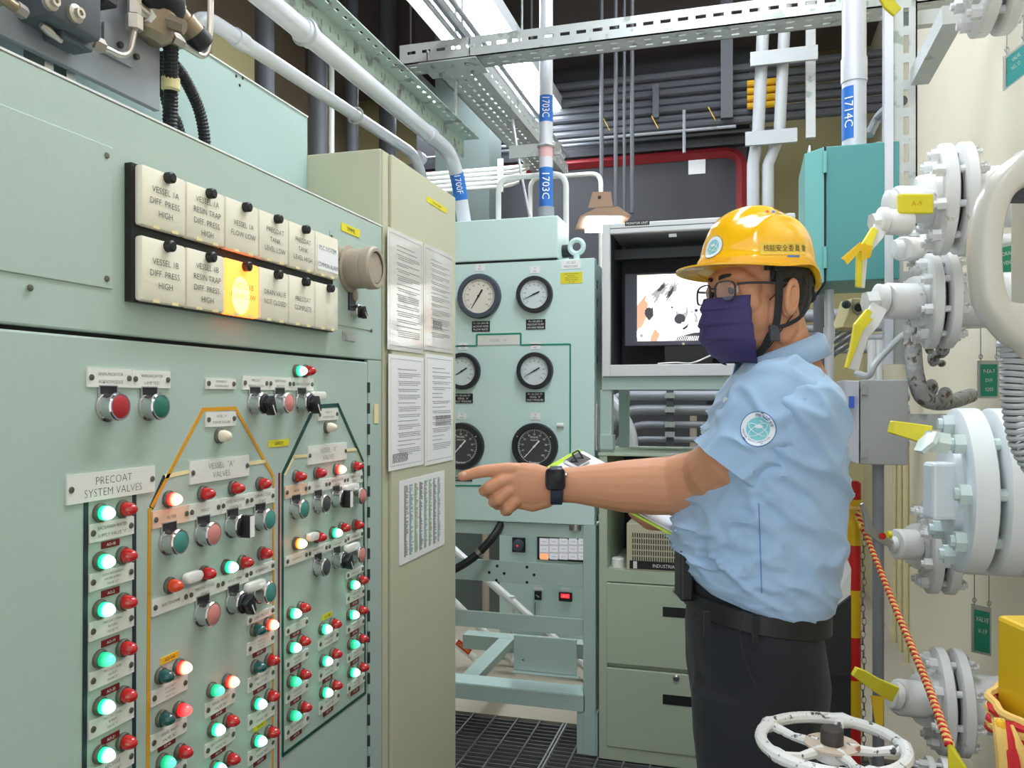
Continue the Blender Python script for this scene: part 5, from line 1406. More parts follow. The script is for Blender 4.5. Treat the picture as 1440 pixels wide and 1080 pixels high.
# ------------------------------------------------------------------ right hand side: struts, boxes, valves
# vertical slotted strut on the wall side
sv = pd(1272, 200, 2.25)
stt = thing('wall_strut', (sv.x, sv.y, 0), 'upright slotted galvanised strut beside the teal box', 'strut')
m = MB(); slotted(m, (sv.x - .030, sv.y, 1.45), UP, XP, CZ - 1.45, .062, V((0, 1, 0)), .004, [.034], .05, .075, .014); m.build('slotted_face', 'galv', stt)
m = MB(); m.box(sv.x - .052, sv.x - .030, sv.y - .012, sv.y + .03, 1.45, CZ); m.build('side_channel', 'conduit', stt)
m = MB(); m.box(sv.x + .028, sv.x + .032, sv.y, sv.y + .05, 1.45, CZ); m.build('return', 'galv', stt)
for z in (1.55, 2.4, 3.4):
    m = MB(); m.box(sv.x - .02, WX, sv.y + .05, sv.y + .08, z, z + .04); m.build('wall_arm', 'galv', stt)
m = MB(); m.bar(pd(1293, 108, 2.2), pd(1340, 20, 1.9), .045, .045); tag(m.build('diagonal_brace', 'galv'), 'slanting galvanised brace behind the top flange', 'brace')
m = MB(); m.cyl(pd(1257, 0, 2.5), pd(1257, 300, 2.5), .016, n=10)
# teal box with hinged door
tbx = thing('teal_enclosure', pd(1200, 420, 2.5), 'teal electrical enclosure fixed to the strut behind the helmet', 'enclosure')
D0 = 2.30
a = pd(1161, 206, D0); b = pd(1252, 206, D0); zt0 = a.z; zb0 = pd(1161, 396, D0).z
ty = a.y
ax = px(1161, 300, a.x).x
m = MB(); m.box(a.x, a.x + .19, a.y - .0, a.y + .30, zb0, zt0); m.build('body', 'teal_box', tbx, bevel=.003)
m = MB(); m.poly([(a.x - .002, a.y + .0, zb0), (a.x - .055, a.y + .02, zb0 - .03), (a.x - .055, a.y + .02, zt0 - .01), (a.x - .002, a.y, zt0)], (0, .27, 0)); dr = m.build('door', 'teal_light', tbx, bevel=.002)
m = MB(); m.box(a.x - .004, a.x + .001, a.y - .002, a.y + .30, zb0 - .005, zt0); m.build('door_seam', 'dark_gap', tbx)
for v in (228, 362):
    q = pd(1160, v, D0 - .005); m = MB(); m.cyl(q - UP * .03, q + UP * .03, .006, n=8); m.build('hinge', 'teal_light', tbx, smooth=True)
for v in (215, 374):
    q = pd(1243, v, D0 - .01); m = MB(); m.obox(q, RT * .022, FW * .003, UP * .03); o = m.build('mounting_tab', 'galv', tbx)
    m = MB(); m.cyl(q - FW * .004, q - FW * .012, .008, n=6); m.build('tab_bolt', 'steel', o)
q = pd(1136, 282, D0 + .1); m = MB(); m.cyl(q, q + XP * .03, .014, n=12); m.build('pilot_lamp', 'white_plastic', dr, smooth=True)
q = pd(1137, 235, D0 + .12); m = MB(); m.obox(q, XP * .002, YP * .05, UP * .05); m.build('label', 'paper', dr)
# big white pipe down into the box and a thin one below
m = MB(); q = pd(1201, 100, D0 + .12)
bp_ = thing('white_riser', (q.x, q.y, zt0), 'fat white conduit entering the top of the teal enclosure', 'conduit')
m.cyl((q.x, q.y, zt0), (q.x, q.y, CZ), .034, n=18); m.build('pipe', 'conduit', bp_, smooth=True)
ring_collar(bp_, (q.x, q.y, pd(1201, 100, D0 + .12).z), UP, .037, .07)
z0_, z1_ = pd(1201, 198, D0 + .12).z, pd(1201, 125, D0 + .12).z
m = MB(); n_ = 10
rg = []
for zz in (z0_, z1_):
    rg.append([V((q.x, q.y, zz)) + (-RT * math.cos(t) + -FW * math.sin(t)) * .0348 for t in [-.6 + 1.75 * k / n_ for k in range(n_ + 1)]])
m.add(rg[0] + rg[1], [(k, k + 1, n_ + 2 + k, n_ + 1 + k) for k in range(n_)]); lb = m.build('blue_label', 'label_blue', bp_, smooth=True, fix=False)
tnr = (-RT * math.cos(.15) - FW * math.sin(.15)); text('1714C', lb, V((q.x, q.y, (z0_ + z1_) / 2)) + (-RT * .70 - FW * .71).normalized() * .0358, -UP, (RT * .71 - FW * .70), .026, 'print_white', maxw=.12)
m = MB(); q = pd(1166, 480, D0 + .1); m.cyl((q.x, q.y, 0), (q.x, q.y, zb0 - .01), .013, n=12); o = m.build('lower_conduit', 'conduit', smooth=True)
tag(o, 'thin grey conduit hanging below the teal enclosure', 'conduit')
ring_collar(o, (q.x, q.y, pd(1166, 470, D0 + .1).z), UP, .016, .04)
m = MB(); m.tube(bez([pd(1222, 190, 2.5), pd(1235, 165, 2.5), pd(1252, 150, 2.4), V((sv.x, sv.y + .03, pd(1272, 140, 2.27).z))], 6), .014, n=10); tag(m.build('bent_tube', 'conduit_grey', smooth=True), 'short bent grey tube by the top of the teal enclosure', 'tube')
# conduits far right behind the person's neck
for i, v in enumerate((444, 462, 477, 492)):
    q = py(1150, v, 4.6); m = MB(); m.cyl((q.x - .25, 4.6, q.z), (WX - .001, 4.6, q.z), .034 if i == 0 else .022, n=12)
    tag(m.build('level_pipe', 'conduit_grey', smooth=True), ('fattest and topmost', 'second', 'third', 'lowest')[i] + ' level grey pipe in the stack behind the neck', 'pipe', 'level pipes behind the neck')
q = py(1152, 480, 4.1); m = MB(); m.cyl((q.x, 4.1, 0), (q.x, 4.1, 2.2), .026, n=12); tag(m.build('dark_pipe', 'dark_steel', smooth=True), 'dark upright pipe behind the neck and teal enclosure', 'pipe')
for i in range(5):
    a = pd(1165, 505 - i * 9, 3.3); b = pd(1205, 478 - i * 9, 2.6)
    m = MB(); m.cyl(a, b, .007, n=8); tag(m.build('slant_tube', 'steel', smooth=True), ('lowest', 'second lowest', 'middle', 'second highest', 'highest')[i] + ' bare steel tube of the fan above the junction box', 'tube', 'fan of steel tubes')
# cream camera-like box behind the yellow lever
cb_ = thing('cream_fixture', pd(1205, 430, 2.6), 'cream angled fixture with a round dark lens below the teal enclosure', 'fixture')
m = MB(); m.poly([pd(1193, 440, 2.6), pd(1199, 419, 2.6), pd(1232, 419, 2.6), pd(1232, 450, 2.6), pd(1205, 462, 2.6), pd(1185, 460, 2.6)], FW * .10); m.build('shell', 'line_cream', cb_, bevel=.004)
q = pd(1207, 433, 2.595); m = MB(); m.ring(q, FW, .017, .004, n=18, m=6); m.build('lens_ring', 'horn_beige', cb_, smooth=True); m = MB(); m.cyl(q, q + FW * .004, .014, n=16); m.build('lens', 'black', cb_)
q = pd(1190, 428, 2.6); m = MB(); m.sph(q, .014); m.build('knob', 'gauge_blue', cb_, smooth=True)
m = MB(); m.bar(pd(1215, 440, 2.65), V((WX, pd(1215, 440, 2.65).y, 1.62)), .03, .03); m.build('arm', 'galv', cb_)
# grey junction box with blue sticker
jb = thing('junction_box', pd(1230, 655, 2.15), 'grey steel junction box with a blue sticker on its edge', 'junction box')
a = pd(1210, 534, 2.1); zt1 = a.z; zb1 = pd(1210, 653, 2.1).z; b = pd(1274, 534, 2.1)
m = MB(); m.box(a.x, b.x, a.y, a.y + .24, zb1, zt1); m.build('body', 'grey_box', jb, bevel=.003)
m = MB(); m.poly([(a.x - .003, a.y + .002, zb1), (a.x - .003, a.y + .002, zt1 - .004), (a.x - .035, a.y + .03, zt1), (a.x - .035, a.y + .03, zb1 + .01)], (0, .20, 0)); jd = m.build('door', 'grey_box_light', jb, bevel=.002)
q = pd(1197, 566, 2.10); m = MB(); m.poly([pd(1193.5, 557, 2.125), pd(1201, 557, 2.10), pd(1201, 574, 2.10), pd(1193.5, 574, 2.125)], -FW * .002); m.build('blue_sticker', 'blue_sticker', jd)
for v in (548, 637):
    q = pd(1215, v, 2.095); m = MB(); m.obox(q, RT * .008, FW * .002, UP * .012); m.build('hinge_tab', 'grey_box', jb)
m = MB(); m.box(b.x - .01, WX, a.y + .06, a.y + .10, (zb1 + zt1) / 2 - .02, (zb1 + zt1) / 2 + .02); m.build('wall_arm', 'galv', jb)
m = MB(); q = pd(1235, 800, 2.15); m.cyl((q.x, q.y, 0), (q.x, q.y, zb1), .0145, n=12); tag(m.build('drop_conduit', 'conduit_grey', smooth=True), 'grey conduit dropping from the junction box to the floor', 'conduit')
for i, u in enumerate((1258, 1266, 1275)):
    q = px(u, 800, WX - .012); m = MB(); m.cyl((WX - .012, q.y, 0), (WX - .012, q.y, 1.25), .010, n=8); tag(m.build('wall_conduit', 'yellow_wall', smooth=True), ('cream painted conduit on the wall, nearest the striped post', 'cream painted conduit on the wall, middle one of three', 'cream painted conduit on the wall, nearest the lower valve')[i], 'conduit')
m = MB(); m.tube(bez([pd(1205, 525, 2.2), pd(1222, 528, 2.15), pd(1232, 510, 2.15), pd(1262, 478, 2.2), pd(1272, 470, 2.25)], 8), .009, n=10); tag(m.build('grey_hose', 'cord_grey', smooth=True), 'grey hose looping from the junction box top', 'hose')
for i, u in enumerate((1226, 1236)):
    q = pd(u, 510, 2.3); m = MB(); m.cyl((q.x, q.y, 1.38), (q.x, q.y, 1.52), .012, n=10); tag(m.build('white_stub', 'white_paint', smooth=True), ('white pipe stub on the junction box, left one', 'white pipe stub on the junction box, right one')[i], 'pipe')
# damaged lagging
lg = thing('lagged_elbow', pd(1310, 560, 2.1), 'elbow with torn dirty grey lagging stuck to the wall', 'pipe')
m = MB(); m.tube(bez([pd(1282, 440, 2.15), pd(1284, 490, 2.12), pd(1288, 530, 2.10), pd(1300, 560, 2.10), pd(1330, 566, 2.2), pd(1365, 556, 2.4)], 6), .021, n=14, rs=None); m.build('lagging', 'lagging', lg, smooth=True)
r_ = random.Random(5)
for k in range(10):
    u = r_.uniform(1276, 1330); v = r_.uniform(488, 565); q = pd(u, v, r_.uniform(2.08, 2.2)); m = MB(); s_ = r_.uniform(.010, .020)
    m.ell(q, RT * s_, FW * s_ * .8, UP * s_ * r_.uniform(.7, 1.4), 8, 6); m.build('torn_lagging', 'lagging', lg, smooth=True)

# ---------------- valves: flange pairs on stubs out of the wall, each with its small ball valve
def hexbolt(m, c, d, r, l): return m.cyl(c, V(c) + V(d) * l, r, n=6)
def valve(u, v, D, R, label, body=(.13, .034), th=.024, gap=.014, nb=8, mt='valve_white', bolt='valve_white', boltr=.0135, ph=.3, group=None, pipe=.55):
    c = pd(u, v, D)          # centre of the outer flange face
    t = thing('flanged_valve', (c.x + .1, c.y, c.z), label, 'valve', group)
    d = V((1, 0, 0))
    for k, x in enumerate((0.0, th + gap)):
        m = MB(); m.lathe(c + d * x, d, [(0, R * .5), (0, R * .96), (.003, R), (th - .003, R), (th, R * .96), (th, R * .5)], n=44); m.build('flange', mt, t, smooth=True)
    m = MB(); m.cyl(c + d * .004, c + d * (2 * th + gap), R * .62, n=30); m.build('gasket', 'valve_gap', t, smooth=True)
    m = MB(); m.cyl(c + d * (2 * th + gap - .004), V((WX, c.y, c.z)), R * pipe, n=28); m.build('stub_pipe', mt, t, smooth=True)
    m = MB(); m.lathe(c + d * .002, -d, [(0, R * .60), (.012, R * .56), (.018, R * .40)], n=26); m.build('raised_face', mt, t, smooth=True)
    for k in range(nb):
        a = 2 * PI * k / nb + ph; e = YP * math.cos(a) + UP * math.sin(a)
        p = c + e * R * .80
        m = MB(); m.cyl(p - d * .024, p + d * (2 * th + gap + .022), boltr * .58, n=8); hexbolt(m, p - d * .017, d, boltr, .018); hexbolt(m, p + d * (2 * th + gap), d, boltr, .015)
        m.build('bolt', bolt, t)
    return t, c
def body(t, c, path, mt='valve_white'):
    for kind, p0, p1, r in path:
        m = MB()
        if kind == 'h': m.cyl(p0, p1, r, n=6)
        else: m.lathe(p0, (V(p1) - V(p0)), [(0, r * .9), ((V(p1) - V(p0)).length * .08, r), ((V(p1) - V(p0)).length * .92, r), ((V(p1) - V(p0)).length, r * .9)], n=20)
        m.build({'h': 'hex_nut', 'b': 'valve_body', 'c': 'end_cap', 'n': 'neck'}[kind], mt, t, smooth=(kind != 'h'))
def lever(t, pts, wds, mt='valve_white', thick=.008, nrm=None, tape=None, name='lever'):
    """flat cranked lever through the points, with widths"""
    n = nrm or -FW
    rg = []
    for i, p in enumerate(pts):
        dd = (pts[min(i + 1, len(pts) - 1)] - pts[max(i - 1, 0)]).normalized(); s = dd.cross(n).normalized()
        rg.append([p + s * wds[i] / 2 + n * thick / 2, p - s * wds[i] / 2 + n * thick / 2, p - s * wds[i] / 2 - n * thick / 2, p + s * wds[i] / 2 - n * thick / 2])
    m = MB(); m.loft(rg); return m.build(name, mt, t, bevel=.0015)

t, c = valve(1374, -46, 1.50, .122, 'white flanged valve cut off by the top of the picture', ph=.5)
q = c + V((-.03, 0, -.03)); body(t, c, [('n', c, c + V((-.05, .0, 0)), .05), ('b', c + V((-.05, 0, 0)), c + V((-.12, 0, 0)), .036)])
lever(t, [pd(1240, -10, 1.62), pd(1250, 6, 1.62), pd(1262, 18, 1.62)], [.02, .024, .02], 'tape_yellow', name='lever_sleeve')

t, c = valve(1316, 282, 1.80, .120, 'white flanged valve beside the teal enclosure with folded yellow tags')
body(t, c, [('n', c, c + V((-.035, 0, -.005)), .06), ('b', pd(1308, 288, 1.78), pd(1256, 288, 1.78), .040), ('c', pd(1256, 286, 1.78), pd(1246, 286, 1.78), .028),
            ('b', pd(1280, 314, 1.74), pd(1247, 312, 1.74), .027), ('c', pd(1246, 312, 1.74), pd(1235, 311, 1.74), .030), ('h', pd(1235, 312, 1.74), pd(1225, 313, 1.74), .020)])
q = pd(1287, 287, 1.72); m = MB(); m.obox(q, RT * .037, FW * .006, UP * .021); m.build('yellow_tag_plate', 'tape_yellow', t, bevel=.004); text('A-9', t, q - FW * .0068, RT, UP, .011, 'line_yellow')
lever(t, [pd(1238, 318, 1.73), pd(1234, 330, 1.72), pd(1222, 345, 1.70), pd(1213, 362, 1.70), pd(1210, 405, 1.70)], [.03, .026, .022, .018, .016])
lever(t, [pd(1230, 322, 1.715), pd(1218, 345, 1.69), pd(1208, 355, 1.69)], [.014, .02, .016], 'tape_yellow', thick=.012, name='lever_tape')
lever(t, [pd(1209, 356, 1.688), pd(1208, 372, 1.688), pd(1207, 404, 1.688)], [.014, .012, .010], 'tape_yellow', thick=.010, name='lever_tape')
m = MB(); m.poly([pd(1210, 340, 1.67), pd(1213, 349, 1.67), pd(1192, 372, 1.66), pd(1188, 366, 1.66), pd(1183, 363, 1.66)], FW * .002); m.build('yellow_ribbon', 'tag_band', t)
m = MB(); m.poly([pd(1212, 343, 1.672), pd(1228, 346, 1.68), pd(1224, 362, 1.68), pd(1212, 366, 1.672)], FW * .002); m.build('yellow_ribbon', 'tag_band', t)
t2, c2 = valve(1290, 350, 2.12, .050, 'small white flanged valve tucked between the two larger ones', th=.014, nb=4, boltr=.009)
body(t2, c2, [('n', c2, pd(1268, 350, 2.0), .03), ('b', pd(1268, 350, 2.0), pd(1256, 350, 2.0), .022)])

t, c = valve(1300, 424, 1.98, .115, 'white flanged valve with long yellow taped lever above the junction box')
body(t, c, [('n', c, pd(1287, 424, 1.97), .062), ('b', pd(1287, 424, 1.95), pd(1245, 423, 1.93), .043), ('c', pd(1245, 422, 1.93), pd(1231, 421, 1.93), .037), ('h', pd(1232, 424, 1.92), pd(1216, 425, 1.92), .026)])
lever(t, [pd(1236, 430, 1.90), pd(1226, 452, 1.89), pd(1212, 470, 1.88), pd(1204, 495, 1.88), pd(1199, 520, 1.88)], [.042, .036, .032, .030, .026])
lever(t, [pd(1222, 437, 1.875), pd(1207, 459, 1.865), pd(1199, 490, 1.865), pd(1190, 518, 1.865)], [.014, .022, .012, .006], 'tape_yellow', thick=.014, name='lever_tape')
m = MB(); m.poly([pd(1217, 443, 1.862), pd(1228, 449, 1.862), pd(1208, 471, 1.858), pd(1203, 462, 1.858)], FW * .003); m.build('lever_tape', 'tape_yellow', t)

t, c = valve(1340, 688, 1.48, .147, 'largest white flanged valve, close to the right edge, with yellow lever', mt='valve_blue', bolt='nut_mint', boltr=.0185, th=.04, gap=.014, ph=.75, pipe=.72)
m = MB(); m.obox(pd(1322, 690, 1.44), RT * .022, FW * .02, UP * .05); m.build('face_boss', 'valve_blue', t, bevel=.006)
body(t, c, [('h', pd(1330, 624, 1.38), pd(1304, 620, 1.38), .020), ('h', pd(1306, 624, 1.37), pd(1301, 620, 1.37), .024)], 'nut_mint')
lever(t, [pd(1305, 612, 1.40), pd(1280, 606, 1.42), pd(1252, 600, 1.44)], [.034, .028, .022], 'tape_yellow', thick=.016, name='lever_sleeve')

t, c = valve(1300, 768, 1.98, .112, 'white flanged valve with steel lever below the largest one')
body(t, c, [('n', c, pd(1290, 768, 1.97), .055), ('b', pd(1288, 766, 1.95), pd(1259, 765, 1.94), .036), ('c', pd(1260, 765, 1.94), pd(1252, 765, 1.94), .018)])
lever(t, [pd(1254, 766, 1.92), pd(1238, 757, 1.92), pd(1222, 745, 1.92), pd(1218, 725, 1.92), pd(1211, 708, 1.92)], [.016, .022, .022, .012, .009], 'steel')
q = pd(1241, 754, 1.915); m = MB(); m.lathe(q, -FW, [(0, .008), (.002, .008)], n=14); m.build('red_dot', 'post_red', t)
m = MB(); m.lathe(pd(1248, 752, 1.92), RT, [(0, .009), (.008, .009)], n=12); m.build('tag_ring', 'tape_yellow', t)

t, c = valve(1314, 984, 1.88, .118, 'white flanged valve with yellow lever low beside the striped post')
body(t, c, [('n', c, pd(1298, 984, 1.87), .06), ('b', pd(1300, 984, 1.86), pd(1262, 980, 1.84), .040), ('c', pd(1264, 980, 1.84), pd(1254, 977, 1.84), .030)])
lever(t, [pd(1258, 976, 1.81), pd(1232, 963, 1.80), pd(1212, 950, 1.80), pd(1201, 944, 1.80)], [.036, .03, .026, .02], 'tape_yellow', thick=.016, name='lever_sleeve')
m = MB(); m.poly([pd(1225, 978, 1.795), pd(1243, 980, 1.795), pd(1242, 1020, 1.795), pd(1232, 1024, 1.795)], FW * .003); m.build('yellow_ribbon', 'tag_band', t)
t, c = valve(1303, 1094, 1.75, .045, 'small white flange at the bottom edge below the yellow ribbon valve', th=.014, nb=4, boltr=.008)

# ---------------- hanging tags
def hangtag(u0, u1, v0, v1, D, mt, label, skew=0.0, ls=('',), wire=60):
    a = pd(u0, v0 + skew, D); b = pd(u1, v0, D + .02); c = pd(u1, v1 - skew, D + .02); d = pd(u0, v1, D)
    e = (b - a); up_ = (a - d)
    t = thing('hanging_tag', (a + c) / 2, label, 'tag')
    n = e.cross(up_).normalized(); n = n if n.dot(FW) < 0 else -n
    m = MB(); m.poly([a, b, c, d], -n * .003); m.build('border', 'galv', t)
    k = .10
    def L(s, r): return a.lerp(b, s).lerp(d.lerp(c, s), r) + n * .0012
    m = MB(); m.add([L(k, .1), L(1 - k, .1), L(1 - k, .95), L(k, .95)], [(0, 1, 2, 3)]); f = m.build('tag_face', mt, t)
    for i, s in enumerate(ls): text(s, f, L(.5, .28 + .24 * i) + n * .0006, e, up_, up_.length * .10, 'plate_white', maxw=e.length * .66)
    for s in (.12, .88):
        m = MB(); p = a.lerp(b, s); m.cyl(p, p + UP * (wire * D / F), .0012, n=6); m.build('wire', 'steel', t)
        m = MB(); m.ring(p + UP * .010, n, .006, .0012, n=10, m=5); m.build('hook', 'steel', t)
    return t
hangtag(1412, 1443, 55, 128, 1.75, 'tag_teal', 'turquoise tag hanging in the top right corner', skew=24, ls=('VALVE', 'NO. 17'), wire=60)
hangtag(1402, 1432, 338, 398, 2.0, 'tag_green', 'green tag seen through the telephone handset', skew=6, ls=('DRAIN', 'VENT'), wire=40)
hangtag(1375.5, 1405, 507, 560, 2.1, 'tag_green', 'green tag hanging beside the coiled cord', ls=('P-EA-7', 'DW', '0203'), wire=50)
hangtag(1367, 1394, 855, 917, 2.0, 'tag_green', 'green tag hanging below the largest valve', skew=-6, ls=('VALVE', 'V-19'), wire=58)

# ---------------- telephone with handset and coiled cord
ph_ = thing('wall_telephone', pd(1470, 400, 1.12), 'beige telephone handset hung on its box at the right edge', 'telephone')
D = 1.0
m = MB()
path = bez([pd(1452, 236, D - .02), pd(1425, 247, D - .02), pd(1399, 275, D - .02), pd(1385, 330, D - .02), pd(1385, 390, D - .02), pd(1395, 430, D - .02), pd(1420, 452, D - .02), pd(1450, 462, D - .02)], 6)
rs = []
rg = []
N = len(path)
for i, p in enumerate(path):
    t_ = i / (N - 1); dd = (path[min(i + 1, N - 1)] - path[max(i - 1, 0)]).normalized(); s = dd.cross(FW).normalized()
    w_ = (.0150 + .010 * (abs(t_ - .5) * 2) ** 3 + (.012 if t_ > .75 else 0) * (t_ - .75) * 4); h_ = .022
    rg.append([p + s * w_ * math.copysign(abs(math.cos(a)) ** .7, math.cos(a)) + FW * h_ * math.copysign(abs(math.sin(a)) ** .7, math.sin(a)) for a in [2 * PI * k / 16 for k in range(16)]])
m.loft(rg); m.build('handset', 'phone_beige', ph_, smooth=True, sharp=60)
m = MB(); q = pd(1436, 272, D - .01); m.obox(q, RT * .020, FW * .012, UP * .010); m.build('earpiece', 'phone_dark', ph_, bevel=.003)
q = pd(1496, 350, D + .02); m = MB(); m.obox(q, RT * .045, FW * .04, UP * .13); m.build('cradle_box', 'phone_beige', ph_, bevel=.008)
m = MB(); m.bar(q + FW * .03, V((WX, q.y + .1, q.z)), .05, .05); m.build('mount', 'galv', ph_)
# coil
cc = bez([pd(1416, 474, D), pd(1424, 500, D), pd(1426, 560, D), pd(1436, 620, D), pd(1458, 660, D)], 40)
L_ = [0]
for a, b in zip(cc, cc[1:]): L_.append(L_[-1] + (b - a).length)
hel = []
for i, p in enumerate(cc):
    dd = (cc[min(i + 1, len(cc) - 1)] - cc[max(i - 1, 0)]).normalized(); a, b = frame(dd, RT)
    ang = L_[i] / .0078 * 2 * PI
    for _ in (0,): hel.append(p + (a * math.cos(ang) + b * math.sin(ang)) * .011)
# finer helix
tot = L_[-1]; n = int(tot / .0078 * 12); hel = []; j = 0
for i in range(n + 1):
    s = tot * i / n
    while j < len(L_) - 2 and L_[j + 1] < s: j += 1
    t_ = (s - L_[j]) / max(L_[j + 1] - L_[j], 1e-6); p = cc[j].lerp(cc[j + 1], t_); dd = (cc[j + 1] - cc[j]).normalized(); a, b = frame(dd, RT)
    ang = s / .0078 * 2 * PI; hel.append(p + (a * math.cos(ang) + b * math.sin(ang)) * .012)
m = MB(); m.tube(hel, .0034, n=6); m.build('coiled_cord', 'cord_grey', ph_, smooth=True)

# ---------------- striped post, chain, rope
q = pd(1201, 700, 2.3)
sp_ = thing('striped_post', (q.x, q.y, 0), 'red and yellow striped barrier post standing behind the person', 'post')
vs = [676, 702, 766, 829, 895, 955, 1020, 1085]
zs = [pd(1201, v, 2.3).z for v in vs]; zs[-1] = max(zs[-1], .02)
zs += [zs[-1] - .14, 0.0] if zs[-1] > .16 else [0.0]
mt_ = ['post_red', 'post_yellow']
for k in range(len(zs) - 1):
    m = MB(); top = (k == 0)
    m.lathe((q.x, q.y, zs[k + 1]), UP, [(0, .0185), (zs[k] - zs[k + 1] - (.006 if top else 0), .0185)] + ([(zs[k] - zs[k + 1], .012)] if top else []), n=18); m.build('band', mt_[k % 2], sp_, smooth=True)
m = MB(); m.cyl((q.x, q.y, 0), (q.x, q.y, .015), .06, n=28); m.build('base_plate', 'post_yellow', sp_, smooth=True)
cq = pd(1214, 700, 2.25)
chn = thing('steel_chain', (cq.x, cq.y, .3), 'thin steel chain hanging beside the striped post', 'chain')
lk = MB(); lk.loft([[V((0, 0, 0)) + e * 1 for e in [V((math.cos(t) * .0055, 0, math.sin(t) * .011)) * (1 + s2) + V((0, dy, 0)) for s2, dy in ((-.16, 0), (0, .0017), (.16, 0), (0, -.0017))]] for t in [2 * PI * k / 12 for k in range(12)]], closed=True)
LINK, _ = lk.mesh('link', 'chain_steel', origin=(0, 0, 0), smooth=True)
z = pd(1214, 745, 2.25).z; k = 0
while z > .35:
    put('link', LINK, chn, (cq.x + .002 * math.sin(k), cq.y, z), rot=(0, 0, (k % 2) * PI / 2)); z -= .018; k += 1
# rope: two strand spiral, red and yellow
def rope(pts, r, label, pitch=.022):
    cc = bez(pts, 24); L_ = [0]
    for a, b in zip(cc, cc[1:]): L_.append(L_[-1] + (b - a).length)
    tot = L_[-1]; n = int(tot / .004)
    t = thing('barrier_rope', cc[0], label, 'rope')
    st = [[], []]; j = 0
    for i in range(n + 1):
        s = tot * i / n
        while j < len(L_) - 2 and L_[j + 1] < s: j += 1
        t_ = (s - L_[j]) / max(L_[j + 1] - L_[j], 1e-6); p = cc[j].lerp(cc[j + 1], t_); dd = (cc[j + 1] - cc[j]).normalized(); a, b = frame(dd)
        for k in (0, 1):
            ang = s / pitch * 2 * PI + k * PI; st[k].append(p + (a * math.cos(ang) + b * math.sin(ang)) * r * .55)
    for k, mt in ((0, 'rope_red'), (1, 'rope_yellow')):
        m = MB(); m.tube(st[k], r * .62, n=6); m.build('strand', mt, t, smooth=True)
    return t
rope([pd(1203, 716, 2.27), pd(1215, 745, 2.2), pd(1233, 790, 2.05), pd(1262, 862, 1.8), pd(1300, 952, 1.5), pd(1336, 1050, 1.2)], .0066, 'thin red and yellow rope slanting down from the striped post')
m = MB(); m.cyl(pd(1206, 726, 2.26), pd(1213, 744, 2.21), .009, n=10); tag(m.build('rope_sleeve', 'post_yellow', smooth=True), 'yellow sleeve on the rope at the striped post', 'sleeve')
m = MB(); m.poly([pd(1334, 1046, 1.2), pd(1342, 1050, 1.19), pd(1385, 1120, 1.1), pd(1337, 1120, 1.15)], FW * .004); tag(m.build('yellow_strap', 'strap_olive'), 'flat yellow strap at the lower end of the rope', 'strap')
q = pd(1198, 714, 2.27); m = MB(); m.ring(q + V((.0, .0, 0)), UP, .021, .005, n=18, m=6); tag(m.build('rope_knot', 'rope_yellow', smooth=True), 'knot of rope tied round the striped post', 'rope')
# yellow post at the right edge with wrapped rope
q = pd(1474, 1000, 1.05); zt2 = pd(1440, 892, 1.0).z
m = MB(); m.obox(V((q.x, q.y, zt2 / 2)), RT * .042, FW * .042, UP * zt2 / 2)
yp = thing('yellow_bollard', (q.x, q.y, 0), 'yellow steel post with a wound rope, bottom right corner', 'post'); m.build('post', 'box_yellow', yp, bevel=.006)
for k in range(5):
    zc = pd(1440, 1022 + 9 * k, 1.0).z
    for s_, mt in ((0, 'rope_red'), (1, 'rope_yellow')):
        pts = []
        for i in range(41):
            a = 2 * PI * i / 40; ca, sa = math.cos(a), math.sin(a)
            f = .062 / max(abs(ca), abs(sa)) if False else .064
            pts.append(V((q.x, q.y, zc + (s_ - .5) * .006 + .010 * math.sin(a * 1 + k))) + (RT * ca + FW * sa) * (f + .003 * math.sin(9 * a + k + s_ * PI)))
        m = MB(); m.tube(pts, .0052, n=6); m.build('wound_rope', mt, yp, smooth=True)
for k, (u, du, mt) in enumerate(((1404, 6, 'rope_yellow'), (1410, 14, 'rope_red'), (1416, 20, 'rope_yellow'), (1411, 4, 'rope_red'))):
    m = MB(); m.tube(bez([pd(u, 1012 + 5 * k, .98), pd(u + du * .5, 1035 + 4 * k, .97), pd(u + du, 1065, .97), pd(u + du * 1.4, 1110, .98)], 6), .0075, n=8); m.build('rope_tail', mt, yp, smooth=True)
m = MB(); m.ell(pd(1405, 1024, .975), RT * .007, FW * .009, UP * .012, 10, 8); m.build('rope_knot', 'tag_orange', yp, smooth=True)

# ---------------- handwheel valve in the foreground
HD = 1.15
hc = pd(1170, 1046, HD)
hw = thing('handwheel_valve', (hc.x, hc.y, 0), 'chipped white handwheel on its valve stem, bottom edge', 'valve')
RW = 96 * HD / F
m = MB(); 
rg = []
for k in range(48):
    a = 2 * PI * k / 48; e = RT * math.cos(a) + FW * math.sin(a)
    lump = 1 + .42 * max(0, math.cos(5 * a + .9)) ** 14
    r = .0085 * lump
    rg.append([hc + e * (RW + r * math.cos(2 * PI * j / 10)) + UP * (r * math.sin(2 * PI * j / 10)) for j in range(10)])
m.loft(rg, closed=True); m.build('rim', 'chipped_white', hw, smooth=True)
for k in range(5):
    a = 2 * PI * (k) / 5 - .9 / 5 ; e = RT * math.cos(a) + FW * math.sin(a); p0 = hc + e * .02 - UP * .006; p1 = hc + e * RW
    m = MB(); m.tube([p0, (p0 + p1) / 2 - UP * .004, p1], .007, n=8, rs=[.009, .006, .0075]); m.build('spoke', 'chipped_white', hw, smooth=True)
m = MB(); m.lathe(hc - UP * .020, UP, [(0, .024), (.012, .026), (.018, .022)], n=20); m.build('hub', 'chipped_white', hw, smooth=True)
m = MB(); m.lathe(hc - UP * .002, UP, [(0, .037), (.003, .037)], n=28); m.build('washer', 'washer_rust', hw, smooth=True)
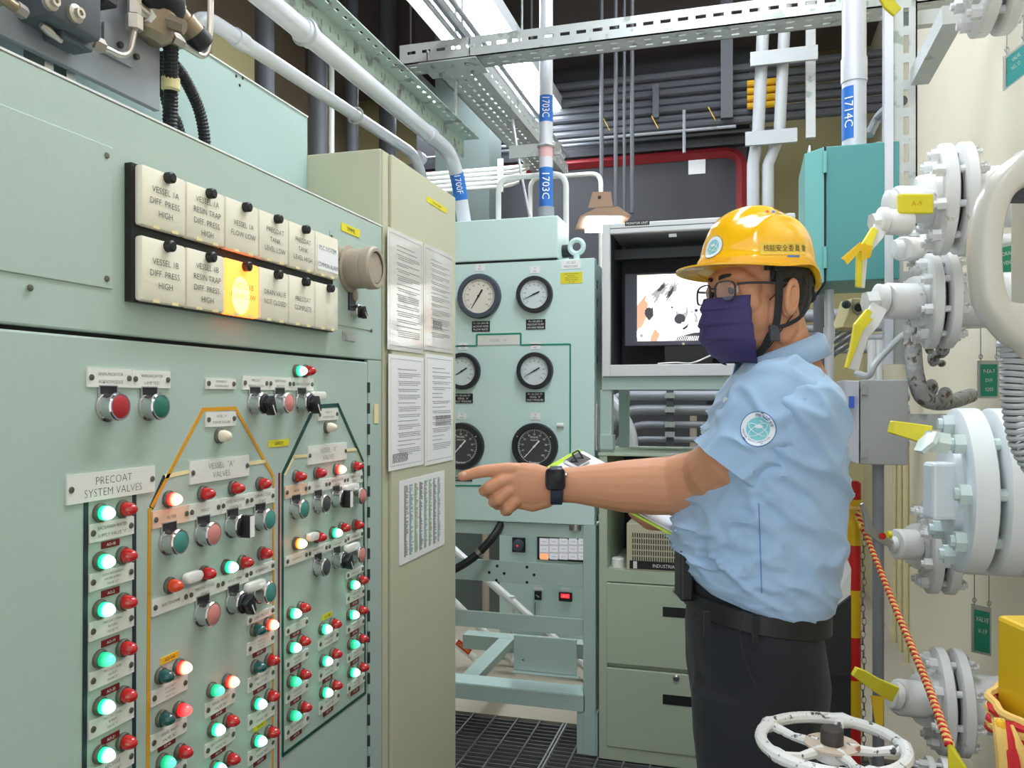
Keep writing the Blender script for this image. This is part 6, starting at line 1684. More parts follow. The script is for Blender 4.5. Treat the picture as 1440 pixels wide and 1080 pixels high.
m = MB(); m.lathe(hc + UP * .001, UP, [(0, .0155), (.02, .0155), (.022, .0135), (.022, .006)], n=16); m.build('nut', 'rusty_nut', hw, smooth=True)
m = MB(); m.cyl(hc - UP * .30, hc - UP * .018, .010, n=12); m.build('stem', 'steel', hw, smooth=True)
m = MB(); m.lathe(V((hc.x, hc.y, 0)), UP, [(0, .09), (.02, .09), (.02, .05), (.30, .045), (.34, .07), (.40, .07), (.44, .04), (hc.z - .26, .035), (hc.z - .22, .02)], n=26); m.build('bonnet', 'valve_white', hw, smooth=True)
# ------------------------------------------------------------------ person pointing at the panel
from mathutils.bvhtree import BVHTree
PD0 = 1.5
KP = PD0 / F
def P(u, v, d=0.0): return pd(u, v, PD0 + d)
foot = P(1070, 700); foot.z = 0
pers = thing('person', foot, 'person in light blue short sleeved shirt and yellow hard hat, pointing at the panel', 'person')

def remeshed(mb, name, mt, parent, voxel, it=4, tint=None):
    me, o = mb.mesh('tmp', None, origin=(0, 0, 0))
    ob = bpy.data.objects.new('tmp', me); COL.objects.link(ob)
    r = ob.modifiers.new('r', 'REMESH'); r.mode = 'VOXEL'; r.voxel_size = voxel; r.use_smooth_shade = True
    s = ob.modifiers.new('s', 'SMOOTH'); s.iterations = it; s.factor = .5
    dg = bpy.context.evaluated_depsgraph_get(); dg.update()
    out = bpy.data.meshes.new_from_object(ob.evaluated_get(dg))
    bpy.data.objects.remove(ob); bpy.data.meshes.remove(me)
    n = len(out.vertices); c = V((0, 0, 0))
    for v in out.vertices: c += v.co
    c /= max(n, 1)
    bv = BVHTree.FromPolygons([v.co.copy() for v in out.vertices], [tuple(p.vertices) for p in out.polygons])
    out.transform(Matrix.Translation(-c))
    out.polygons.foreach_set('use_smooth', [True] * len(out.polygons))
    out.materials.clear(); out.materials.append(MATS[mt]); out.name = name
    return put(name, out, parent, c), bv
def limb(m, pts, hint=None, n=18, cap0=True, cap1=True):
    """pts: (point, radius across, radius in depth); rounded ends"""
    ps = [V(p[0]) for p in pts]; rg = []
    hint = hint or FW
    def ring(p, d, ra, rb):
        a = d.cross(hint).normalized(); b = a.cross(d).normalized()
        return [p + a * ra * math.cos(2 * PI * k / n) + b * rb * math.sin(2 * PI * k / n) for k in range(n)]
    for i, p in enumerate(ps):
        d = (ps[min(i + 1, len(ps) - 1)] - ps[max(i - 1, 0)]).normalized()
        ra, rb = pts[i][1], pts[i][2] if len(pts[i]) > 2 else pts[i][1]
        if i == 0 and cap0:
            for t in (0.95, .7, .35): rg.append(ring(p - d * min(ra, rb) * t, d, ra * math.sqrt(1 - t * t), rb * math.sqrt(1 - t * t)))
        rg.append(ring(p, d, ra, rb))
        if i == len(ps) - 1 and cap1:
            for t in (.35, .7, 0.95): rg.append(ring(p + d * min(ra, rb) * t, d, ra * math.sqrt(1 - t * t), rb * math.sqrt(1 - t * t)))
    m.loft(rg)

# head frame: x out of the face, y to the person's left (towards the camera), z up
HYAW = math.radians(20)
hx = (-RT * math.cos(HYAW) - FW * math.sin(HYAW)).normalized()
hx = (hx + UP * -.03).normalized()
hy = UP.cross(hx).normalized(); hz = hx.cross(hy).normalized()
HC = P(1068, 411)
def Hp(x, y, z): return HC + hx * x + hy * y + hz * z

sk = MB()
def he(c, r, n=18, mm=12): sk.ell(Hp(*c), hx * r[0], hy * r[1], hz * r[2], n, mm)
he((-.008, 0, .035), (.090, .075, .088), 28, 18)
he((.028, 0, -.035), (.058, .060, .080), 24, 16)
he((.020, 0, -.080), (.056, .052, .040))
he((.062, 0, -.103), (.022, .026, .018))
he((.066, 0, .022), (.026, .056, .022))
he((.084, 0, -.012), (.012, .011, .034)); he((.098, 0, -.034), (.016, .013, .012)); he((.090, .011, -.037), (.010, .008, .008)); he((.090, -.011, -.037), (.010, .008, .008))
for s in (1, -1):
    he((.054, s * .040, -.022), (.026, .022, .026))
    he((-.008, s * .060, -.05), (.03, .012, .05)); he((.058, s * .051, .003), (.022, .014, .022)); he((.074, s * .031, -.017), (.013, .018, .008))
limb(sk, [(Hp(-.03, 0, -.05), .052, .050), (P(1096, 480), .053, .052), (P(1108, 520), .060, .062), (P(1112, 560), .075, .09)])
# torso core under the shirt
limb(sk, [(P(1100, 560), .075, .12), (P(1090, 640), .10, .13), (P(1080, 760), .105, .13), (P(1075, 830), .10, .13)])
# left arm (pointing)
EA = [(P(1092, 575, -.10), .055, .05), (P(1062, 618, -.112), .058, .052), (P(1030, 652, -.085), .060, .052), (P(1010, 665, -.045), .059, .052), (P(990, 674, .0), .057, .050), (P(950, 683, .04), .0565, .048), (P(915, 684, .055), .0545, .046),
      (P(875, 684, .065), .050, .042), (P(840, 683, .072), .042, .035), (P(810, 682, .077), .0355, .029), (P(784, 682, .08), .0335, .024), (P(768, 683, .08), .036, .022)]
limb(sk, EA, cap1=True)
HD_ = .075
def Q(u, v, d=0.0): return P(u, v, HD_ + d)
# back of the hand
limb(sk, [(Q(772, 684), .035, .021), (Q(752, 682), .042, .022), (Q(733, 680), .041, .021), (Q(720, 680), .036, .017)])
limb(sk, [(Q(768, 700, .004), .020, .018), (Q(748, 705, .008), .021, .018), (Q(732, 703, .006), .018, .016)])
limb(sk, [(Q(764, 672, .006), .018, .017), (Q(742, 664, .006), .018, .016), (Q(722, 661, .0), .0145, .013)])
def finger(pts, r): limb(sk, [(Q(*p), rr * 1.0, rr * 1.0) for p, rr in zip(pts, r)], n=14)
finger([(726, 661, 0), (714, 660, -.002), (696, 661, -.002), (677, 663, -.002), (662, 667, -.001), (650, 670, 0)], [.0145, .0135, .0125, .0122, .0108, .0095])
finger([(722, 672, -.003), (705, 677, -.010), (688, 686, -.010)], [.0145, .0135, .0135]); finger([(688, 686, -.010), (681, 690, .008), (689, 694, .024)], [.0135, .0125, .0115]); finger([(690, 695, .024), (703, 692, .030), (712, 688, .028)], [.0115, .011, .0095])
finger([(724, 685, -.002), (713, 692, -.010), (701, 702, -.010)], [.0140, .0130, .0128]); finger([(701, 702, -.010), (694, 706, .007), (700, 710, .022)], [.0128, .0118, .011]); finger([(700, 709, .022), (712, 704, .028), (720, 698, .026)], [.011, .0105, .009])
finger([(731, 700, -.001), (723, 706, -.007), (715, 715, -.007)], [.013, .0118, .0116]); finger([(715, 715, -.007), (710, 719, .007), (714, 719, .020)], [.0116, .0105, .010]); finger([(713, 717, .020), (722, 712, .026), (730, 706, .024)], [.010, .0095, .0085])
finger([(764, 676, .016), (744, 672, .028), (724, 674, .036), (706, 678, .038), (696, 681, .036)], [.016, .0155, .0125, .0115, .0095])
# right arm behind the body, hand under the clipboard
limb(sk, [(P(1095, 575, .17), .052, .05), (P(1085, 640, .22), .05, .048), (P(1062, 705, .27), .045, .043), (P(1005, 724, .25), .042, .04), (P(970, 730, .22), .033, .03), (P(956, 731, .205), .028, .034)])
RH = .195
def R_(u, v, d=0.0): return P(u + 14, v - 14, RH + d)
limb(sk, [(R_(940, 746), .020, .034), (R_(915, 748, -.005), .018, .040), (R_(898, 748, -.01), .016, .040)])
for k, dd in enumerate((-.045, -.022, 0.0, .022)):
    finger_pts = [(919, 736, RH - HD_ + dd), (904 - 2 * (k in (1, 2)), 731, RH - HD_ + dd), (892 - 3 * (k in (1, 2)), 722, RH - HD_ + dd)]
    finger(finger_pts, [.0105, .0098, .0085])
finger([(939, 724, RH - HD_ - .05), (922, 718, RH - HD_ - .06), (910, 714, RH - HD_ - .062)], [.013, .0115, .0095])
bodyo, BODY = remeshed(sk, 'body', 'skin', pers, .0024, 4)

# ears, eyes, brows
for s in (1, -1):
    m = MB(); c = Hp(-.004, s * .074, -.018)
    axu = (hz * .95 + hx * -.22).normalized(); axf = (hx * .95 + hz * .22).normalized(); out = hy * s
    m.ell(c + out * .004, axf * .017, (out * .8 - hx * .5).normalized() * .0085, axu * .030, 16, 10)
    m.ring(c + out * .010, (out * .9 - hx * .35).normalized(), .016, .0052, n=20, m=8)
    for i in range(len(m.v)):
        p = m.v[i] - c
        if i >= 11 * 16: m.v[i] = c + axf * p.dot(axf) * .95 + axu * p.dot(axu) * 1.62 + out * p.dot(out)
    m.ell(c - axu * .026 + out * .006, axf * .009, out * .006, axu * .009, 10, 8)
    m.build('ear', 'skin', bodyo, smooth=True, sharp=80)
    m = MB(); e = Hp(.0725, s * .030, .001); m.sph(e, .0118, 16, 12); m.build('eyeball', 'eye_white', bodyo, smooth=True)
    m = MB(); gz = (hx * .96 + hz * -.18).normalized(); m.lathe(e + gz * .0108, gz, [(-.001, .0078), (.0012, .0066), (.0022, .001)], n=16); m.build('iris', 'iris', bodyo, smooth=True)
    m = MB(); rg = []
    for k in range(9):
        a = -.75 + 1.5 * k / 8
        p = Hp(.0, 0, 0); c0 = e + hy * (math.sin(a) * .0145) + hx * (math.cos(a) * .0135) + hz * (.0050 - .006 * a * a)
        rg.append([c0 + hx * .002 + hz * .002, c0 + hx * .002 - hz * .002, c0 - hx * .006 + hz * .0, c0 - hx * .006 + hz * .006])
    m.loft(rg); m.build('upper_eyelid', 'skin', bodyo, smooth=True, sharp=80)
    m = MB(); rg = []
    for k in range(11):
        t = k / 10; y = s * (.012 + .040 * t); x = .0945 - .030 * t * t; z = .0205 + .0045 * math.sin(t * 2.6 + .35)
        c0 = Hp(x, y, z); w_ = .0042 * (1 - .6 * t)
        rg.append([c0 + hz * w_, c0 + hx * .002, c0 - hz * w_, c0 - hx * .004])
    m.loft(rg); m.build('eyebrow', 'hair', bodyo, smooth=True, sharp=80)
# fingernail on the pointing finger
m = MB(); m.ell(Q(652.5, 667.3, -.0083), RT * .0062, FW * .0022, UP * .0046, 12, 8); m.build('fingernail', 'nail', bodyo, smooth=True)

# hair: cap over the skull, cut along the hairline
m = MB(); N1, N2 = 56, 34
def hairpt(i, j, f=1.0):
    th = 2 * PI * i / N1; ph = PI * j / N2
    x = math.sin(ph) * math.cos(th); y = math.sin(ph) * math.sin(th); z = math.cos(ph)
    r = f + .022 * noise.noise(V((x * 7, y * 7, z * 7))) + .012 * noise.noise(V((x * 30, y * 30, z * 12)))
    return (-.010 + x * .096 * r, y * .0815 * r, .030 + z * (.093 if z > 0 else .118) * r)
pts = [[hairpt(i, j) for i in range(N1)] for j in range(N2 + 1)]
inn = [[hairpt(i, j, .93) for i in range(N1)] for j in range(N2 + 1)]
def inhair(p):
    x, y, z = p
    n_ = .006 * noise.noise(V((x * 60, y * 60, z * 60)))
    if x > .05: return z > .062 + n_
    if x > .012: return z > (.062 - (.05 - x) * 2.3) + n_
    if x > -.022: return z > .012 + n_
    return z > -.066 + n_ * 2
for j in range(N2):
    for i in range(N1):
        i2 = (i + 1) % N1
        cs = [sum(pts[a][b][k] for a, b in ((j, i), (j, i2), (j + 1, i), (j + 1, i2))) / 4 for k in range(3)]
        if inhair(cs):
            q = [Hp(*pts[j][i]), Hp(*pts[j + 1][i]), Hp(*pts[j + 1][i2]), Hp(*pts[j][i2])]; b = [Hp(*inn[j][i]), Hp(*inn[j + 1][i]), Hp(*inn[j + 1][i2]), Hp(*inn[j][i2])]
            m.add(q + b, [(0, 1, 2, 3), (7, 6, 5, 4), (0, 4, 5, 1), (1, 5, 6, 2), (2, 6, 7, 3), (3, 7, 4, 0)])
m.build('hair', 'hair', pers, smooth=True, sharp=80, fix=False)

# ---------------- shirt
shirt_o = put('shirt', None, pers, P(1080, 700))
def superring(c, rx, ry, e=2.35, n=72, dx=None, dy=None):
    dx = dx or RT; dy = dy or FW; out = []
    for k in range(n):
        t = 2 * PI * k / n; ct, st = math.cos(t), math.sin(t)
        out.append(c + dx * (rx * math.copysign(abs(ct) ** (2 / e), ct)) + dy * (ry * math.copysign(abs(st) ** (2 / e), st)))
    return out
prof = [  # row, front, back, half width, depth offset
    (497, 1062, 1132, .068, 0), (508, 1052, 1143, .082, 0), (520, 1042, 1152, .118, 0), (532, 1034, 1160, .158, 0), (546, 1026, 1168, .182, 0), (565, 1016, 1177, .190, .0), (590, 1007, 1184, .188, 0), (620, 998, 1188, .182, 0),
    (655, 985, 1190, .176, 0), (690, 973, 1191, .172, 0), (725, 965, 1190, .170, 0), (760, 960, 1187, .170, 0), (790, 957, 1183, .170, 0), (810, 958, 1180, .168, 0), (826, 961, 1178, .166, 0), (838, 966, 1173, .160, 0), (846, 972, 1168, .152, 0)]
prof = [(a, b, c - 15 - (3 if a > 600 else 0), d, e) for a, b, c, d, e in prof]
rows = []
def lerp(a, b, t): return a + (b - a) * t
for i in range(len(prof) - 1):
    for k in range(7):
        t = k / 7; rows.append(tuple(lerp(prof[i][q], prof[i + 1][q], t) for q in range(5)))
rows.append(prof[-1])
rg = []
for (v, uf, ub, hw_, dd) in rows:
    # the hem of the shirt dips towards the back
    uc = (uf + ub) / 2; rx = (ub - uf) / 2 * KP
    ring_ = superring(P(uc, v, dd), rx, hw_, 2.35, 132)
    w_ = min(1, max(0, (v - 520) / 60)); bot = min(1, max(0, (v - 600) / 150))
    new = []
    for k, p in enumerate(ring_):
        c0 = P(uc, v, dd); e = p - c0; en = e.normalized()
        x = e.dot(RT); zz = p.z; yv = e.dot(FW)
        f1 = noise.noise(V((x * 9 + zz * 7, yv * 6, zz * 4 - x * 6))) * .008
        # folds running from the armpit down to the back, sharp on one side
        a1 = noise.noise(V((x * 15 + zz * 19, yv * 7, zz * 5 - x * 5)))
        f2 = (max(0, 1 - abs(a1) * 3.2) ** 1.6) * .015
        a3 = noise.noise(V((x * 30 - zz * 16, yv * 18, zz * 24 + 4)))
        f3 = (max(0, 1 - abs(a3) * 3.0) ** 1.4) * .0095 * bot * (1.0 if x < -.01 else .25)
        q = p + en * (((f1 + f2) * w_ * .9 + f3) * (1 if v < 790 else .3 + .7 * max(0, (830 - v) / 40)))
        # bottom edge rises to the front
        if v > 730: q = q + UP * ((.046 if x < 0 else -.012) * min(1, abs(x) / .12) * (v - 730) / 116)
        new.append(q)
    rg.append(new)
m = MB(); m.loft(rg); TORB = BVHTree.FromPolygons([V(p) for p in m.v], m.f)
m.build('torso', 'shirt', shirt_o, smooth=True, sharp=80)
# sleeves: cloth tubes open at the hem
def sleeve(pts, name='sleeve', seed=0):
    def rings(shrink):
        out = []; c = bez([p[0] for p in pts], 10); L = len(c)
        for i, p in enumerate(c):
            t = i / (L - 1) * (len(pts) - 1); k = min(int(t), len(pts) - 2); f = t - k
            ra = lerp(pts[k][1], pts[k + 1][1], f) - shrink; rb = lerp(pts[k][2], pts[k + 1][2], f) - shrink
            d = (c[min(i + 1, L - 1)] - c[max(i - 1, 0)]).normalized(); a = d.cross(FW).normalized(); b = a.cross(d).normalized()
            rr = []
            for j in range(84):
                th = 2 * PI * j / 84; e = a * math.cos(th) + b * math.sin(th)
                q = p + a * ra * math.cos(th) + b * rb * math.sin(th)
                w_ = noise.noise(V((q.x * 14 + seed, q.y * 14 + q.z * 9, q.z * 11))) * .006 + 1.25 * (max(0, 1 - 3 * abs(noise.noise(V((q.x * 16 + q.z * 10, q.z * 17 - q.x * 9, q.y * 12 + seed)))))) ** 1.5 * .008
                rr.append(q + e * w_ * (1 if shrink == 0 else .9))
            out.append(rr)
        return out
    o = rings(0); i_ = rings(.0035)
    m = MB(); m.loft(o + i_[::-1], cap=False)
    return m.build(name, 'shirt', shirt_o, smooth=True, sharp=80), BVHTree.FromPolygons([V(p) for p in m.v], m.f)
sl, SLB = sleeve([(P(1112, 540, -.085), .055, .062), (P(1101, 562, -.105), .080, .076), (P(1084, 592, -.112), .080, .074), (P(1064, 622, -.108), .077, .070), (P(1047, 646, -.102), .078, .068), (P(1036, 661, -.098), .079, .068)])
sleeve([(P(1105, 550, .11), .065, .07), (P(1096, 590, .16), .078, .075), (P(1088, 640, .20), .074, .072), (P(1078, 690, .235), .070, .068)], seed=3)
# collar: two folded bands standing round the neck
m = MB(); rg = []
for t, (v, dv, w_) in enumerate(((0, 0, 0),)): pass
def collar_ring(s, off, drop):
    out = []
    for k in range(33):
        a = -PI * .86 + 2 * PI * .86 * k / 32       # open at the front
        # angle 0 = back of the neck
        base = P(1100, 497)
        x = RT * (math.cos(a) * (.056 + off) + .0) + FW * (math.sin(a) * (.060 + off))
        fwd = (1 - math.cos(a)) / 2
        p = base + x + UP * (.022 - .052 * fwd - drop) - RT * (.012 * fwd)
        out.append(p)
    return out
a0 = collar_ring(0, .0, .010); a1 = collar_ring(0, .006, -.016); a2 = collar_ring(0, .016, -.012); a3 = collar_ring(0, .028, .022)
# collar points: fall further at the front
for k in range(33):
    f = (abs(k - 16) / 16) ** 3; a3[k] = a3[k] - UP * (.030 * f) - RT * (.004 * f)
m = MB(); n = 33
vs_ = a0 + a1 + a2 + a3; fs = []
for r in range(3):
    for k in range(n - 1): fs.append((r * n + k, r * n + k + 1, (r + 1) * n + k + 1, (r + 1) * n + k))
m.add(vs_, fs)
b4 = [p - UP * .001 + (P(1100, 497) - p).normalized() * .003 for p in a3]
m.add(a3 + b4 + a1, [(k, k + 1, n + k + 1, n + k) for k in range(n - 1)])
co = m.build('collar', 'shirt', shirt_o, smooth=True, sharp=80, fix=False)
sol = co.modifiers.new('thick', 'SOLIDIFY'); sol.thickness = .0022; sol.offset = 0
# button band, buttons, seam
pl = [P(1040, 530, -.012), P(1026, 556, -.02), P(1010, 595, -.03), P(995, 636, -.03)]
m = MB(); c = bez(pl, 5); rgp = []
for i, p in enumerate(c):
    d = (c[min(i + 1, len(c) - 1)] - c[max(i - 1, 0)]).normalized(); o_ = d.cross(FW).normalized(); o_ = o_ if o_.dot(RT) < 0 else -o_
    rgp.append([p + o_ * .007 + FW * .018, p + o_ * .009 - FW * .014, p - o_ * .004 - FW * .018, p - o_ * .006 + FW * .018])
m.loft(rgp); m.build('button_band', 'shirt', shirt_o, smooth=True, sharp=60)
for p in (P(1024, 563, -.042), P(1003, 618, -.048)):
    m = MB(); m.lathe(p - RT * .004, (-RT - FW * .7), [(0, .0055), (.002, .0055), (.0025, .004)], n=14); m.build('button', 'emblem_white', shirt_o, smooth=True)
sp2 = []
for k in range(71):
    h_ = TORB.ray_cast(CAM, ray(1067 + k * .06, 708 + k * 1.8).normalized())
    if h_[0] is not None: sp2.append(h_[0] - ray(1067, 708).normalized() * .0009)
m = MB(); m.tube(sp2, .0009, n=6); m.build('side_seam', 'shirt_inner', shirt_o, smooth=True)
# lanyard
m = MB(); c = bez([P(1060, 520, -.07), P(1040, 548, -.065), P(1022, 580, -.075), P(1003, 612, -.07), P(985, 660, -.03), P(968, 705, .02), P(963, 730, .03)], 5)
m.tube(c, .0035, n=6); ln = m.build('lanyard', 'lanyard', pers, smooth=True)
m = MB(); m.ring(P(961, 728, .03), FW, .011, .003, n=18, m=6); m.build('lanyard_hook', 'lanyard', ln, smooth=True)

# emblem on the sleeve: discs laid on the cloth
def cast(bv, u, v):
    h = bv.ray_cast(CAM, ray(u, v).normalized()); return h[0], h[1]
def proj(bv, p, nrm, off):
    h = bv.ray_cast(p + nrm * .03, -nrm, .08)
    if h[0] is None:
        h = bv.find_nearest(p)
    nn = h[1] if h[1].dot(nrm) > 0 else -h[1]
    return h[0] + nrm * off, nn
def on_cloth(bv, c, r_, t1, t2, off, name, mt, parent, n=40, inner=0.0, a0=0, a1=2 * PI):
    rings_ = 7; m = MB(); vs_ = []; fs = []
    full = abs(a1 - a0 - 2 * PI) < 1e-3
    for i in range(rings_ + 1):
        rr = lerp(inner, r_, i / rings_)
        for k in range(n + 1):
            a = a0 + (a1 - a0) * k / n
            p = c + (t1 * math.cos(a) + t2 * math.sin(a)) * rr
            vs_.append(proj(bv, p, t1.cross(t2).normalized() * (1 if t1.cross(t2).dot(CAM - c) > 0 else -1), off)[0])
    for i in range(rings_):
        for k in range(n): fs.append((i * (n + 1) + k, i * (n + 1) + k + 1, (i + 1) * (n + 1) + k + 1, (i + 1) * (n + 1) + k))
    m.add(vs_, fs); return m.build(name, mt, parent, smooth=True, sharp=80, fix=False)
def emblem(bv, u, v, r_, parent, ring_text=True, swoosh=True, roll=0.0):
    c, nn = cast(bv, u, v)
    if c is None: return
    if nn.dot(CAM - c) < 0: nn = -nn
    t1 = (RT - nn * RT.dot(nn)).normalized(); t2 = nn.cross(t1).normalized(); t2 = t2 if t2.z > 0 else -t2
    if roll: t1, t2 = t1 * math.cos(roll) + t2 * math.sin(roll), t2 * math.cos(roll) - t1 * math.sin(roll)
    e = on_cloth(bv, c, r_, t1, t2, .0010, 'emblem', 'emblem_blue', parent)
    on_cloth(bv, c, r_ * .955, t1, t2, .0013, 'emblem_ring', 'emblem_white', e)
    on_cloth(bv, c, r_ * .66, t1, t2, .0016, 'emblem_disc', 'emblem_cyan', e)
    # orbit lines and bird-like centre
    for cu, cv, ra, rb, rot, s0, s1 in ((0, -.05, .60, .24, .55, 0, 2 * PI), (0, -.05, .60, .22, -.55, 0, 2 * PI)):
        m = MB(); pts = []
        for k in range(33):
            a = s0 + (s1 - s0) * k / 32; x = ra * math.cos(a); y = rb * math.sin(a)
            p = c + (t1 * (cu + x * math.cos(rot) - y * math.sin(rot)) + t2 * (cv + x * math.sin(rot) + y * math.cos(rot))) * r_
            pts.append(proj(bv, p, nn, .0019)[0])
        m.tube(pts, r_ * .022, n=5); m.build('emblem_orbit', 'emblem_white', e, smooth=True)
    on_cloth(bv, c + t2 * r_ * .14 + t1 * r_ * .05, r_ * .15, t1 * 1.5, t2 * .75, .0022, 'emblem_centre', 'emblem_white', e, n=16)
    if ring_text:
        for s, a_mid, step, h, flip in (('核能安全委員會', PI * .30, -.215, .15, 1), ('NUCLEAR SAFETY COMMISSION', -PI * .60, .098, .10, -1)):
            for k, ch_ in enumerate(s):
                if ch_ == ' ': continue
                a = a_mid + (k - (len(s) - 1) / 2) * step
                rad = t1 * math.cos(a) + t2 * math.sin(a)
                q, n3 = proj(bv, c + rad * r_ * .80, nn, .0)
                upv = rad * flip; rgt = upv.cross(n3).normalized()
                text(ch_, e, q + n3 * .0022, rgt, n3.cross(rgt), r_ * h, 'emblem_blue')
    return e
emblem(SLB, 1066, 603, .0285, shirt_o)

# ---------------- trousers, belt, shoes
m = MB()
def lring(u0, u1, z, d, ry):
    v = HOR + (CAM.z - z) / KP
    c = P((u0 + u1) / 2, v, d); c.z = z
    return superring(c, (u1 - u0) / 2 * KP, ry, 2.2, 32)
m.loft([lring(974, 1148, 1.02, 0, .146), lring(970, 1150, .99, 0, .152), lring(967, 1156, .93, 0, .166), lring(970, 1160, .86, 0, .174), lring(978, 1156, .79, 0, .168), lring(990, 1155, .75, 0, .15)])
for s in (-1, 1):
    off = 0 if s < 0 else 5
    m.loft([lring(978 + off, 1158 + off, .86, s * .080, .085), lring(983 + off, 1152 + off, .78, s * .086, .086), lring(990 + off, 1138 + off, .66, s * .092, .084), lring(998 + off, 1130 + off, .52, s * .095, .076), lring(1000 + off, 1124 + off, .42, s * .095, .070), lring(1003 + off, 1122 + off, .28, s * .096, .068), lring(1006 + off, 1118 + off, .12, s * .098, .066), lring(1004 + off, 1120 + off, .055, s * .098, .068)])
for i in range(len(m.v)):
    p = m.v[i]; q = p - foot
    m.v[i] = p + V((q.x, q.y, 0)).normalized() * (noise.noise(V((p.x * 12, p.y * 12, p.z * 9))) * .006 + noise.noise(V((p.x * 25 + p.z * 20, p.y * 25, p.z * 14))) * .003)
for i in range(len(m.v)):
    p = m.v[i]
    if p.z > .9: m.v[i] = p + UP * (.017 * -(p - foot).dot(RT) / .13 * min(1, (p.z - .9) / .08))
    m.v[i] = m.v[i] - RT * (.012 * max(0, (p - foot).dot(RT)) / .13)
tro, TRB = remeshed(m, 'trousers', 'trousers', pers, .0075, 2)
m = MB(); rg = []
bl = []
for z, gr_ in ((.962, .0), (.964, .005), (.996, .005), (.998, 0)):
    v = HOR + (CAM.z - z) / KP; c = P(1060, v, 0); c.z = z
    bl.append([p + UP * (.017 * -(p - c).dot(RT) / .13) for p in superring(c, .121 + gr_, .156 + gr_, 2.25, 56)])
m.loft(bl, cap=False); belt_o = m.build('belt', 'belt', pers, smooth=True, sharp=60)
m = MB()
for u, d in ((994, -.128), (1062, -.162), (1122, -.13)):
    q = P(u, HOR + (CAM.z - 1.0) / KP, d - .004); q.z = .98; mm_ = MB(); mm_.obox(q, RT * .005, FW * .003, UP * .021); mm_.build('belt_loop', 'trousers', belt_o, bevel=.001)
q = P(962, 806, -.02); m = MB(); m.obox(q, RT * .012, FW * .03, UP * .045); m.build('belt_pouch', 'black', belt_o, bevel=.005)
m = MB(); m.tube(bez([P(1046, 858, -.172), P(1040, 890, -.180), P(1047, 930, -.183), P(1064, 968, -.178)], 6), .0014, n=6); m.build('pocket_seam', 'trousers', tro, smooth=True)
for s in (-1, 1):
    off = -8 if s < 0 else 6
    c = P(1052 + off, 1600, s * .098); c.z = 0
    m = MB(); rg = []
    for t, wx, h_ in ((-.115, .022, .05), (-.105, .035, .066), (-.06, .043, .085), (0, .045, .085), (.06, .046, .062), (.12, .050, .048), (.16, .046, .040), (.185, .030, .028), (.192, .015, .018)):
        cc_ = c - RT * t; rg.append([cc_ + FW * (wx * math.copysign(abs(math.cos(a)) ** .7, math.cos(a))) + UP * (max(0, .5 + .5 * math.copysign(abs(math.sin(a)) ** .7, math.sin(a))) * h_ + .004) for a in [2 * PI * k / 16 for k in range(16)]])
    m.loft(rg); m.build('shoe', 'shoe', pers, smooth=True, sharp=70)

# ---------------- hard hat
RC = Hp(.006, 0, .034)       # centre of the rim plane
gx = (hx + hz * .125).normalized(); gy = hy; gz_ = gx.cross(gy).normalized()
HL, HWd, HH = .107, .096, .112
def hat_pt(th, t, off=0.0):
    """th from the front towards the wearer's left, t = 0 rim .. 1 crown"""
    ct, st = math.cos(th), math.sin(th)
    rear = max(0, -ct); ear = math.exp(-((abs(((th + PI) % (2 * PI)) - PI) - 2.0) / .42) ** 2)
    z0 = -.016 * rear ** 2 - .004 + .016 * ear
    e = 2.5
    rad = max(0.0, 1 - t ** e) ** (1 / 2.15)
    # lower ledge
    led = .045 * (1 / (1 + math.exp((t - .16) * 60)))
    k = rad * (1 + led)
    x = HL * ct * k; y = HWd * st * k; z = z0 * (1 - t) + HH * t
    # raised centre crest and two flank ribs
    crest = 1 / (1 + math.exp((abs(y) - .036 + .012 * (x < 0)) * 420))
    up_ = max(0, min(1, (t - .30) / .25))
    z += .0100 * crest * up_
    rib = math.exp(-((abs(y) - .064 - .10 * max(0, x)) / .006) ** 2) * up_ * (t < .93)
    z += .0050 * rib
    p = V((x, y, z)); 
    return RC + gx * p.x + gy * p.y + gz_ * p.z
NT, NR = 96, 40
m = MB()
ts = [(1 - math.cos(PI / 2 * j / NR)) if False else (j / NR) ** .8 for j in range(NR)] + [.9995]
m.loft([[hat_pt(2 * PI * i / NT, t) for i in range(NT)] for t in ts])
HATB = BVHTree.FromPolygons([V(p) for p in m.v], m.f)
hat = m.build('hard_hat', 'helmet', pers, smooth=True, sharp=50)
# brim: visor at the front, narrow lip round the sides
m = MB(); top = []; 
for k in range(73):
    th = -PI + 2 * PI * k / 72; ct = math.cos(th)
    w_ = .006 + .034 * max(0, math.cos(th * .92)) ** 1.6
    a = hat_pt(th, 0.0); dirn = (gx * math.cos(th) * HL + gy * math.sin(th) * HWd).normalized()
    b = a + dirn * w_ - gz_ * (.008 * (w_ / .04)); top.append((a - dirn * .004, b))
rg = []
for a, b in top: rg.append([a + gz_ * .004, b + gz_ * .0015, b - gz_ * .0015, a - gz_ * .002])
m.loft(rg); m.build('brim', 'helmet', hat, smooth=True, sharp=50)
emblem(HATB, 1003, 348, .0215, hat, ring_text=False, roll=-.2)
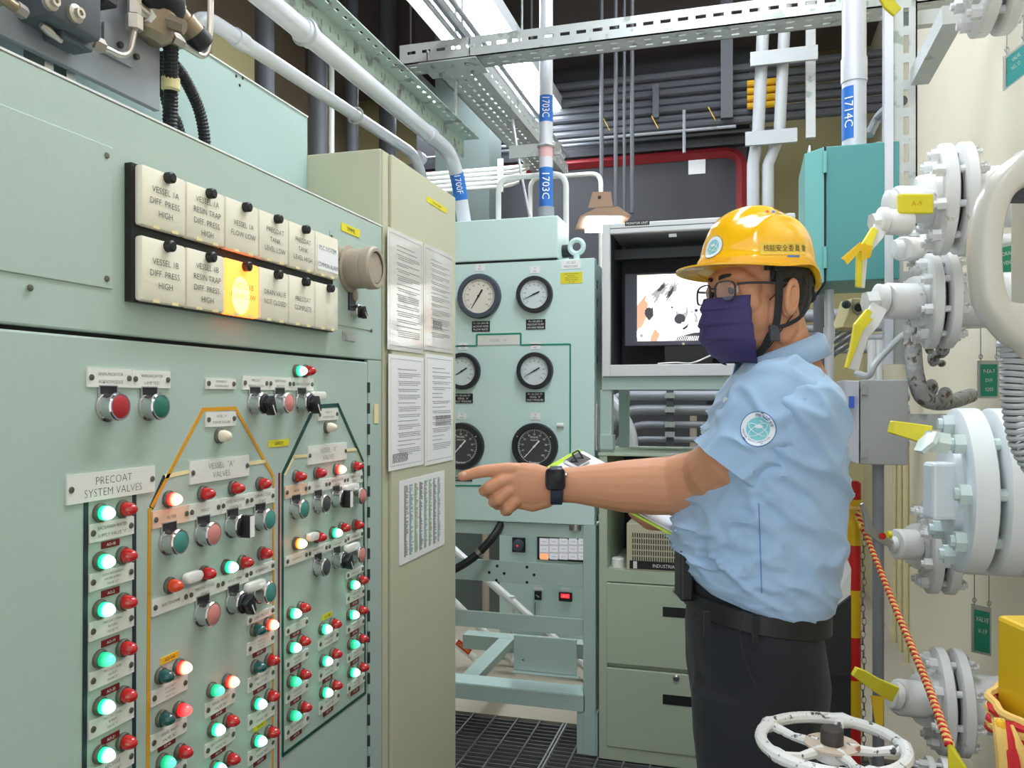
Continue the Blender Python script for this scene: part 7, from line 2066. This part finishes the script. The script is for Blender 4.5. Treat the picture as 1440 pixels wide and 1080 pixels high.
# printed tape with characters
c0, n0 = cast(HATB, 1103, 350)
def tape_on(bv, uv, name, mt, parent, off, nu=14, nv=4):
    (u0, v0), (u1, v1), (u2, v2), (u3, v3) = uv      # tl tr br bl
    vs_ = []; fs = []
    for j in range(nv + 1):
        for i in range(nu + 1):
            s = i / nu; t = j / nv
            u = lerp(lerp(u0, u1, s), lerp(u3, u2, s), t); v = lerp(lerp(v0, v1, s), lerp(v3, v2, s), t)
            p, nn = cast(bv, u, v)
            if p is None: return None
            nn = nn if nn.dot(CAM - p) > 0 else -nn; vs_.append(p + nn * off)
    for j in range(nv):
        for i in range(nu): fs.append((j * (nu + 1) + i, j * (nu + 1) + i + 1, (j + 1) * (nu + 1) + i + 1, (j + 1) * (nu + 1) + i))
    m = MB(); m.add(vs_, fs); return m.build(name, mt, parent, smooth=True, sharp=80, fix=False)
tp_ = tape_on(HATB, [(1068, 341), (1132, 341), (1134, 358), (1069, 358.5)], 'name_tape', 'helmet_tape', hat, .0008)
for k, ch_ in enumerate('核能安全委員會'):
    p, nn = cast(HATB, 1077.5 + k * 8.6, 349.3)
    if p is None: continue
    nn = nn if nn.dot(CAM - p) > 0 else -nn
    r0 = (RT - nn * RT.dot(nn)).normalized()
    text(ch_, tp_ or hat, p + nn * .0016, r0, nn.cross(r0), .0098, 'print_dark', maxw=.0105)
for u, mt in ((1079, 'post_red'), (1087.5, 'label_blue'), (1098, 'post_red')):
    tape_on(HATB, [(u - 2, 296.2), (u + 2, 296.2), (u + 2, 299), (u - 2, 299)], 'vent_mark', mt, hat, .0008, 3, 2)
tape_on(HATB, [(1107, 359.5), (1124, 359.5), (1124, 361.5), (1107, 361.5)], 'blue_mark', 'label_blue', hat, .0009, 4, 2)
# chin strap
def band(pts, wd, name='chin_strap', mt='strap_black', parent=hat, th=.0018):
    c = bez(pts, 6); rg = []
    for i, p in enumerate(c):
        d = (c[min(i + 1, len(c) - 1)] - c[max(i - 1, 0)]).normalized()
        o_ = (p - Hp(0, 0, p.z - HC.z)); o_ = (o_ - d * o_.dot(d)).normalized(); s = d.cross(o_).normalized()
        rg.append([p + s * wd / 2 + o_ * th, p - s * wd / 2 + o_ * th, p - s * wd / 2, p + s * wd / 2])
    m = MB(); m.loft(rg); return m.build(name, mt, parent, smooth=True, sharp=40)
band([Hp(.020, .082, .040), Hp(.020, .081, .0), Hp(.021, .078, -.035), Hp(.022, .072, -.065), Hp(.028, .062, -.085), Hp(.035, .045, -.112), Hp(.052, .02, -.122), Hp(.056, 0, -.124)], .013)
band([Hp(-.045, .080, .02), Hp(-.042, .080, -.02), Hp(-.026, .080, -.05), Hp(.002, .076, -.066), Hp(.022, .071, -.070)], .007)
q = Hp(.024, .070, -.080); m = MB(); m.obox(q, hx * .010, hy * .004, hz * .014); m.build('strap_buckle', 'phone_dark', hat, bevel=.002)
m = MB(); m.obox(Hp(.020, .083, .036), hx * .012, hy * .003, hz * .010); m.build('strap_anchor', 'black', hat, bevel=.002)
m = MB(); m.tube(bez([Hp(-.065, .06, .0), Hp(-.095, .03, -.012), Hp(-.104, 0, -.016), Hp(-.095, -.03, -.012), Hp(-.065, -.06, 0)], 6), .006, n=8); m.build('nape_band', 'strap_black', hat, smooth=True)

# ---------------- face mask
m = MB(); NU, NV = 40, 60; rg = []
for j in range(NV + 1):
    t = j / NV; z = -.014 - .112 * t
    A_ = .083 + .012 * math.sin(PI * min(1, t * 1.15)) - (.034 * max(0, t - .62) / .38 * max(0, (t - .62) / .38)) - .004 * (1 - t)
    B_ = .066 + .006 * math.sin(PI * t) - .018 * max(0, t - .7) / .3
    row = []
    for i in range(NU + 1):
        am = 1.12 + .14 * t; a = -am + 2 * am * i / NU
        nose = .016 * math.exp(-(a / .22) ** 2) * max(0, 1 - t * 1.7)
        pl_ = (t * 4.2 + .15) % 1; pleat = .0075 * ((pl_ if pl_ < .85 else (1 - pl_) * 5.67) - .45) * (math.cos(a) ** .5 if math.cos(a) > 0 else 0) + .0012 * noise.noise(V((a * 6, t * 9, 2)))
        x = .024 + (A_ + nose + pleat) * max(0.02, math.cos(a)) ** .82; y = (B_) * math.sin(a)
        row.append(Hp(x, y, z - .010 * (1 - math.cos(a)) * (t - .3)))
    rg.append(row)
vs_ = [p for r in rg for p in r]; fs = []
W1 = NU + 1
for j in range(NV):
    for i in range(NU): fs.append((j * W1 + i, j * W1 + i + 1, (j + 1) * W1 + i + 1, (j + 1) * W1 + i))
m.add(vs_, fs); mk = m.build('face_mask', 'mask', pers, smooth=True, sharp=80, fix=False)
sol = mk.modifiers.new('thick', 'SOLIDIFY'); sol.thickness = .0016; sol.offset = -1
for s in (1, -1):
    m = MB(); m.tube(bez([Hp(.030, s * .067, -.022), Hp(.018, s * .076, -.008), Hp(.004, s * .081, .004)], 6), .0012, n=6); m.build('ear_loop', 'strap_black', mk, smooth=True)
    m = MB(); m.tube(bez([Hp(.030, s * .062, -.105), Hp(.012, s * .074, -.075), Hp(-.016, s * .079, -.042)], 6), .0012, n=6); m.build('ear_loop', 'strap_black', mk, smooth=True)

# ---------------- glasses
gl = put('glasses', None, pers, Hp(.1, 0, 0))
for s in (1, -1):
    c = Hp(.0975, s * .0335, -.003); yy_ = (hy * math.cos(.12 * s) + hx * (-math.sin(.12))).normalized() if s > 0 else (hy * math.cos(.12) + hx * math.sin(.12)).normalized()
    nn = yy_.cross(hz).normalized(); nn = nn if nn.dot(hx) > 0 else -nn
    pts = []
    for k in range(32):
        a = 2 * PI * k / 32; ca, sa = math.cos(a), math.sin(a)
        pts.append(c + yy_ * (.0255 * math.copysign(abs(ca) ** .62, ca)) + hz * (.0165 * math.copysign(abs(sa) ** .62, sa) - .002 * ca * s))
    rg = []
    for k, p in enumerate(pts):
        o_ = (p - c).normalized(); rg.append([p + o_ * .0015 + nn * .0015, p + o_ * .0015 - nn * .0015, p - o_ * .001 - nn * .0015, p - o_ * .001 + nn * .0015])
    m = MB(); m.loft(rg, closed=True); m.build('lens_rim', 'frame_dark', gl, smooth=True, sharp=40)
    m = MB(); m.add(pts, [tuple(range(32))]); m.build('lens', 'glass', gl, fix=False)
    m = MB(); m.tube([Hp(.091, s * .060, .006), Hp(.080, s * .071, .007), Hp(.05, s * .077, .007), Hp(.01, s * .081, .006), Hp(-.02, s * .080, -.004)], .0022, n=8); m.build('temple', 'frame_dark', gl, smooth=True)
m = MB(); m.tube([Hp(.0985, .009, .003), Hp(.102, 0, .005), Hp(.0985, -.009, .003)], .0016, n=8); m.build('bridge', 'frame_dark', gl, smooth=True)

# ---------------- wristwatch
wt = put('wristwatch', None, pers, Q(781, 675, -.03))
nrm_ = (-FW * .95 + UP * .30).normalized(); upw = (UP - nrm_ * UP.dot(nrm_)).normalized(); rtw = upw.cross(nrm_).normalized()
rtw = rtw if rtw.dot(RT) > 0 else -rtw
cw = Q(781, 674, -.027)
def rsq(c, a, b, ra, rb, e=4.5, n=32): return superring(c, ra, rb, e, n, a, b)
m = MB(); m.loft([rsq(cw - nrm_ * .005, rtw, upw, .0170, .0195), rsq(cw - nrm_ * .003, rtw, upw, .0190, .0215), rsq(cw + nrm_ * .003, rtw, upw, .0190, .0215), rsq(cw + nrm_ * .0055, rtw, upw, .0170, .0195)]); m.build('watch_case', 'watch_case', wt, smooth=True, sharp=50)
m = MB(); m.loft([rsq(cw + nrm_ * .005, rtw, upw, .0172, .0197), rsq(cw + nrm_ * .0068, rtw, upw, .0150, .0175)]); m.build('watch_screen', 'watch_glass', wt, smooth=True, sharp=50)
m = MB(); m.cyl(cw + rtw * .0185 + upw * .008, cw + rtw * .0215 + upw * .008, .0035, n=12); m.build('crown', 'steel', wt, smooth=True)
m = MB(); wc = Q(782, 682.5, .0); rg = []
for k in range(40):
    a = 2 * PI * k / 40; e = UP * (math.cos(a) * .0352) + FW * (math.sin(a) * .0262); o_ = e.normalized()
    rg.append([wc + e - RT * .0118, wc + e + o_ * .0022 - RT * .0108, wc + e + o_ * .0022 + RT * .0108, wc + e + RT * .0118])
m.loft(rg, closed=True); m.build('watch_strap', 'watch_strap', wt, smooth=True, sharp=60)

# ---------------- clipboard in the other hand
A_ = P(769, 657, .12); B_ = P(953, 757, .04); D_ = P(802, 632, .30)
e1 = (B_ - A_).normalized(); L1 = (B_ - A_).length; e2 = (D_ - A_); e2 = (e2 - e1 * e2.dot(e1)).normalized(); e3 = e1.cross(e2).normalized(); e3 = e3 if e3.z > 0 else -e3
W2 = .215
cbd = thing('clipboard', (A_ + B_) / 2, 'lime green clipboard with white paper, held behind the pointing arm', 'clipboard')
m = MB(); m.obox(A_ + e1 * L1 / 2 + e2 * W2 / 2, e1 * L1 / 2, e2 * W2 / 2, e3 * .0025); m.build('board', 'lime', cbd, bevel=.001)
m = MB(); m.obox(A_ + e1 * (L1 / 2 + .004) + e2 * W2 / 2 + e3 * .004, e1 * (L1 / 2 - .009), e2 * (W2 / 2 - .006), e3 * .0012); m.build('paper_sheet', 'paper', cbd)
m = MB(); q = A_ + e1 * .03 + e2 * W2 / 2 + e3 * .010; m.obox(q, e1 * .016, e2 * .05, e3 * .004); m.build('clip_plate', 'chrome', cbd, bevel=.002)
m = MB(); m.tube(rounded([q - e2 * .022 + e1 * .01, q - e2 * .022 - e1 * .012 + e3 * .014, q + e2 * .022 - e1 * .012 + e3 * .014, q + e2 * .022 + e1 * .01], .006, 4), .002, n=8); m.build('clip_wire', 'black', cbd, smooth=True)

# papers on a stand behind the person
ps = thing('document_stand', pd(1180, 850, 2.05), 'dark stand holding printed sheets behind the back', 'stand')
m = MB(); a, b, c, d = pd(1176, 742, 2.0), pd(1196, 800, 2.02), pd(1196, 838, 2.02), pd(1160, 862, 2.0)
m.poly([pd(1150, 740, 2.02), pd(1180, 752, 2.0), pd(1197, 800, 2.0), pd(1196, 836, 2.0), pd(1163, 862, 2.0), pd(1145, 850, 2.02)], FW * .002); m.build('sheet', 'paper', ps)
m = MB(); m.poly([pd(1140, 860, 2.05), pd(1165, 864, 2.05), pd(1197, 838, 2.05), pd(1197, 950, 2.05), pd(1140, 950, 2.05)], FW * .02); m.build('back_plate', 'dark_panel', ps)
q = pd(1172, 900, 2.12); m = MB(); m.box(q.x - .05, q.x + .04, q.y - .02, q.y + .06, 0, pd(1172, 948, 2.05).z + .02); m.build('pedestal', 'dark_panel', ps)
finish_texts()
